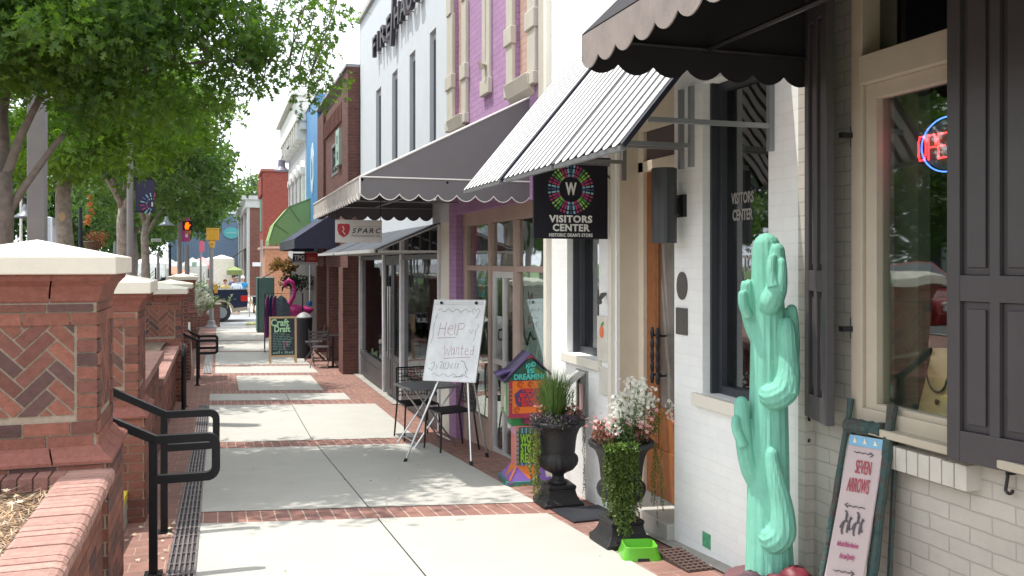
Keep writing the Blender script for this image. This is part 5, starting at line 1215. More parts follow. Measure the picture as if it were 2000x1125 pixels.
wire_chair(2.36, 10.85, R(5), 'black wire chair behind the bistro table, its grid back facing the camera')
wire_chair(2.50, 9.75, R(-80), 'black woven chair in front of the bistro table, its back to the shopfront')
# ---- cactus sculpture
t = thing('cactus_sculpture', 'tall painted green cactus sculpture rising from maroon painted rocks', 'cactus sculpture', (2.56, 3.78, gz(3.78)))
CD = 4.37
def cp(px, py, off=0): return onD(px, py, CD-off)
mb = MB(); K = CD/FP
def arm(P, n=18, rib=(11, .045), off=0):
    pts = []; rad = []
    Q = [Vector((cp(x, y, o).x, cp(x, y, o).y, cp(x, y, o).z, )) for x, y, r, o in P]; rr = [p[2]*K*1.07 for p in P]
    m = 7
    for i in range(len(Q)-1):
        a = Q[max(0, i-1)]; b = Q[i]; c = Q[i+1]; d = Q[min(len(Q)-1, i+2)]
        for k in range(m):
            f_ = k/m; f2, f3 = f_*f_, f_**3; pts.append(.5*((2*b)+(c-a)*f_+(2*a-5*b+4*c-d)*f2+(3*b-a-3*c+d)*f3)); rad.append(rr[i]+(rr[i+1]-rr[i])*f_)
    pts.append(Q[-1]); rad.append(rr[-1])
    d = (Q[-1]-pts[-3]).normalized(); r = rr[-1]
    for q in (.35, .65, .88, 1.0): pts.append(Q[-1]+d*r*q); rad.append(r*math.sqrt(max(.02, 1-q*q)))
    mb.sweep(pts, rad, n*3, rib=rib)
arm([(1504, 1150, 47, 0), (1503, 1080, 43, 0), (1501, 980, 39, 0), (1501, 860, 37, 0), (1501, 740, 34, 0), (1500, 620, 31, 0), (1498, 520, 28, 0), (1497, 482, 25, 0)], rib=(15, .05))
arm([(1498, 606, 14, .03), (1506, 590, 21, .09), (1516, 566, 19, .10), (1520, 535, 16, .09), (1519, 505, 14, .08), (1519, 488, 12, .08)])
arm([(1512, 560, 12, .13), (1506, 530, 9, .12), (1508, 505, 8, .11)]); arm([(1522, 570, 12, .13), (1527, 540, 9, .13), (1527, 512, 7, .12)])
arm([(1482, 668, 14, -.02), (1468, 635, 14, -.02), (1461, 600, 14, 0), (1459, 560, 12, 0), (1459, 556, 11, 0)]); arm([(1462, 620, 10, .04), (1452, 595, 9, .04), (1450, 575, 8, .04)])
arm([(1500, 768, 20, .05), (1514, 774, 25, .10), (1532, 762, 25, .11), (1540, 730, 21, .10), (1540, 690, 17, .09), (1538, 650, 15, .09), (1537, 632, 12, .08)], rib=(12, .07))
arm([(1543, 730, 14, .02), (1548, 680, 13, .02), (1547, 630, 12, .02), (1546, 605, 10, .02)]); arm([(1545, 770, 14, .14), (1547, 740, 11, .13), (1543, 722, 8, .13)])
arm([(1480, 950, 16, .0), (1466, 920, 17, .02), (1456, 880, 16, .03), (1450, 830, 15, .03), (1448, 788, 13, .03)]); arm([(1452, 872, 10, .07), (1439, 840, 9, .06), (1437, 820, 8, .06)])
arm([(1500, 1045, 22, .05), (1514, 1052, 27, .10), (1528, 1035, 25, .12), (1526, 985, 20, .12), (1516, 940, 16, .12), (1508, 900, 13, .11), (1508, 887, 11, .11)], rib=(12, .07))
o = mb.build('body', M['cactus'], t)
rm = o.modifiers.new('remesh', 'REMESH'); rm.mode = 'VOXEL'; rm.voxel_size = .0045; rm.use_smooth_shade = True
sm = o.modifiers.new('smooth', 'SMOOTH'); sm.factor = .3; sm.iterations = 1
def rock(c, r, col):
    mb = MB(); mb.col(col); mb.smooth = True; random.seed(int(c[0]*999+c[1]*77)); ph = [random.uniform(0, 6) for _ in range(6)]; V = []; n, m = 16, 9
    for i in range(m+1):
        th = math.pi*i/m
        for j in range(n):
            a = 2*math.pi*j/n; q = r*(1+.12*math.sin(2*a+ph[0]+2*th)*math.sin(th)+.09*math.sin(3*th+ph[1]+a)+.07*math.sin(5*a+ph[2]+3*th)*math.sin(th)+.04*math.sin(7*th+4*a+ph[3])); V.append((c[0]+q*math.sin(th)*math.cos(a), c[1]+q*math.sin(th)*math.sin(a), c[2]+q*.75*math.cos(th)))
    mb.add(V, [[i*n+j, (i+1)*n+j, (i+1)*n+(j+1) % n, i*n+(j+1) % n] for i in range(m) for j in range(n)]); mb.build('painted_rock', M['attr'], t)
zb = gz(3.78)
for k, (x, y, r, c) in enumerate([(1462, 1122, .085, (.22, .12, .15)), (1490, 1130, .08, (.26, .15, .19)), (1520, 1125, .075, (.33, .06, .10)), (1552, 1112, .085, (.36, .04, .07)), (1580, 1128, .08, (.30, .03, .05)), (1540, 1140, .07, (.65, .55, .22)), (1446, 1145, .08, (.18, .11, .13)), (1500, 1165, .09, (.28, .1, .12)), (1560, 1165, .09, (.33, .05, .08))]):
    p = onD(x, y+8, 4.18-(.06 if y > 1135 else 0)); rock((p.x, p.y, p.z-.015), r*.74, tuple(v*.42 for v in c))
MB().lathe([(.0, 0), (.26, 0), (.26, .06), (.2, .14), (0, .16)], 20, (2.60, 3.80, zb)).build('base', cmat((.16, .07, .08), .7, bump=.5), t)
random.seed(11)
# ---- seven arrows board
tl, tr = onD(1663, 778, 4.10), onD(1743, 792, 3.86); fl, fr = onD(1585, 1262, 3.98), onD(1684, 1300, 3.70)
t = thing('shop_board', 'rustic turquoise painted ladder frame sign reading SEVEN ARROWS, leaning by the wall', 'sign board', (fl.x, fl.y, gz(fl.y)))
bm_ = mat('distressed_turquoise', (.042, .085, .08), .8, var=.45, scale=20, bump=.9, bscale=50, blotch=((.06, .042, .036), 20, .47))
fl.z = gz(fl.y); fr.z = gz(fr.y)
def wob_pole(a, b, r, name):
    n = 14; pts = [a+(b-a)*(i/n)+Vector((random.gauss(0, .002), random.gauss(0, .002), 0)) for i in range(n+1)]
    MB().sweep(pts, [r*random.uniform(.88, 1.12) for _ in pts], 9).build(name, bm_, t)
wob_pole(fl, tl, .0145, 'pole'); wob_pole(fr, tr, .022, 'pole')
a, b = onD(1655, 830, 4.09), onD(1728, 842, 3.87); wob_pole(a, b, .034, 'crossbar')
bk = Vector((.10, .02, 0)); MB().sweep([fr+bk*1.5, tr+bk*.3-Z_*.06], .012, 5).build('rear_leg', bm_, t); MB().sweep([fl+bk*1.5, tl+bk*.3-Z_*.06], .012, 5).build('rear_leg', bm_, t)
w1, w2, w3, w4 = onD(1661, 848, 4.06), onD(1727, 859, 3.84), onD(1668, 1240, 3.68), onD(1592, 1225, 3.95)
bn = MB(); nrm = (w2-w1).cross(w4-w1).normalized(); bn.slab([w1, w2, w3, w4], nrm*.006); bn.build('banner', cmat((.50, .405, .41), .5, var=.04, scale=3), t)
fo = -nrm if nrm.dot(FW) > 0 else nrm
def bp_(u_, v_): return (w1*(1-u_)+w2*u_)*(1-v_)+(w4*(1-u_)+w3*u_)*v_
off_ = fo*.003 if fo.dot(nrm) < 0 else nrm*.009
ru = (w2-w1).normalized(); Hb = (w4-w1).length
def btext(s_, u_, v_, size, mb, **k):
    c = bp_(u_, v_)+off_; r_ = (bp_(1, v_)-bp_(0, v_)).normalized(); d_ = (bp_(u_, v_-.05)-bp_(u_, v_+.05)).normalized(); mb.text(s_, c, r_, d_, size, .002, **k)
mb = MB(); btext('SEVEN', .56, .165, 1, mb, bold=.0, cap=.058, fit=.105); btext('ARROWS', .50, .262, 1, mb, bold=.0, cap=.062, fit=.150); mb.build('red_lettering', cmat((.38, .06, .09), .6), t)
mb = MB(); btext('Authentic Native American', .48, .565, .034, mb, fit=.15, shear=.3); btext('Arts and Jewelry', .52, .625, .036, mb, fit=.11, shear=.3); mb.build('script_lettering', cmat((.42, .12, .22), .6), t)
mb = MB(); btext('770 800-7046', .53, .765, .040, mb, sx=.75)
for v_, sg_ in ((.085, 1), (.365, -1), (.70, 1), (.835, -1)):
    P = [bp_(.22+.08*k, v_+.006*(k % 2))+off_ for k in range(8)]; mb.sweep(P, .0022, 4); e = P[-1] if sg_ > 0 else P[0]; q = -ru*sg_
    mb.sweep([e+q*.02+Z_*.010, e, e+q*.02-Z_*.010], .0025, 4)
for cx in (.33, .66):   # two running horses with riders
    for P in (((-.10, .0), (.0, -.012), (.09, .005)), ((.09, .005), (.13, .03)), ((.06, .005), (.08, .045), (.05, .06)), ((-.09, .0), (-.13, .035), (-.15, .03)), ((-.07, .005), (-.07, .05)), ((-.10, -.003), (-.12, -.03), (-.15, -.022)), ((.0, -.012), (.01, -.05), (.05, -.06)), ((.01, -.05), (-.03, -.035))):
        mb.sweep([bp_(cx-a_, .455+b_)+off_ for a_, b_ in P], .0042 if abs(P[0][1]) < .02 else .0025, 5)
mb.build('black_drawing', cmat((.10, .09, .10), .6), t)
mb = MB(); P = [bp_(.01, .002), bp_(.99, .002), bp_(.99, .055), bp_(.01, .055)]; mb.slab([p+off_*.9 for p in P], fo*.001); P = [bp_(.01, .86), bp_(.99, .86), bp_(.99, .99), bp_(.01, .99)]; mb.slab([p+off_*.9 for p in P], fo*.001); mb.build('blue_border', cmat((.20, .42, .60), .6), t)
mb = MB()
for u_ in (.2, .5, .8): c = bp_(u_, .03)+off_*1.4; mb.slab([c+Z_*.018, c-ru*.014-Z_*.016, c-ru*.004-Z_*.008, c+ru*.004-Z_*.008, c+ru*.014-Z_*.016], fo*.002)
mb.build('border_tepee', cmat((.75, .66, .50), .6), t)
# ---- hanging signs
t = thing('visitors_sign', 'square black hanging sign with a colourful burst around a W', 'hanging sign', (2.45, 6.0, 1.9))
sy = 6.0; a = onY(1043, 319, sy); b = onY(1187, 467, sy); cx, cz = (a.x+b.x)/2, (a.z+b.z)/2; hw, hh = (b.x-a.x)/2, (a.z-b.z)/2
def oy(px, py): p = onY(px, py, sy); return p
MB().box(a.x, b.x, sy, sy+.03, b.z, a.z).build('panel', M['signblack'], t)
mb = MB(); c = oy(1115, 370); sc = (b.x-a.x)/144
pal = [(.30, .55, .68), (.05, .10, .25), (.28, .55, .66), (.55, .06, .20), (.30, .05, .17), (.08, .30, .10), (.30, .55, .10), (.55, .07, .2)]
cols = [0]*44
for k in range(40):
    an = 2*math.pi*k/40; d = Vector((math.sin(an), 0, math.cos(an))); s_ = Vector((math.cos(an), 0, -math.sin(an)))
    j = k % 10; cc = [(.05, .12, .28), (.30, .58, .70), (.55, .06, .20), (.40, .05, .20), (.10, .35, .10), (.30, .58, .12), (.34, .62, .14), (.45, .05, .22), (.58, .07, .2), (.30, .58, .70)][j]
    for r0, r1, wd in ((23, 27.5, 1.9), (29.5, 37.5, 2.0), (40, 44.5, 2.2)):
        mb.col(cc); p = Vector((c.x, sy-.002, c.z)); mb.obox(p+d*((r0+r1)/2*sc), s_, d, -Y_, wd*sc*.75, (r1-r0)/2*sc, .002)
mb.build('burst', M['attr'], t)
mb = MB(); mb.text('W', (c.x, sy-.003, c.z), X_, Z_, 1, .004, bold=.035, cap=21*sc, fit=22*sc)
mb.text('VISITORS', (c.x, sy-.003, oy(1115, 428.5).z), X_, Z_, 1, .004, bold=.035, cap=12*sc, fit=84*sc, space=1.1); mb.text('CENTER', (c.x, sy-.003, oy(1115, 445.5).z), X_, Z_, 1, .004, bold=.035, cap=12*sc, fit=72*sc, space=1.1)
mb.text("HISTORIC DEAN'S STORE", (c.x, sy-.003, oy(1115, 459.5).z), X_, Z_, 1, .004, bold=.02, cap=5.8*sc, fit=85*sc, space=1.12)
# slab serifs of the two big words
mb.build('lettering', cmat((.80, .80, .78), .5), t)
mb = MB(); mb.sweep([(a.x-.05, sy+.015, a.z+.05), (2.8, sy+.015, a.z+.05)], .013, 6)
for q in (.15, .85): mb.sweep([(a.x+(b.x-a.x)*q, sy+.015, a.z), (a.x+(b.x-a.x)*q, sy+.015, a.z+.05)], .007, 5)
mb.sweep([(2.78, sy+.015, a.z-.1), (2.6, sy+.015, a.z+.05)], .008, 5); mb.build('bracket', M['iron'], t)
sy = 10.0; a = onY(655, 429, sy); b = onY(746, 474, sy)
t = thing('sparc_sign', 'white hanging sign reading SPARC with a red shield under the grey awning', 'hanging sign', ((a.x+b.x)/2, sy, b.z))
MB().box(a.x, b.x, sy, sy+.02, b.z, a.z).build('panel', cmat((.62, .58, .56), .5), t)
sc = (b.x-a.x)/91; zz = lambda y: onY(700, y, sy).z; xx_ = lambda x: onY(x, 450, sy).x
mb = MB(); P = [(659, 439), (665, 437), (671, 438), (677, 437), (683, 439), (683, 450), (680, 458), (671, 464), (662, 458), (659, 450)]; mb.slab([(xx_(x), sy-.001, zz(y)) for x, y in P], (0, -.003, 0)); mb.build('shield', cmat((.42, .03, .04), .5), t)
mb = MB(); mb.sweep([(xx_(669), sy-.005, zz(442)), (xx_(672), sy-.005, zz(448)), (xx_(669), sy-.005, zz(452)), (xx_(674), sy-.005, zz(458))], .006, 5); mb.build('shield_mark', cmat((.7, .66, .64)), t)
mb = MB(); mb.text('SPARC', (xx_(715), sy-.003, zz(451)), X_, Z_, 1, .003, bold=.02, cap=9.5*sc, fit=57*sc, shear=.25, space=1.35); mb.build('lettering', cmat((.05, .045, .05)), t)
mb = MB(); mb.text('Performance for Life', (xx_(715), sy-.003, zz(460.5)), X_, Z_, 7*sc, .003, bold=.01, fit=57*sc); mb.box(xx_(688), xx_(743), sy-.004, sy, zz(442.5), zz(442)); mb.build('small_lettering', cmat((.33, .29, .29)), t)
mb = MB()
for q in (.03, .97): mb.sweep([(a.x+(b.x-a.x)*q, sy+.01, a.z), (a.x+(b.x-a.x)*q, sy+.01, 2.2)], .004, 4)
mb.split('chain', M['iron'], t)
sy = 24; a = onY(572, 495, sy); b = onY(621, 517, sy); xm = onY(597, 500, sy).x; zz = lambda y: onY(590, y, sy).z
t = thing('tpg_sign', 'small hanging sign, black TPG half and red half over a white strip', 'hanging sign', (xm, sy, b.z)); MB().box(a.x, xm, sy, sy+.03, zz(512), a.z).build('black_half', M['signblack'], t); MB().box(xm, b.x, sy, sy+.03, zz(512), onY(600, 493, sy).z).build('red_half', cmat((.40, .03, .035), .5), t)
MB().box(a.x, b.x, sy, sy+.03, zz(517), zz(512)).build('white_strip', cmat((.5, .48, .5)), t)
mb = MB(); mb.text('TPG', ((a.x+xm)/2, sy-.004, zz(503.5)), X_, Z_, 1, .004, bold=.03, cap=.115, fit=.27); mb.box(a.x+.03, xm-.03, sy-.004, sy, zz(510.5), zz(509.5)); mb.build('lettering', cmat((.7, .7, .72)), t)
mb = MB(); mb.box(xm+.06, b.x-.06, sy-.004, sy, zz(504), zz(503)); mb.box(xm+.04, b.x-.04, sy-.004, sy, zz(507.3), zz(506.5)); mb.build('red_half_lines', cmat((.6, .35, .2)), t)
mb = MB(); mb.sweep([(a.x, sy+.015, a.z+.06), (2.55, sy+.015, a.z+.06)], .012, 5); mb.sweep([((a.x+b.x)/2, sy+.015, a.z), ((a.x+b.x)/2, sy+.015, a.z+.06)], .01, 5); mb.build('bracket', M['iron'], t)
# ---- craft draft chalkboard
cy_ = 21.15; t = thing('chalkboard', 'wood framed chalkboard sandwich sign reading Craft Draft in green chalk', 'chalkboard', (1.44, cy_, gz(cy_)), R(-2))
H_ = 1.10; ln = Vector((0, .22, 1)).normalized(); fnn = Vector((0, -1, .22)).normalized()
def fb(x0, x1, z0, z1, d0, d1, mb): mb.obox(Vector(((x0+x1)/2, 0, 0))+ln*((z0+z1)/2)+fnn*((d0+d1)/2), X_, ln, fnn, (x1-x0)/2, (z1-z0)/2, (d1-d0)/2)
mb = MB(); fb(-.31, -.265, 0, H_, 0, .03, mb); fb(.265, .31, 0, H_, 0, .03, mb); fb(-.265, .265, H_-.045, H_, 0, .03, mb); fb(-.265, .265, .15, .195, 0, .03, mb); mb.build('frame', M['palewood'], t, False)
mb = MB(); fb(-.265, .265, .195, H_-.045, .005, .015, mb); mb.build('slate', cmat((.025, .035, .045), .7, var=.3, scale=6), t, False)
mb = MB(); ln2 = Vector((0, -.22, 1)).normalized(); n2 = Vector((0, 1, .22)).normalized()
for x in (-.29, .29): mb.obox(Vector((x, .48, 0))+ln2*(H_/2), X_, ln2, n2, .022, H_/2, .015)
mb.split('rear_leg', M['palewood'], t, False)
mb = MB(); mb.text('Craft', Vector((-.07, 0, 0))+ln*.95+fnn*.017, X_, ln, .23, .003, bold=.03, sx=.85); mb.text('Draft', Vector((-.02, 0, 0))+ln*.80+fnn*.017, X_, ln, .20, .003, bold=.03, sx=.85); mb.build('chalk_title', cmat((.42, .68, .42), .9), t, False)
mb = MB()
for k in range(11):
    z = .70-.038*k; x = -.23
    while x < random.uniform(.02, .2): l = random.uniform(.04, .12); fb(x, x+l, z, z+.010, .015, .018, mb); x += l+.02
for k in range(14): x = random.uniform(-.24, .2); fb(x, x+.03, .23, .23+random.uniform(.03, .08), .015, .018, mb)
mb.build('chalk_lines', cmat((.20, .38, .30), .9), t, False)
mb = MB(); fb(.02, .03, .30, .52, .015, .019, mb); fb(.08, .10, .42, .50, .015, .019, mb); fb(.0, .16, .50, .508, .015, .019, mb); mb.build('pink_chalk', cmat((.42, .15, .30), .9), t, False)
# ---- folding chairs and bench near the brick pier
def folding_chair(x, y, rz, label):
    t = thing('folding_chair', label, 'chair', (x, y, gz(y)), rz, 'dark folding chairs by the brick pier'); m = cmat((.06, .05, .055), .5)
    for a in (-.21, .21):
        MB().sweep([(a, -.24, 0), (a, .20, .62), (a, .25, .86)], .013, 6).build('leg', m, t, False); MB().sweep([(a*.9, .24, 0), (a*.9, -.20, .46)], .013, 6).build('leg', m, t, False)
    mb = MB(); mb.box(-.20, .20, -.22, .18, .445, .465); mb.sweep([(-.2, .2, .08), (.2, .2, .08)], .009, 5); mb.build('seat', m, t, False, bevel=.004)
    for z in (.64, .72, .80): MB().box(-.21, .21, .20+(z-.6)*.15, .22+(z-.6)*.15, z-.022, z+.022).build('back_slat', m, t, False)
    return t
folding_chair(2.18, 20.0, R(160), 'dark folding chair nearest the brick pier, seen from behind the chalkboard')
folding_chair(2.2, 21.6, R(-95), 'dark folding chair farther back, beside the brick wall')
t = thing('bistro_table', 'small dark bar table touching the brick pier by the folding chairs', 'table', (2.42, 19.9, gz(20))); MB().box(2.25, 2.6, 19.7, 20.1, -.18, -.15).build('table_top', cmat((.05, .04, .04)), t); MB().box(2.40, 2.45, 19.88, 19.93, gz(20), -.18).build('pedestal', M['iron'], t); MB().box(2.3, 2.55, 19.78, 20.03, gz(20), gz(20)+.02).build('base', M['iron'], t)
t = thing('basket_bin', 'tall black woven basket bin behind the chalkboard', 'bin', (2.0, 22.2, gz(22))); mb = MB(); mb.lathe([(.17, 0), (.18, .02), (.21, .98), (.2, 1.0), (.18, .98)], 18, (2.02, 22.4, gz(22))); mb.build('basket', mat('black_wicker', (.02, .018, .025), .7, bump=1, bscale=40), t)
mb = MB(); mb.lathe([(.02, .13), (.1, .10), (.19, .02), (.2, 0)], 16, (2.02, 22.4, gz(22)+1.0)); mb.build('lid', cmat((.30, .30, .31), .5), t)
# ---- clothes rack, garments, flamingo
def rack(x0, x1, y, zt, label):
    t = thing('clothes_rack', label, 'clothes rack', ((x0+x1)/2, y, gz(y)), group='clothes racks outside the far shop'); mb = MB(); mb.sweep([(x0, y, gz(y)+.08), (x0, y, zt), (x1, y, zt), (x1, y, gz(y)+.08)], .018, 6); mb.build('frame', M['iron'], t)
    mb = MB()
    for x in (x0, x1): mb.sweep([(x, y-.25, gz(y)+.05), (x, y+.25, gz(y)+.05)], .018, 6)
    mb.split('foot', M['iron'], t); return t
def garment(x, y, zt, w, l, col, label, rz=0):
    t = thing('garment', label, 'hanging garment', (x, y, zt), rz); mb = MB(); n = 12; V = []
    for side in (0, 1):
        for i in range(n+1):
            f_ = i/n; ww = w*(.55+.45*min(1, f_*5))*(1+.12*f_); 
            for j in range(7): u_ = -1+j/3; V.append((ww*u_, (.035+.02*math.sin(j*2.1+i*.4))*(1 if side else -1)*(1-abs(u_)**3), -f_*l-.05*(1-abs(u_))*(i == 0)*-1-.04*abs(u_)))
    q = (n+1)*7; fs = []
    for s_ in (0, 1):
        for i in range(n):
            for j in range(6): a_ = s_*q+i*7+j; f_ = [a_, a_+1, a_+8, a_+7]; fs.append(f_ if s_ else f_[::-1])
    mb.smooth = True; mb.add(V, fs); mb.build('cloth', mat('cloth_%d' % len(bpy.data.materials), col, .9, var=.35, scale=18, blotch=((col[1], col[2], col[0]), 9, .60)), t, False)
    mb = MB(); mb.sweep([(-w*.5, 0, -.03), (0, 0, .03), (w*.5, 0, -.03)], .008, 4); mb.sweep([(0, 0, .03), (0, 0, .10)], .006, 4); mb.build('hanger', M['palemetal'], t, False)
ya = 24.5; xa = onY(520, 600, ya).x; rack(xa-.04, xa+.95, ya, .62, 'black clothes rack with hanging garments left of the flamingo')
for px, col, w_, l_, lb_ in ((522, (.30, .05, .22), .17, 1.05, 'magenta sleeved garment at the left end of the rack'), (528, (.05, .05, .15), .15, .95, 'navy and white striped garment second on the rack'), (536, (.28, .06, .2), .2, 1.0, 'purple patterned garment in the middle of the rack'), (549, (.10, .13, .16), .24, 1.15, 'teal and orange patterned dress under the white hanger')):
    p = onY(px, 560, ya); garment(p.x, ya+random.uniform(-.05, .05), .52, w_, l_, col, lb_, R(random.uniform(-20, 20)) if w_ > .2 else R(70))
fy = 25.2; t = thing('flamingo_figure', 'big magenta flamingo figure with an arched neck outside the far shop', 'flamingo figure', (1.9, fy, gz(fy)))
pk = mat('flamingo_pink', (.55, .035, .22), .5, var=.1)
def fy_(px, py): return onY(px, py, fy)
mb = MB(); mb.smooth = True; mb.sweep([fy_(556, 562), fy_(557, 553), fy_(563, 548), fy_(571, 552), fy_(576, 566), fy_(573, 580), fy_(566, 592), fy_(564, 602), fy_(570, 610), fy_(582, 612)], [.04, .055, .065, .06, .055, .055, .06, .09, .13, .12], 12)
mb.sweep([fy_(566, 600), fy_(575, 606), fy_(588, 608), fy_(600, 608), fy_(612, 604)], [.10, .17, .18, .13, .03], 14); mb.build('body', pk, t)
mb = MB(); mb.smooth = True; mb.sweep([fy_(556, 556), fy_(552, 562), fy_(551, 570)], [.035, .03, .008], 8); mb.build('beak', M['black'], t)
mb = MB()
for px in (578, 584): p = fy_(px, 612); mb.sweep([p, (p.x, p.y, gz(fy))], .014, 6)
mb.split('leg', pk, t)
t = thing('hanging_greenery', 'dark leafy hanging plant with golden fabric under the green awning', 'hanging plant', (1.9, 26, 1.2)); mb = MB()
c = onY(590, 535, 26)
for k in range(9): foliage(mb, c+Vector((random.uniform(-.5, .45), random.uniform(-.2, .2), random.uniform(-.35, .25))), .22, 90, .10, .05, [(.03, .05, .025), (.05, .08, .03), (.02, .03, .02)])
mb.build('foliage', pl, t)
mb = MB(); c = onY(560, 522, 26)
for k in range(5): foliage(mb, c+Vector((random.uniform(-.35, .3), random.uniform(-.1, .1), random.uniform(-.1, .12))), .15, 60, .13, .09, [(.35, .24, .06), (.42, .22, .08), (.25, .15, .05)])
mb.build('golden_leaves', pl, t)
mb = MB(); mb.sweep([onY(509, 545, 26), onY(535, 530, 26), onY(560, 512, 26), onY(585, 518, 26)], .02, 6); mb.build('stem', M['bark'], t)
t = thing('green_utility_box', 'dark green utility cabinet behind the clothes rack', 'utility box', (2, 33, gz(33))); a = onY(502, 542, 33); b = onY(536, 542, 33); MB().box(a.x, b.x, 33, 34, gz(33), a.z).build('cabinet', cmat((.07, .14, .13), .6), t, bevel=.02); MB().box(a.x+.03, a.x+.05, 32.98, 33, gz(33)+.1, a.z-.08).build('door_seam', M['black'], t)
t = thing('street_post', 'pale post with a small white camera box, left of the orange brick wall', 'post', (1.9, 45, -1.2)); p = onY(511, 490, 47); MB().sweep([(p.x, 47, -1.2), (p.x, 47, 2.6)], .055, 10).build('pole', cmat((.3, .28, .28)), t); MB().box(p.x-.45, p.x-.05, 46.8, 47.1, 1.25, 1.45).build('camera_box', M['white'], t)
t = thing('blue_glass_ball', 'shiny blue glass ball hanging by the far shop door', 'ornament', (2.4, 24.6, .3)); mb = MB(); mb.smooth = True; p = onY(605, 593, 24.6); mb.ball(p, .07, 14, 10); mb.build('ball', cmat((.02, .15, .55), .08), t); MB().sweep([(p.x, p.y, p.z), (p.x, p.y, 1.5)], .02, 6).build('white_cord', M['white'], t)
# ============================================================= TREES
rng = np.random.default_rng(5)
OAK = np.array([(0, 0), (.16, .03), (.30, .24), (.33, .05), (.52, .36), (.55, .06), (.78, .24), (.80, .05), (1, 0), (.80, -.05), (.78, -.24), (.55, -.06), (.52, -.36), (.33, -.05), (.30, -.24), (.16, -.03)])
OVAL = np.array([(0, 0), (.35, .28), (1, 0), (.45, -.25)])
def leaves(name, m, cents, rads, counts, size, shape, parent, flat=.55):
    """one mesh of leaf-sized faces spread through clumps"""
    C = np.repeat(np.array(cents), counts, 0); Rr = np.repeat(np.array(rads), counts, 0); n = len(C)
    v = rng.normal(size=(n, 3)); v /= np.linalg.norm(v, axis=1)[:, None]; q = rng.random(n)**.5
    P = C+v*Rr*q[:, None]-np.array(parent_loc(parent))
    nrm = rng.normal(size=(n, 3))*np.array([1, 1, .6])+np.array([0, 0, .9]); nrm /= np.linalg.norm(nrm, axis=1)[:, None]
    d = rng.normal(size=(n, 3))+v*.8+np.array([0, 0, -.35]); d -= nrm*(d*nrm).sum(1)[:, None]; d /= np.linalg.norm(d, axis=1)[:, None]
    s = np.cross(nrm, d); L = size*rng.uniform(.6, 1.25, n)
    k = len(shape); bend = (shape[:, 1]**2)
    V = P[:, None, :]+(d[:, None, :]*shape[None, :, 0, None]+s[:, None, :]*shape[None, :, 1, None]+nrm[:, None, :]*(bend*.6-shape[:, 0]**2*.25)[None, :, None])*L[:, None, None]
    me = bpy.data.meshes.new(name); me.vertices.add(n*k); me.vertices.foreach_set('co', V.reshape(-1).astype(np.float32))
    me.loops.add(n*k); me.loops.foreach_set('vertex_index', np.arange(n*k, dtype=np.int32)); me.polygons.add(n)
    me.polygons.foreach_set('loop_start', np.arange(0, n*k, k, dtype=np.int32)); me.update(); me.validate(); me.materials.append(m)
    o = bpy.data.objects.new(name, me); COL.objects.link(o); o.parent = parent; return o
def parent_loc(p): return tuple(p.location) if p else (0, 0, 0)
def limb(mb, a, b, r0, r1, sag=.0, n=7, wob=.03, seg=6):
    a, b = Vector(a), Vector(b); L = (b-a).length; pts = [a+(b-a)*(i/seg)+Vector((random.gauss(0, wob*L/seg), random.gauss(0, wob*L/seg), sag*math.sin(math.pi*i/seg)*L)) for i in range(seg+1)]
    pts[0] = a; mb.sweep(pts, [r0+(r1-r0)*i/seg for i in range(seg+1)], n); return pts
def spread(ells, seed):
    rg = random.Random(seed); out = []; 
    for (c, r, n, cr, k) in ells:
        for _ in range(n):
            while True:
                v = [rg.uniform(-1, 1) for _ in range(3)]
                if v[0]**2+v[1]**2+v[2]**2 <= 1: break
            f = 1.0; out.append(((c[0]+v[0]*r[0], c[1]+v[1]*r[1], c[2]+v[2]*r[2]), cr*rg.uniform(.7, 1.3), k))
    return out
def tree(label, base, fork, ells, seed, leafm, size, shape, barkm, r0=.14, twigs=60, grp='street trees in the planting strip', lean=(0, 0), extra=()):
    random.seed(seed); t = thing('street_tree', label, 'tree', base, group=grp); B = Vector(base); F_ = Vector((base[0]+lean[0], base[1]+lean[1], fork))
    mb = MB(); mb.smooth = True; limb(mb, B-Z_*.1, F_, r0*1.15, r0*.8, n=12, wob=.05); cl = spread(ells, seed)
    cen = [c for c, _, _ in cl]; mid = Vector(cl[0][0])
    main = []
    for k in range(5):
        c = Vector(random.choice(cen)); 
        if k < 3 and extra: c = Vector((base[0]+random.uniform(-1.2, .1), base[1]+random.uniform(-.5, 1.5), base[2]+5.5))
        e = F_+(c-F_)*.62; main.append(limb(mb, F_-Z_*random.uniform(0, .5), e, r0*.5, r0*.22, .06, 8))
        if extra and k == 2: break
    for a_, b_, q in extra: main.append(limb(mb, a_, b_, q, q*.6, .05, 9))
    for k in range(twigs):
        c = Vector(random.choice(cen)); pp = min((p for m_ in main for p in m_), key=lambda p: (p-c).length); limb(mb, pp, c, r0*.07, .006, .03, 5, .08, 4)
    mb.build('trunk', barkm, t)
    leaves('crown', leafm, cen, [[r, r, r*.75] for _, r, _ in cl], [k for _, _, k in cl], size, shape, t)
    return t
nb_ = (-2.05, 9.9, lz(9.9))
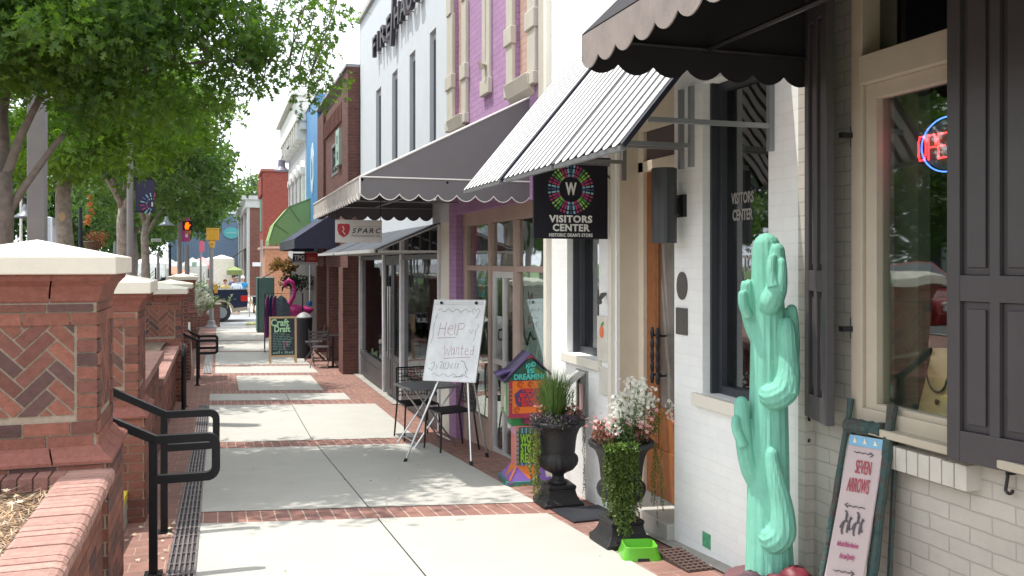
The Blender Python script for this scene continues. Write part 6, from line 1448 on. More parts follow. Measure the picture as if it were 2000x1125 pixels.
ta = tree('nearest street tree, trunk at the left edge, big lobed leaves over the pavement', nb_, 2.35,
     [((-2.1, 10.2, 5.1), (2.3, 2.4, 1.8), 290, .42, 110), ((-1.0, 9.7, 4.4), (1.25, 1.6, 1.0), 84, .33, 80), ((-.1, 9.9, 3.75), (.85, .9, .5), 32, .23, 50), ((.45, 9.9, 4.1), (.85, .9, .75), 44, .22, 20), ((-1.6, 9.3, 3.55), (1.4, 1.2, .42), 62, .33, 90), ((-.9, 9.8, 3.15), (1.1, 1.0, .28), 28, .26, 50), ((1.05, 9.9, 3.35), (.35, .5, .25), 8, .14, 16), ((1.0, 9.9, 4.4), (.5, .6, .6), 16, .15, 10), ((-1.6, 9.5, 6.9), (2.2, 2.0, 1.0), 60, .45, 60)],
     3, M['leaf'], .118, OAK, M['bark'], .135, 90, extra=(((-2.02, 9.9, 1.85), onY(125, 262, 9.9), .042), ((-2.03, 9.9, 2.2), onY(78, 190, 9.9), .05), ((-1.3, 9.9, 3.2), (.5, 9.9, 3.65), .018), ((.5, 9.9, 3.65), (1.2, 9.9, 3.45), .007)))
bl = lambda px, s: (onY(px, 500, s).x, s, lz(s))
tb = tree('second street tree with a pale round pruning scar on its trunk', bl(127, 17.5), 3.2, [((-2.9, 17.5, 5.8), (2.3, 2.6, 2.2), 180, .55, 85), ((-1.2, 17.3, 4.2), (1.4, 1.3, .8), 55, .4, 70), ((-2.6, 17, 3.4), (1.8, 1.6, .6), 60, .4, 50)], 8, M['leafbright'], .15, OAK, M['barkpale'], .15, 60)
p = onY(121, 423, 17.33); mb = MB(); mb.slab([(p.x+.055*math.cos(2*math.pi*k/14), 17.33, p.z+.08*math.sin(2*math.pi*k/14)) for k in range(14)], (0, .05, 0)); mb.build('pruning_scar', cmat((.50, .36, .22), .8), tb)
tcc = tree('third street tree, forked pale trunk beside the pole with the dark burst banner', bl(242, 25), 3.0, [((-2.4, 25, 5.6), (2.6, 2.8, 2.3), 120, .65, 50), ((-.8, 24.5, 3.9), (1.5, 1.5, .9), 40, .5, 45)], 12, M['leaf2'], .2, OVAL, M['barkpale'], .17, 40)
td = tree('fourth street tree, slimmer trunk right of the dark burst banner', bl(285, 31), 2.8, [((-2.3, 31, 5.0), (2.5, 2.6, 2.4), 110, .65, 50), ((-.6, 31, 3.6), (1.5, 1.5, .8), 30, .5, 40)], 14, M['leaf2'], .2, OVAL, M['barkpale'], .14, 36)
te = tree('fifth street tree, mid green crown over the pedestrian signals', (-3.2, 38.5, -1.05), 3.0, [((-3.2, 39, 5.2), (2.7, 3, 2.7), 150, .7, 52), ((-.9, 39, 5.9), (1.3, 1.6, 1.1), 44, .5, 44), ((-.7, 39, 3.6), (1.1, 1.5, .9), 44, .42, 44)], 17, M['leaf2'], .24, OVAL, M['bark'], .16, 30)
# taller trees farther off: two builds, copied
def farbuild(name_label, h, seed, m, size):
    random.seed(seed); return tree(name_label, (0, -500, 0), h*.35, [((0, -500, h*.62), (h*.36, h*.36, h*.36), 150, h*.085, 46), ((h*.12, -500, h*.42), (h*.3, h*.3, h*.16), 40, h*.07, 40)], seed, m, size, OVAL, M['bark'], .22, 24, grp='background trees')
fa = farbuild('x', 10, 21, M['leaf2'], .34); fb_ = farbuild('x', 10, 22, leafmat('pale_far_leaf', (.05, .09, .045), (.10, .15, .06), .35), .36)
spots = [(-9.5, 58, 1.2, 'round background tree behind the white tents at the left', 0), (-6.2, 66, 1.15, 'bushy background tree above the pink banner pole', 0), (-18, 42, 1.1, 'background tree across the road behind the bell lamp at the far left', 1), (-15, 62, 1.35, 'tall background tree across the road between the two nearest trunks', 0), (-7, 88, 1.6, 'tall background tree above the far tents', 1),
         (-8.5, 96, 1.4, 'background tree well left of the blue metal building', 0), (-24, 80, 1.7, 'big background tree far across the road', 1), (6.5, 128, 1.55, 'pale tall tree rising behind the blue metal building', 1), (-4.5, 135, 2.0, 'tall hazy tree left of the blue metal building roof', 1), (10.5, 138, 1.7, 'tree behind the white ornate building', 0), (-22, 30, 1.0, 'small background tree at the far left edge across the road', 0), (-30, 56, 1.5, 'large tree across the road at the left edge', 1), (-11, 112, 1.7, 'dark far tree behind the tent row', 0)]
for i, (x, y, sc_, lab, ty) in enumerate(spots):
    src = fb_ if ty else fa; o = dup(src, (x, y, -1.2), R(37*i), lab, 'background trees', (sc_, sc_, sc_))
for o in (fa, fb_):
    for c in kids(o): bpy.data.objects.remove(c)
    bpy.data.objects.remove(o)
# plumed shrubs, low shrubs, hanging basket
def shrub(name, label, c, n, L, cols, spreadr, cat='shrub', W=.03, stem=True):
    t = thing(name, label, cat, c); mb = MB()
    for k in range(n):
        a = random.uniform(0, 6.28); el_ = random.uniform(.8, 1.5); l = L*random.uniform(.6, 1.1); d = Vector((math.cos(a)*math.cos(el_), math.sin(a)*math.cos(el_), math.sin(el_))); p0_ = Vector(c)+Vector((random.gauss(0, spreadr), random.gauss(0, spreadr), .05))
        q = p0_; s_ = d.cross(Z_).normalized()*W
        mb.col(rc(random.choice(cols), .2))
        for i in range(4):
            q2 = q+d*l/4; mb.quad(q-s_*.5, q+s_*.5, q2+s_*.4, q2-s_*.4); q = q2; d = (d+Vector((0, 0, -.22))).normalized()
            for w_ in range(3): leafpoly(mb, q-d*random.uniform(0, l/4), (d+rdir()*.7), rdir(), L*.16, W*1.6)
    mb.build('foliage', pl, t); return t
pc1 = [(.50, .52, .40), (.66, .66, .58), (.30, .37, .20), (.62, .62, .52)]
q = onY(384, 600, 33); shrub('plumed_shrub', 'white plumed shrub behind the low pier, left of the yellow signal pole', (q.x, 33, gz(33)+.75), 300, .68, pc1, .09)
q = onY(345, 545, 29); shrub('plumed_shrub', 'pale feathery shrub behind the pier caps, right of the tree trunks', (q.x, 29, lz(29)+.2), 240, .9, pc1, .3)
q = onY(372, 500, 35); shrub('green_shrub', 'rounded green shrub below the pink banners', (q.x, 35, lz(35)+.5), 240, .8, [(.10, .17, .06), (.15, .22, .08)], .4)
for px, s_, h_, lb_ in ((352, 48, 1.7, 'rounded green bush between the tents, left of the banner pole'), (318, 46, 1.6, 'green bush behind the street name sign'), (398, 54, 1.3, 'green bush left of the white marquee'), (268, 44, 1.9, 'green bush behind the third and fourth tree trunks'), (150, 34, 2.0, 'green bush behind the scarred trunk')):
    q = onY(px, 520, s_); shrub('green_shrub', lb_, (q.x, s_, -1.1 if s_ > 37 else lz(s_)), 200, h_, [(.10, .17, .06), (.16, .22, .08), (.07, .13, .05)], .5)
t = thing('hanging_basket', 'rust coloured hanging flower basket on the black lamp post', 'hanging basket', (-3.3, 20, .9)); c = onY(180, 468, 20); mb = MB()
for k in range(7): foliage(mb, c+Vector((random.uniform(-.12, .2), random.uniform(-.1, .1), random.uniform(-.1, .08))), .12, 70, .05, .03, [(.35, .09, .04), (.45, .16, .06), (.2, .08, .04), (.15, .15, .05)])
mb.build('flowers', pl, t); mb = MB(); mb.lathe([(.02, -.24), (.12, -.18), (.17, 0), (.16, .02)], 14, c-Z_*.05); mb.build('bowl', M['soil'], t)
mb = MB(); c = onY(175, 400, 20)
t = thing('orange_ribbon', 'orange dried leaf spray caught in the branches beside the dark lamp post', 'hanging decoration', (c.x, 20, c.z))
for (px, py) in ((176, 385), (176, 400), (178, 412), (174, 425), (170, 435)): foliage(mb, onY(px, py, 20), .05, 40, .06, .03, [(.60, .16, .04), (.55, .22, .08)])
mb.build('leaves', pl, t)
# ============================================================= POLES, SIGNALS, LAMPS
def pole(name, label, px, s, r, ztop, m, sq=False, cat='pole'):
    x = onY(px, 500, s).x; z0 = lz(s) if s < 37 else -1.1; t = thing(name, label, cat, (x, s, z0)); mb = MB()
    if sq: mb.box(x-r, x+r, s-r, s+r, z0, ztop)
    else: mb.sweep([(x, s, z0), (x, s, z0+.02), (x, s, ztop)], [r*1.1, r*1.05, r*.8], 14)
    mb.build('shaft', m, t, bevel=.012 if sq else 0); MB().lathe([(r*2.1, 0), (r*2.0, .05), (r*1.5, .12), (r*1.3, .28), (r, .32)], 12, (x, s, z0)).build('base', m, t); return t, x
t, x = pole('utility_pole', 'tall square grey utility pole at the left between the two nearest trunks', 73, 14.2, .115, 7.5, M['pole'], True)
t, x = pole('lamp_post', 'tall grey lamp post carrying the dark burst banner', 254, 22, .075, 6.5, M['pole'])
bsx = onY(265, 400, 22).x; bex = onY(302, 400, 22).x; zt_, zb_ = onY(280, 350, 22).z, onY(280, 413, 22).z
b = thing('street_banner', 'dark navy banner with a coloured burst on the grey lamp post', 'banner', (bsx, 22, zb_)); MB().box(bsx, bex, 22, 22.012, zb_, zt_).build('cloth', cmat((.03, .03, .075), .7), b)
mb = MB(); c = onY(298, 399, 21.99); 
for k in range(9):
    a = R(95+k*22); a = math.pi/2+(k-0.5)*.38; d = Vector((math.cos(a), 0, math.sin(a))); mb.col([(.5, .06, .2), (.3, .55, .65), (.3, .5, .65), (.1, .15, .4), (.3, .5, .65), (.45, .06, .25)][k % 6]); mb.obox(c+d*.22, d, Vector((-d.z, 0, d.x)), -Y_, .045, .012, .004); mb.obox(c+d*.13, d, Vector((-d.z, 0, d.x)), -Y_, .02, .010, .004)
mb.col((.6, .6, .6)); mb.box(c.x-.025, c.x+.01, 21.985, 21.99, c.z-.05, c.z+.05); mb.build('burst', M['attr'], b)
mb = MB(); mb.box(x, bex, 21.99, 22.02, zt_, zt_+.03).box(x, bex, 21.99, 22.02, zb_-.03, zb_); mb.build('banner_arm', M['iron'], b)
t, x = pole('dark_post', 'slim dark blue lamp post with the rust coloured hanging basket', 157, 20.3, .045, 2.6, cmat((.02, .025, .05), .4))
MB().sweep([(x, 20.3, 1.9), onY(182, 442, 20.1)], .012, 5).build('basket_arm', M['iron'], t)
t, x = pole('dark_post', 'slim black bollard-like post below the bell street lamp', 332, 31, .045, 1.95, M['iron'])
MB().ball((x, 31, 1.98), .07, 8, 6).build('finial', M['iron'], t)
t, x = pole('dark_post', 'thin black post left of the grey street sign', 304, 28, .025, 1.3, M['iron'])
def bell(label, px, py, s, r, armto, m=None):
    c = onY(px, py, s); t = thing('bell_lamp', label, 'street lamp', (c.x, s, c.z)); mb = MB(); mb.smooth = True; mb.lathe([(.02, r*1.2), (r*.18, r*1.15), (r*.28, r*.75), (r*.42, r*.5), (r*.85, r*.16), (r, 0), (r*.96, -.01), (r*.3, .1)], 18, c); mb.build('shade', m or cmat((.28, .33, .38), .4), t)
    mb = MB(); mb.sweep([c+Z_*r*1.2, c+Z_*(r*1.8), Vector(armto)], .025, 6); mb.build('arm', M['iron'], t); return t
bell('grey bell shaped street lamp hanging in front of the green trees', 325, 440, 30, .24, (onY(352, 425, 30).x, 30, onY(352, 405, 30).z))
bell('large grey bell lamp beside the square utility pole at the left', 50, 425, 14.6, .165, (onY(70, 395, 14.4).x, 14.4, onY(70, 395, 14.4).z), cmat((.16, .18, .22), .4))
t, x = pole('white_post', 'thin white post and slack cable at the far left behind the bell lamp', 41, 26, .04, 3.2, M['white']); MB().sweep([(x, 26, 3.1), (x-.6, 26, 2.4), (x-1.5, 26, 2.1)], .02, 5).build('cable', M['white'], t)
t, x = pole('banner_pole', 'grey pole with the pink banner behind the lit pedestrian signal', 351, 33, .09, 3.05, M['pole'])
a0_, a1_ = onY(355, 425, 33), onY(371, 472, 33); MB().box(a0_.x, a1_.x, 33, 33.02, a1_.z, a0_.z).build('banner', cmat((.55, .07, .30), .6), t); MB().box(a0_.x+.12, a0_.x+.2, 32.99, 33, a1_.z+.15, a1_.z+.45).build('banner_mark', M['white'], t)
t, x = pole('signal_pole', 'short grey pole holding the lit orange hand pedestrian signal', 365.5, 31, .085, 1.62+.4, M['pole'], False)
a_ = onY(357, 432, 31); b2 = onY(376, 450, 31); MB().box(a_.x, b2.x, 30.85, 31.2, b2.z, a_.z).build('signal_box', M['black'], t, bevel=.02)
hm = mat('orange_hand', (.9, .2, .02), emit=(1., .09, .0), es=1.8); hx = a_.x+.135; hz = (a_.z+b2.z)/2; mb = MB(); mb.slab([(hx+dx*.11, 30.848, hz+dz*.12) for dx, dz in ((-.45, -1), (.45, -1), (.55, -.3), (1, .15), (.85, .35), (.5, .1), (.5, .85), (.3, .85), (.25, .95), (.05, .95), (0, .9), (-.2, .85), (-.25, .7), (-.45, .6), (-.55, 0), (-.6, -.4))], (0, -.01, 0)); mb.build('hand', hm, t)
MB().box(hx-.05, hx+.12, 30.9, 31.05, b2.z-.12, b2.z).build('signal_bracket', cmat((.5, .2, .07)), t)
# yellow signal seen from behind, on its grey pole
s = 37.0; x = onY(413, 628, s).x; z0 = gz(36.9)+.005; t = thing('pedestrian_signal', 'yellow pedestrian signal seen from behind on a grey pole at the kerb', 'pedestrian signal', (x, 36.6, z0)); s = 36.6
MB().sweep([(x, s, z0), (x, s, onY(413, 474, s).z)], [.085, .07], 14).build('pole', M['pole'], t); MB().lathe([(.26, 0), (.25, .05), (.17, .14), (.15, .28), (.09, .31)], 8, (x, s, z0), rot=.4).build('pole_base', M['pole'], t)
a_ = onY(403, 447, s); b2 = onY(428, 470, s); MB().box(a_.x, b2.x, s-.12, s+.12, b2.z, a_.z).build('housing', M['yellow'], t, bevel=.03); MB().box(a_.x-.01, b2.x+.01, s-.14, s+.14, a_.z-.0, a_.z+.03).build('visor_edge', cmat((.75, .45, .07)), t, bevel=.01)
MB().lathe([(.09, -.28), (.09, -.2), (.13, -.1), (.1, 0)], 12, ((a_.x+b2.x)/2-.03, s, b2.z)).build('collar', M['yellow'], t)
mb = MB(); p = onY(418, 560, s); mb.box(p.x, p.x+.14, s-.1, s+.1, p.z-.25, p.z+.1); mb.build('push_button', cmat((.6, .3, .04)), t)
# street name sign
t, x = pole('street_sign', 'grey post with a white street name plate behind the tree trunks', 309, 29, .05, 1.75, M['pole']); a_ = onY(295, 466, 28.9); b2 = onY(315, 472, 28.9); MB().box(a_.x, b2.x, 28.9, 28.92, b2.z, a_.z).build('name_plate', cmat((.45, .47, .47)), t)
mb = MB(); [mb.box(a_.x+.04+k*.06, a_.x+.07+k*.06, 28.89, 28.9, b2.z+.03, a_.z-.03) for k in range(5)]; mb.build('plate_marks', cmat((.15, .17, .17)), t)
t, x = pole('turquoise_banner_post', 'slim post with a turquoise and white vertical banner among the far tents', 225, 34, .05, 2.2, M['pole']); a_ = onY(221, 474, 34); b2 = onY(232, 502, 34); MB().box(a_.x, b2.x, 34, 34.02, b2.z, a_.z).build('banner', cmat((.12, .50, .52), .6), t)
mb = MB(); [mb.box(a_.x+.05, b2.x-.05, 33.98, 34, b2.z+.05+k*.09, b2.z+.09+k*.09) for k in range(5)]; mb.build('banner_marks', M['white'], t)
t, x = pole('far_banner_pole', 'far pole with a small red and white banner above the tents', 392, 62, .07, 3.0, M['pole']); a_ = onY(389, 470, 61.9); b2 = onY(399, 492, 61.9); MB().box(a_.x, b2.x, 61.9, 61.93, b2.z, a_.z).build('banner', cmat((.50, .10, .16)), t)
t, x = pole('small_notice_post', 'small pale notice on a post in front of the green shrub', 379, 34, .025, .82, M['pole']); a_ = onY(375, 512, 33.9); b2 = onY(384, 521, 33.9); MB().box(a_.x, b2.x, 33.9, 33.92, b2.z, a_.z).build('notice', cmat((.40, .60, .52)), t)
# brick planter box behind the signal pole
a_ = onY(395, 600, 38.2); b2 = onY(437, 590, 38.2); t = thing('brick_planter_box', 'low reddish brick planter box behind the grey signal pole', 'planter box', (a_.x, 37.0, -1.13)); MB().box(a_.x-.6, b2.x-.15, 37.05, 37.55, -1.13, b2.z-.06).build('brickwork', M['redbrick'], t); MB().box(a_.x-.65, b2.x-.1, 37.02, 37.6, b2.z-.06, b2.z).build('coping', cmat((.52, .36, .32)), t)
MB().ball((b2.x-.55, 37.05, -.55), .11, 10, 6, sy=.3).build('round_badge', M['palemetal'], t)
# ============================================================= VEHICLES
def wheel(par, x, y, z, r, side=-1):
    w_ = thing('wheel', None, None, (0, 0, 0)); w_.parent = par; w_.location = Vector((x, y, z))-par.location
    mb = MB(); mb.smooth = True; P = [(r*.62, -.11), (r*.9, -.115), (r, -.08), (r, .08), (r*.9, .115), (r*.62, .11)]; V = []; n = 28
    for rr, yy in P: V += [(rr*math.cos(2*math.pi*j/n), yy, rr*math.sin(2*math.pi*j/n)) for j in range(n)]
    mb.add(V, [[i*n+j, (i+1)*n+j, (i+1)*n+(j+1) % n, i*n+(j+1) % n] for i in range(len(P)-1) for j in range(n)]+[[j for j in range(n)], [(len(P)-1)*n+j for j in range(n)][::-1]]); mb.build('tyre', M['tyre'], w_, False)
    mb = MB(); V = [(r*.6*math.cos(2*math.pi*j/20), side*.118, r*.6*math.sin(2*math.pi*j/20)) for j in range(20)]; mb.slab(V, (0, .03*-side, 0))
    for k in range(5): a = 2*math.pi*k/5; mb.obox((r*.33*math.cos(a), side*.12, r*.33*math.sin(a)), Vector((math.cos(a), 0, math.sin(a))), Vector((-math.sin(a), 0, math.cos(a))), Y_, r*.22, .03, .012)
    mb.build('rim', M['greymetal'], w_, False); w_.name = 'wheel'; return w_
ty = 41.0; tz = -1.17; xr_ = onY(483, 600, ty).x; t = thing('pickup_truck', 'dark blue pickup truck with tan lower trim crossing at the end of the pavement', 'pickup truck', (xr_-2.8, ty+.95, tz))
xw = onY(432, 600, ty).x; xf = xw-3.6; bl_ = mat('dark_blue_car_paint', (.012, .018, .05), .18, .2, var=.02)
def arch(cx, r, x0, x1, z0): return [(cx+r*math.cos(a), z0+max(0, r*math.sin(a))) for a in [math.pi*k/12 for k in range(13)]]
prof_ = [(xr_, .62)]+[(xr_+.02, 1.0), (xr_, 1.40), (xw-1.15, 1.43), (xw-1.2, 1.43), (xw-1.3, 1.95), (xw-2.4, 1.97), (xw-3.0, 1.42), (xw-4.35, 1.28), (xw-4.5, .9), (xw-4.5, .5)]
bot = [(xf-.46, .5)]+[(xf-.46*math.cos(a), .42+.46*math.sin(a)) for a in [math.pi*k/10 for k in range(11)]]+[(xf+.46, .45), (xw-.47, .45)]+[(xw-.46*math.cos(a), .42+.46*math.sin(a)) for a in [math.pi*k/10 for k in range(11)]]+[(xw+.47, .5)]
mb = MB(); mb.slab([(x, ty, tz+z) for x, z in prof_+bot], (0, 1.95, 0)); mb.build('body', bl_, t, bevel=.03)
mb = MB(); mb.slab([(x, ty-.03, tz+z) for x, z in [(xw+.52, .42), (xr_, .5), (xr_, .66), (xw+.55, .60)]], (0, .05, 0))
P = [(xw-.56*math.cos(a), .42+.56*math.sin(a)) for a in [math.pi*k/12 for k in range(13)]]+[(xw+.46*math.cos(a), .42+.46*math.sin(a)) for a in [math.pi*k/12 for k in range(13)]]
for i in range(12): q1, q2 = P[i], P[i+1]; q4, q3 = P[25-i], P[24-i]; mb.slab([(q1[0], ty-.04, tz+q1[1]), (q2[0], ty-.04, tz+q2[1]), (q3[0], ty-.04, tz+q3[1]), (q4[0], ty-.04, tz+q4[1])], (0, .06, 0))
mb.slab([(x, ty-.03, tz+z) for x, z in [(xf+.5, .40), (xw-.55, .40), (xw-.55, .62), (xf+.5, .62)]], (0, .05, 0)); mb.build('tan_trim', cmat((.33, .27, .20), .4), t)
mb = MB(); mb.box(xr_-.02, xr_+.14, ty-.02, ty+1.97, tz+.45, tz+.62); mb.build('bumper', M['palemetal'], t, bevel=.02)
MB().box(xr_-.28, xr_+.025, ty-.015, ty+.05, tz+.90, tz+1.15).build('tail_light', mat('red_lens', (.50, .015, .01), .15), t, bevel=.015)
MB().box(xr_+.02, xr_+.03, ty+.15, ty+1.8, tz+.8, tz+1.3).build('tailgate', bl_, t); MB().box(xw-2.3, xw-1.42, ty-.004, ty, tz+1.48, tz+1.86).box(xw-2.88, xw-2.38, ty-.004, ty, tz+1.48, tz+1.7).build('side_window', cmat((.02, .025, .03), .08), t)
MB().box(xr_-1.9, xr_+.0, ty-.01, ty+.04, tz+1.385, tz+1.42).build('bed_rail', M['black'], t)
for xx in (xw, xf):
    for yy, sd in ((ty+.1, -1), (ty+1.85, 1)): wheel(t, xx, yy, tz+.41, .41, sd)
def car(label, x, y, z, rz, col, h=1.45, L=4.5, W=1.8):
    t = thing('parked_car', label, 'car', (x, y, z), 0, 'parked cars on the main road'); m = mat('car_paint_%d' % len(bpy.data.materials), col, .2, .3, var=.02); hb_ = L/2; H = h
    # nose towards the camera (-y)
    pf = [(-hb_, .32), (-hb_-.05, .55), (-hb_+.1, .78), (-hb_+1.1, .92), (-hb_+1.9, H), (hb_-1.3, H), (hb_-.35, .98), (hb_, .9), (hb_+.04, .5), (hb_, .3)]
    mb = MB(); mb.slab([(x-W/2, y+a, z+b) for a, b in pf], (W, 0, 0)); mb.build('body', m, t, bevel=.07)
    g = MB(); g.slab([(x-W/2+.14, y-hb_+1.16-.02, z+.95), (x+W/2-.14, y-hb_+1.16-.02, z+.95), (x+W/2-.2, y-hb_+1.86, z+H-.05), (x-W/2+.2, y-hb_+1.86, z+H-.05)], (0, -.02, .02)); g.build('windscreen', cmat((.05, .06, .07), .05), t)
    for sg in (-1, 1): g = MB(); xs = x+sg*(W/2+.002); g.slab([(xs, y-hb_+1.35, z+.95), (xs, y+hb_-.7, z+1.0), (xs, y+hb_-1.35, z+H-.07), (xs, y-hb_+1.95, z+H-.07)], (sg*.006, 0, 0)); g.build('side_window', cmat((.03, .035, .04), .06), t)
    for sg in (-1, 1): MB().box(x+sg*.62-.16, x+sg*.62+.16, y-hb_-.06, y-hb_+.1, z+.58, z+.74).build('headlight', cmat((.7, .72, .74), .1), t, bevel=.03)
    MB().box(x-.45, x+.45, y-hb_-.07, y-hb_, z+.42, z+.56).build('grille', M['black'], t)
    for a in (-hb_+.8, hb_-.85):
        for sg in (-1, 1):
            w_ = thing('wheel', None, None, (0, 0, 0)); w_.parent = t; w_.location = (sg*(W/2-.1), a, .32); w_.rotation_euler = (0, 0, R(90)); mb = MB(); mb.smooth = True; n = 20; V = []
            for rr, yy in ((.2, -.1), (.30, -.1), (.32, -.07), (.32, .07), (.30, .1), (.2, .1)): V += [(rr*math.cos(2*math.pi*j/n), yy, rr*math.sin(2*math.pi*j/n)) for j in range(n)]
            mb.add(V, [[i*n+j, (i+1)*n+j, (i+1)*n+(j+1) % n, i*n+(j+1) % n] for i in range(5) for j in range(n)]); mb.build('tyre', M['tyre'], w_, False); mb = MB(); mb.slab([(.2*math.cos(2*math.pi*j/16), -sg*.1, .2*math.sin(2*math.pi*j/16)) for j in range(16)], (0, sg*.03, 0)); mb.build('rim', M['palemetal'], w_, False)
    return t
car('dark grey parked car seen between the tree trunks behind the pier caps', -6.9, 27.5, lz(27.5)-.12, 0, (.05, .06, .07)); car('pale silver parked car farther along the road behind the trunks', -7.0, 34.0, lz(34)-.14, 0, (.55, .56, .56)); car('white parked van-like car near the camera on the main road', -7.1, 8, lz(8)-.14, 0, (.7, .7, .7), 1.6); car('dark red parked car on the main road left of the nearest tree', -7.1, 14.5, lz(14)-.14, 0, (.25, .02, .02)); car('black parked car on the main road, reflected in the shop windows', -7.1, 1.5, lz(1.5)-.14, 0, (.015, .015, .018))
# ============================================================= TENTS, TABLES, PEOPLE
def tent(label, x, y, w_, d_, ze, zp, col, walls=False, grp='market tents beyond the cross street'):
    t = thing('market_tent', label, 'tent', (x, y, -1.25), group=grp); m = cmat(col, .7); mb = MB(); P = [(x-w_/2, y-d_/2, ze), (x+w_/2, y-d_/2, ze), (x+w_/2, y+d_/2, ze), (x-w_/2, y+d_/2, ze)]
    A_ = (x, y, zp); mb.add(P+[A_], [[0, 1, 4], [1, 2, 4], [2, 3, 4], [3, 0, 4], [3, 2, 1, 0]]); mb.box(x-w_/2, x+w_/2, y-d_/2-.02, y-d_/2, ze-.3, ze); mb.box(x+w_/2, x+w_/2+.02, y-d_/2, y+d_/2, ze-.3, ze)
    if walls: mb.box(x-w_/2, x+w_/2, y+d_/2, y+d_/2+.02, -1.2, ze); mb.box(x-w_/2, x+w_/2, y-d_/2-.01, y-d_/2, -.1, ze)
    mb.build('canopy', m, t)
    for a in (-1, 1):
        for b in (-1, 1): MB().box(x+a*w_/2-.03, x+a*w_/2+.03, y+b*d_/2-.03, y+b*d_/2+.03, -1.25, ze).build('leg', M['palemetal'], t)
    return t
tx = onY(430, 500, 62).x; tent('big white marquee with a blank wall behind the pickup truck', tx+.1, 62, 1.5, 3, 1.7, 1.95, (.82, .80, .72), True)
tx = onY(458, 500, 60).x; tent('lime green and white tent right of the big white marquee', tx, 60, 1.0, 2, .95, 1.2, (.22, .30, .10))
for px, s, w_, col, lb_, ze, zp in ((296, 52, 1.6, (.85, .85, .85), 'white tent seen between the third and fourth tree trunks', 1.4, 1.9), (340, 56, 1.8, (.50, .17, .10), 'orange tent behind the black post', .8, 1.2), (322, 64, 2.2, (.85, .85, .85), 'white tent behind the bell street lamp', 1.2, 1.9), (345, 70, 2.4, (.82, .82, .82), 'white tent between the black post and the banner pole', .9, 1.5), (376, 68, 2.0, (.85, .85, .83), 'white tent right of the orange hand signal', 1.2, 1.8), (395, 80, 3, (.8, .3, .3), 'reddish tent under the small far banner', 1.2, 1.9), (278, 60, 3, (.84, .84, .84), 'white tent left of the fourth tree trunk', 1.0, 1.7), (212, 46, 2, (.4, .4, .42), 'pale grey tent behind the rust coloured basket', .9, 1.5), (97, 40, .62, (.50, .53, .60), 'pale narrow tent wall between the utility pole and the scarred trunk', 3.2, 3.3), (410, 100, 4, (.8, .8, .8), 'white far tent just left of the blue metal building', 1.2, 2.0)):
    x = onY(px, 500, s).x; tent(lb_, x, s, w_, 3, ze, zp, col, px in (296, 97, 376))
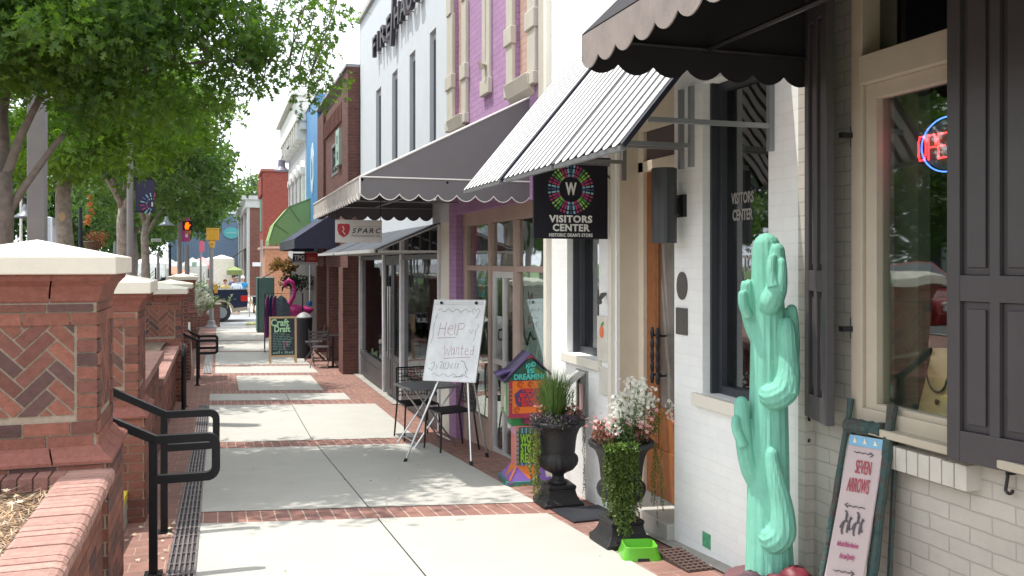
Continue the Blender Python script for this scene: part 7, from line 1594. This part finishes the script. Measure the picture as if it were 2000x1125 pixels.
def person(label, x, y, z, h, shirt, pants, hair, face=-90, cap=None, arms=((.32, .95), (.30, .95)), seed=1):
    """standing figure, facing direction face (degrees), one continuous skinned body with clothes and hair over it"""
    t = thing('person', label, 'person', (x, y, z), R(face+90)); k = h/1.75
    def skinned(name, J, E, m, sub=2, root=0):
        me = bpy.data.meshes.new(name); me.from_pydata([(a*k, b*k, c*k) for a, b, c, r, r2 in J], E, []); me.materials.append(m); o = bpy.data.objects.new(name, me); COL.objects.link(o); o.parent = t
        s_ = o.modifiers.new('skin', 'SKIN'); s_.use_smooth_shade = True
        for i, j in enumerate(J): v = me.skin_vertices[0].data[i]; v.radius = (j[3]*k, j[4]*k); v.use_root = (i == root)
        o.modifiers.new('sub', 'SUBSURF').levels = sub; o.modifiers['sub'].render_levels = sub; return o
    A = arms
    J = [(0, 0, .93, .135, .10), (0, 0, 1.10, .12, .09), (0, 0, 1.32, .15, .10), (0, 0, 1.45, .07, .06), (0, 0, 1.52, .05, .05), (0, -.01, 1.60, .075, .09), (0, -.005, 1.69, .07, .085),
         (-.17, 0, 1.40, .05, .05), (-.25, .02, 1.16, .04, .04), (-A[0][0], -.06, A[0][1], .03, .032), (-A[0][0], -.10, A[0][1]-.07, .025, .035), (.17, 0, 1.40, .05, .05), (.25, .02, 1.16, .04, .04), (A[1][0], -.06, A[1][1], .03, .032), (A[1][0], -.10, A[1][1]-.07, .025, .035),
         (-.09, 0, .85, .085, .085), (-.10, -.01, .48, .055, .06), (-.10, .02, .09, .04, .045), (-.10, -.12, .03, .04, .03), (.09, 0, .85, .085, .085), (.10, -.01, .48, .055, .06), (.10, .02, .09, .04, .045), (.10, -.12, .03, .04, .03)]
    E = [(0, 1), (1, 2), (2, 3), (3, 4), (4, 5), (5, 6), (2, 7), (7, 8), (8, 9), (9, 10), (2, 11), (11, 12), (12, 13), (13, 14), (0, 15), (15, 16), (16, 17), (17, 18), (0, 19), (19, 20), (20, 21), (21, 22)]
    skinned('body', J, E, M['skin'])
    S_ = [(0, 0, .90, .155, .12), (0, 0, 1.10, .145, .115), (0, 0, 1.32, .175, .125), (0, 0, 1.42, .10, .08), (-.17, 0, 1.40, .07, .07), (-.235, .015, 1.20, .06, .06), (.17, 0, 1.40, .07, .07), (.235, .015, 1.20, .06, .06)]
    skinned('shirt', S_, [(0, 1), (1, 2), (2, 3), (2, 4), (4, 5), (2, 6), (6, 7)], cmat(shirt, .85), 1)
    P = [(0, 0, .92, .145, .115), (-.09, 0, .83, .10, .10), (-.10, -.01, .48, .075, .08), (-.10, .02, .10, .06, .065), (.09, 0, .83, .10, .10), (.10, -.01, .48, .075, .08), (.10, .02, .10, .06, .065)]
    skinned('trousers', P, [(0, 1), (1, 2), (2, 3), (0, 4), (4, 5), (5, 6)], cmat(pants, .85), 1)
    mb = MB(); mb.smooth = True; mb.ball((0, .018*k, 1.685*k), .098*k, 12, 8, sy=1.05, sz=.95); mb.build('cap' if cap else 'hair', cmat(cap or hair, .9), t, False)
    mb = MB(); mb.smooth = True
    for q in (-.03, .03): mb.ball((q*k, -.098*k, 1.635*k), .011*k, 6, 4)
    mb.ball((0, -.108*k, 1.60*k), .014*k, 6, 4, sz=1.4); mb.box(-.022*k, .022*k, -.10*k, -.094*k, 1.555*k, 1.562*k); mb.build('face_features', cmat((.20, .08, .06), .6), t, False); return t
for (px, py, s, shirt, pants, hair, cap, lb_, f_) in ((440, 549, 47.5, (.55, .42, .16), (.2, .2, .25), (.12, .06, .04), None, 'person in a yellow shirt behind the bed of the pickup truck', -80), (462, 541, 47.0, (.62, .68, .76), (.1, .1, .14), (.2, .18, .17), None, 'person in a white t-shirt with arms lowered behind the pickup truck', -95), (474, 539, 50.0, (.04, .26, .52), (.1, .1, .1), (.1, .08, .06), (.8, .8, .8), 'person in a bright blue shirt and white cap behind the pickup truck', -100), (407, 548, 48.5, (.55, .60, .58), (.2, .2, .2), (.3, .25, .2), None, 'person in a pale shirt mostly hidden by the grey signal pole', -90), (456, 533, 53.0, (.12, .13, .25), (.05, .05, .08), (.02, .02, .02), None, 'person in dark clothes standing behind the white t-shirt', -90)):
    p = onY(px, py, s); h = (p.z-(-1.2))*1.02; person(lb_, p.x, s, -1.2, max(1.5, min(1.9, h+.05)), shirt, pants, hair, f_, cap)
t = thing('folding_sign', 'pair of brown wooden trestle legs beside the tailgate of the pickup', 'trestle', (2.0, 45, -1.2)); a_ = onY(487, 578, 45); mb = MB(); mb.sweep([(a_.x, 45, -1.2), (a_.x+.05, 45, a_.z)], .03, 5); mb.sweep([(a_.x+.35, 45, -1.2), (a_.x+.02, 45, a_.z)], .03, 5); mb.split('leg', M['palewood'], t); MB().box(a_.x, a_.x+.6, 44.9, 45, a_.z-.03, a_.z).build('rail', M['palemetal'], t)
t = thing('bench', 'dark bench by the far corner behind the trestle', 'bench', (2.4, 47, -1.2)); a_ = onY(494, 580, 47); MB().box(a_.x, a_.x+.9, 47, 47.5, -.75, -.68).build('seat', M['black'], t); MB().box(a_.x, a_.x+.9, 47.5, 47.56, -.68, a_.z).build('backrest', M['black'], t); MB().box(a_.x+.02, a_.x+.1, 47, 47.5, -1.15, -.75).build('leg', M['black'], t); MB().box(a_.x+.8, a_.x+.88, 47, 47.5, -1.15, -.75).build('leg', M['black'], t)
t = thing('yellow_cushion', 'crumpled yellow sandbag lying on the kerb beside the clothes rack', 'sandbag', (1.8, 38.5, -1.13)); mb = MB(); mb.smooth = True
for q, (px, r) in enumerate(((490, .16), (500, .18), (509, .14))): p = atZ(px, 612+q*3, -1.1); mb.ball((p.x*38.3/p.y, 38.3, -1.1), r, 10, 6, sx=1.4, sz=.5)
mb.build('bag', cmat((.62, .58, .28), .8), t)
# across the road: facades that only show in reflections and between trunks
for i, (y0, y1, h, col, lb_) in enumerate(((-12, 6, 6, (.34, .13, .09), 'brick row building across the road, near end'), (6, 22, 5, (.5, .45, .38), 'tan row building across the road, middle'), (22, 36, 4.2, (.45, .47, .46), 'grey row building across the road, far end'))):
    t = thing('row_building', lb_, 'building', (-27, (y0+y1)/2, 0)); MB().box(-38, -27, y0+.1, y1-.1, -2, h).build('wall', cmat(col, .8), t); MB().box(-38, -26.7, y0+.1, y1-.1, h, h+.3).build('cornice', cmat((.5, .48, .45)), t)
    for k in range(4): s = y0+1.2+k*(y1-y0)/4.2; MB().box(-27.0, -26.94, s, s+2.2, .3, 2.6).build('window', cmat((.05, .06, .07), .1), t)
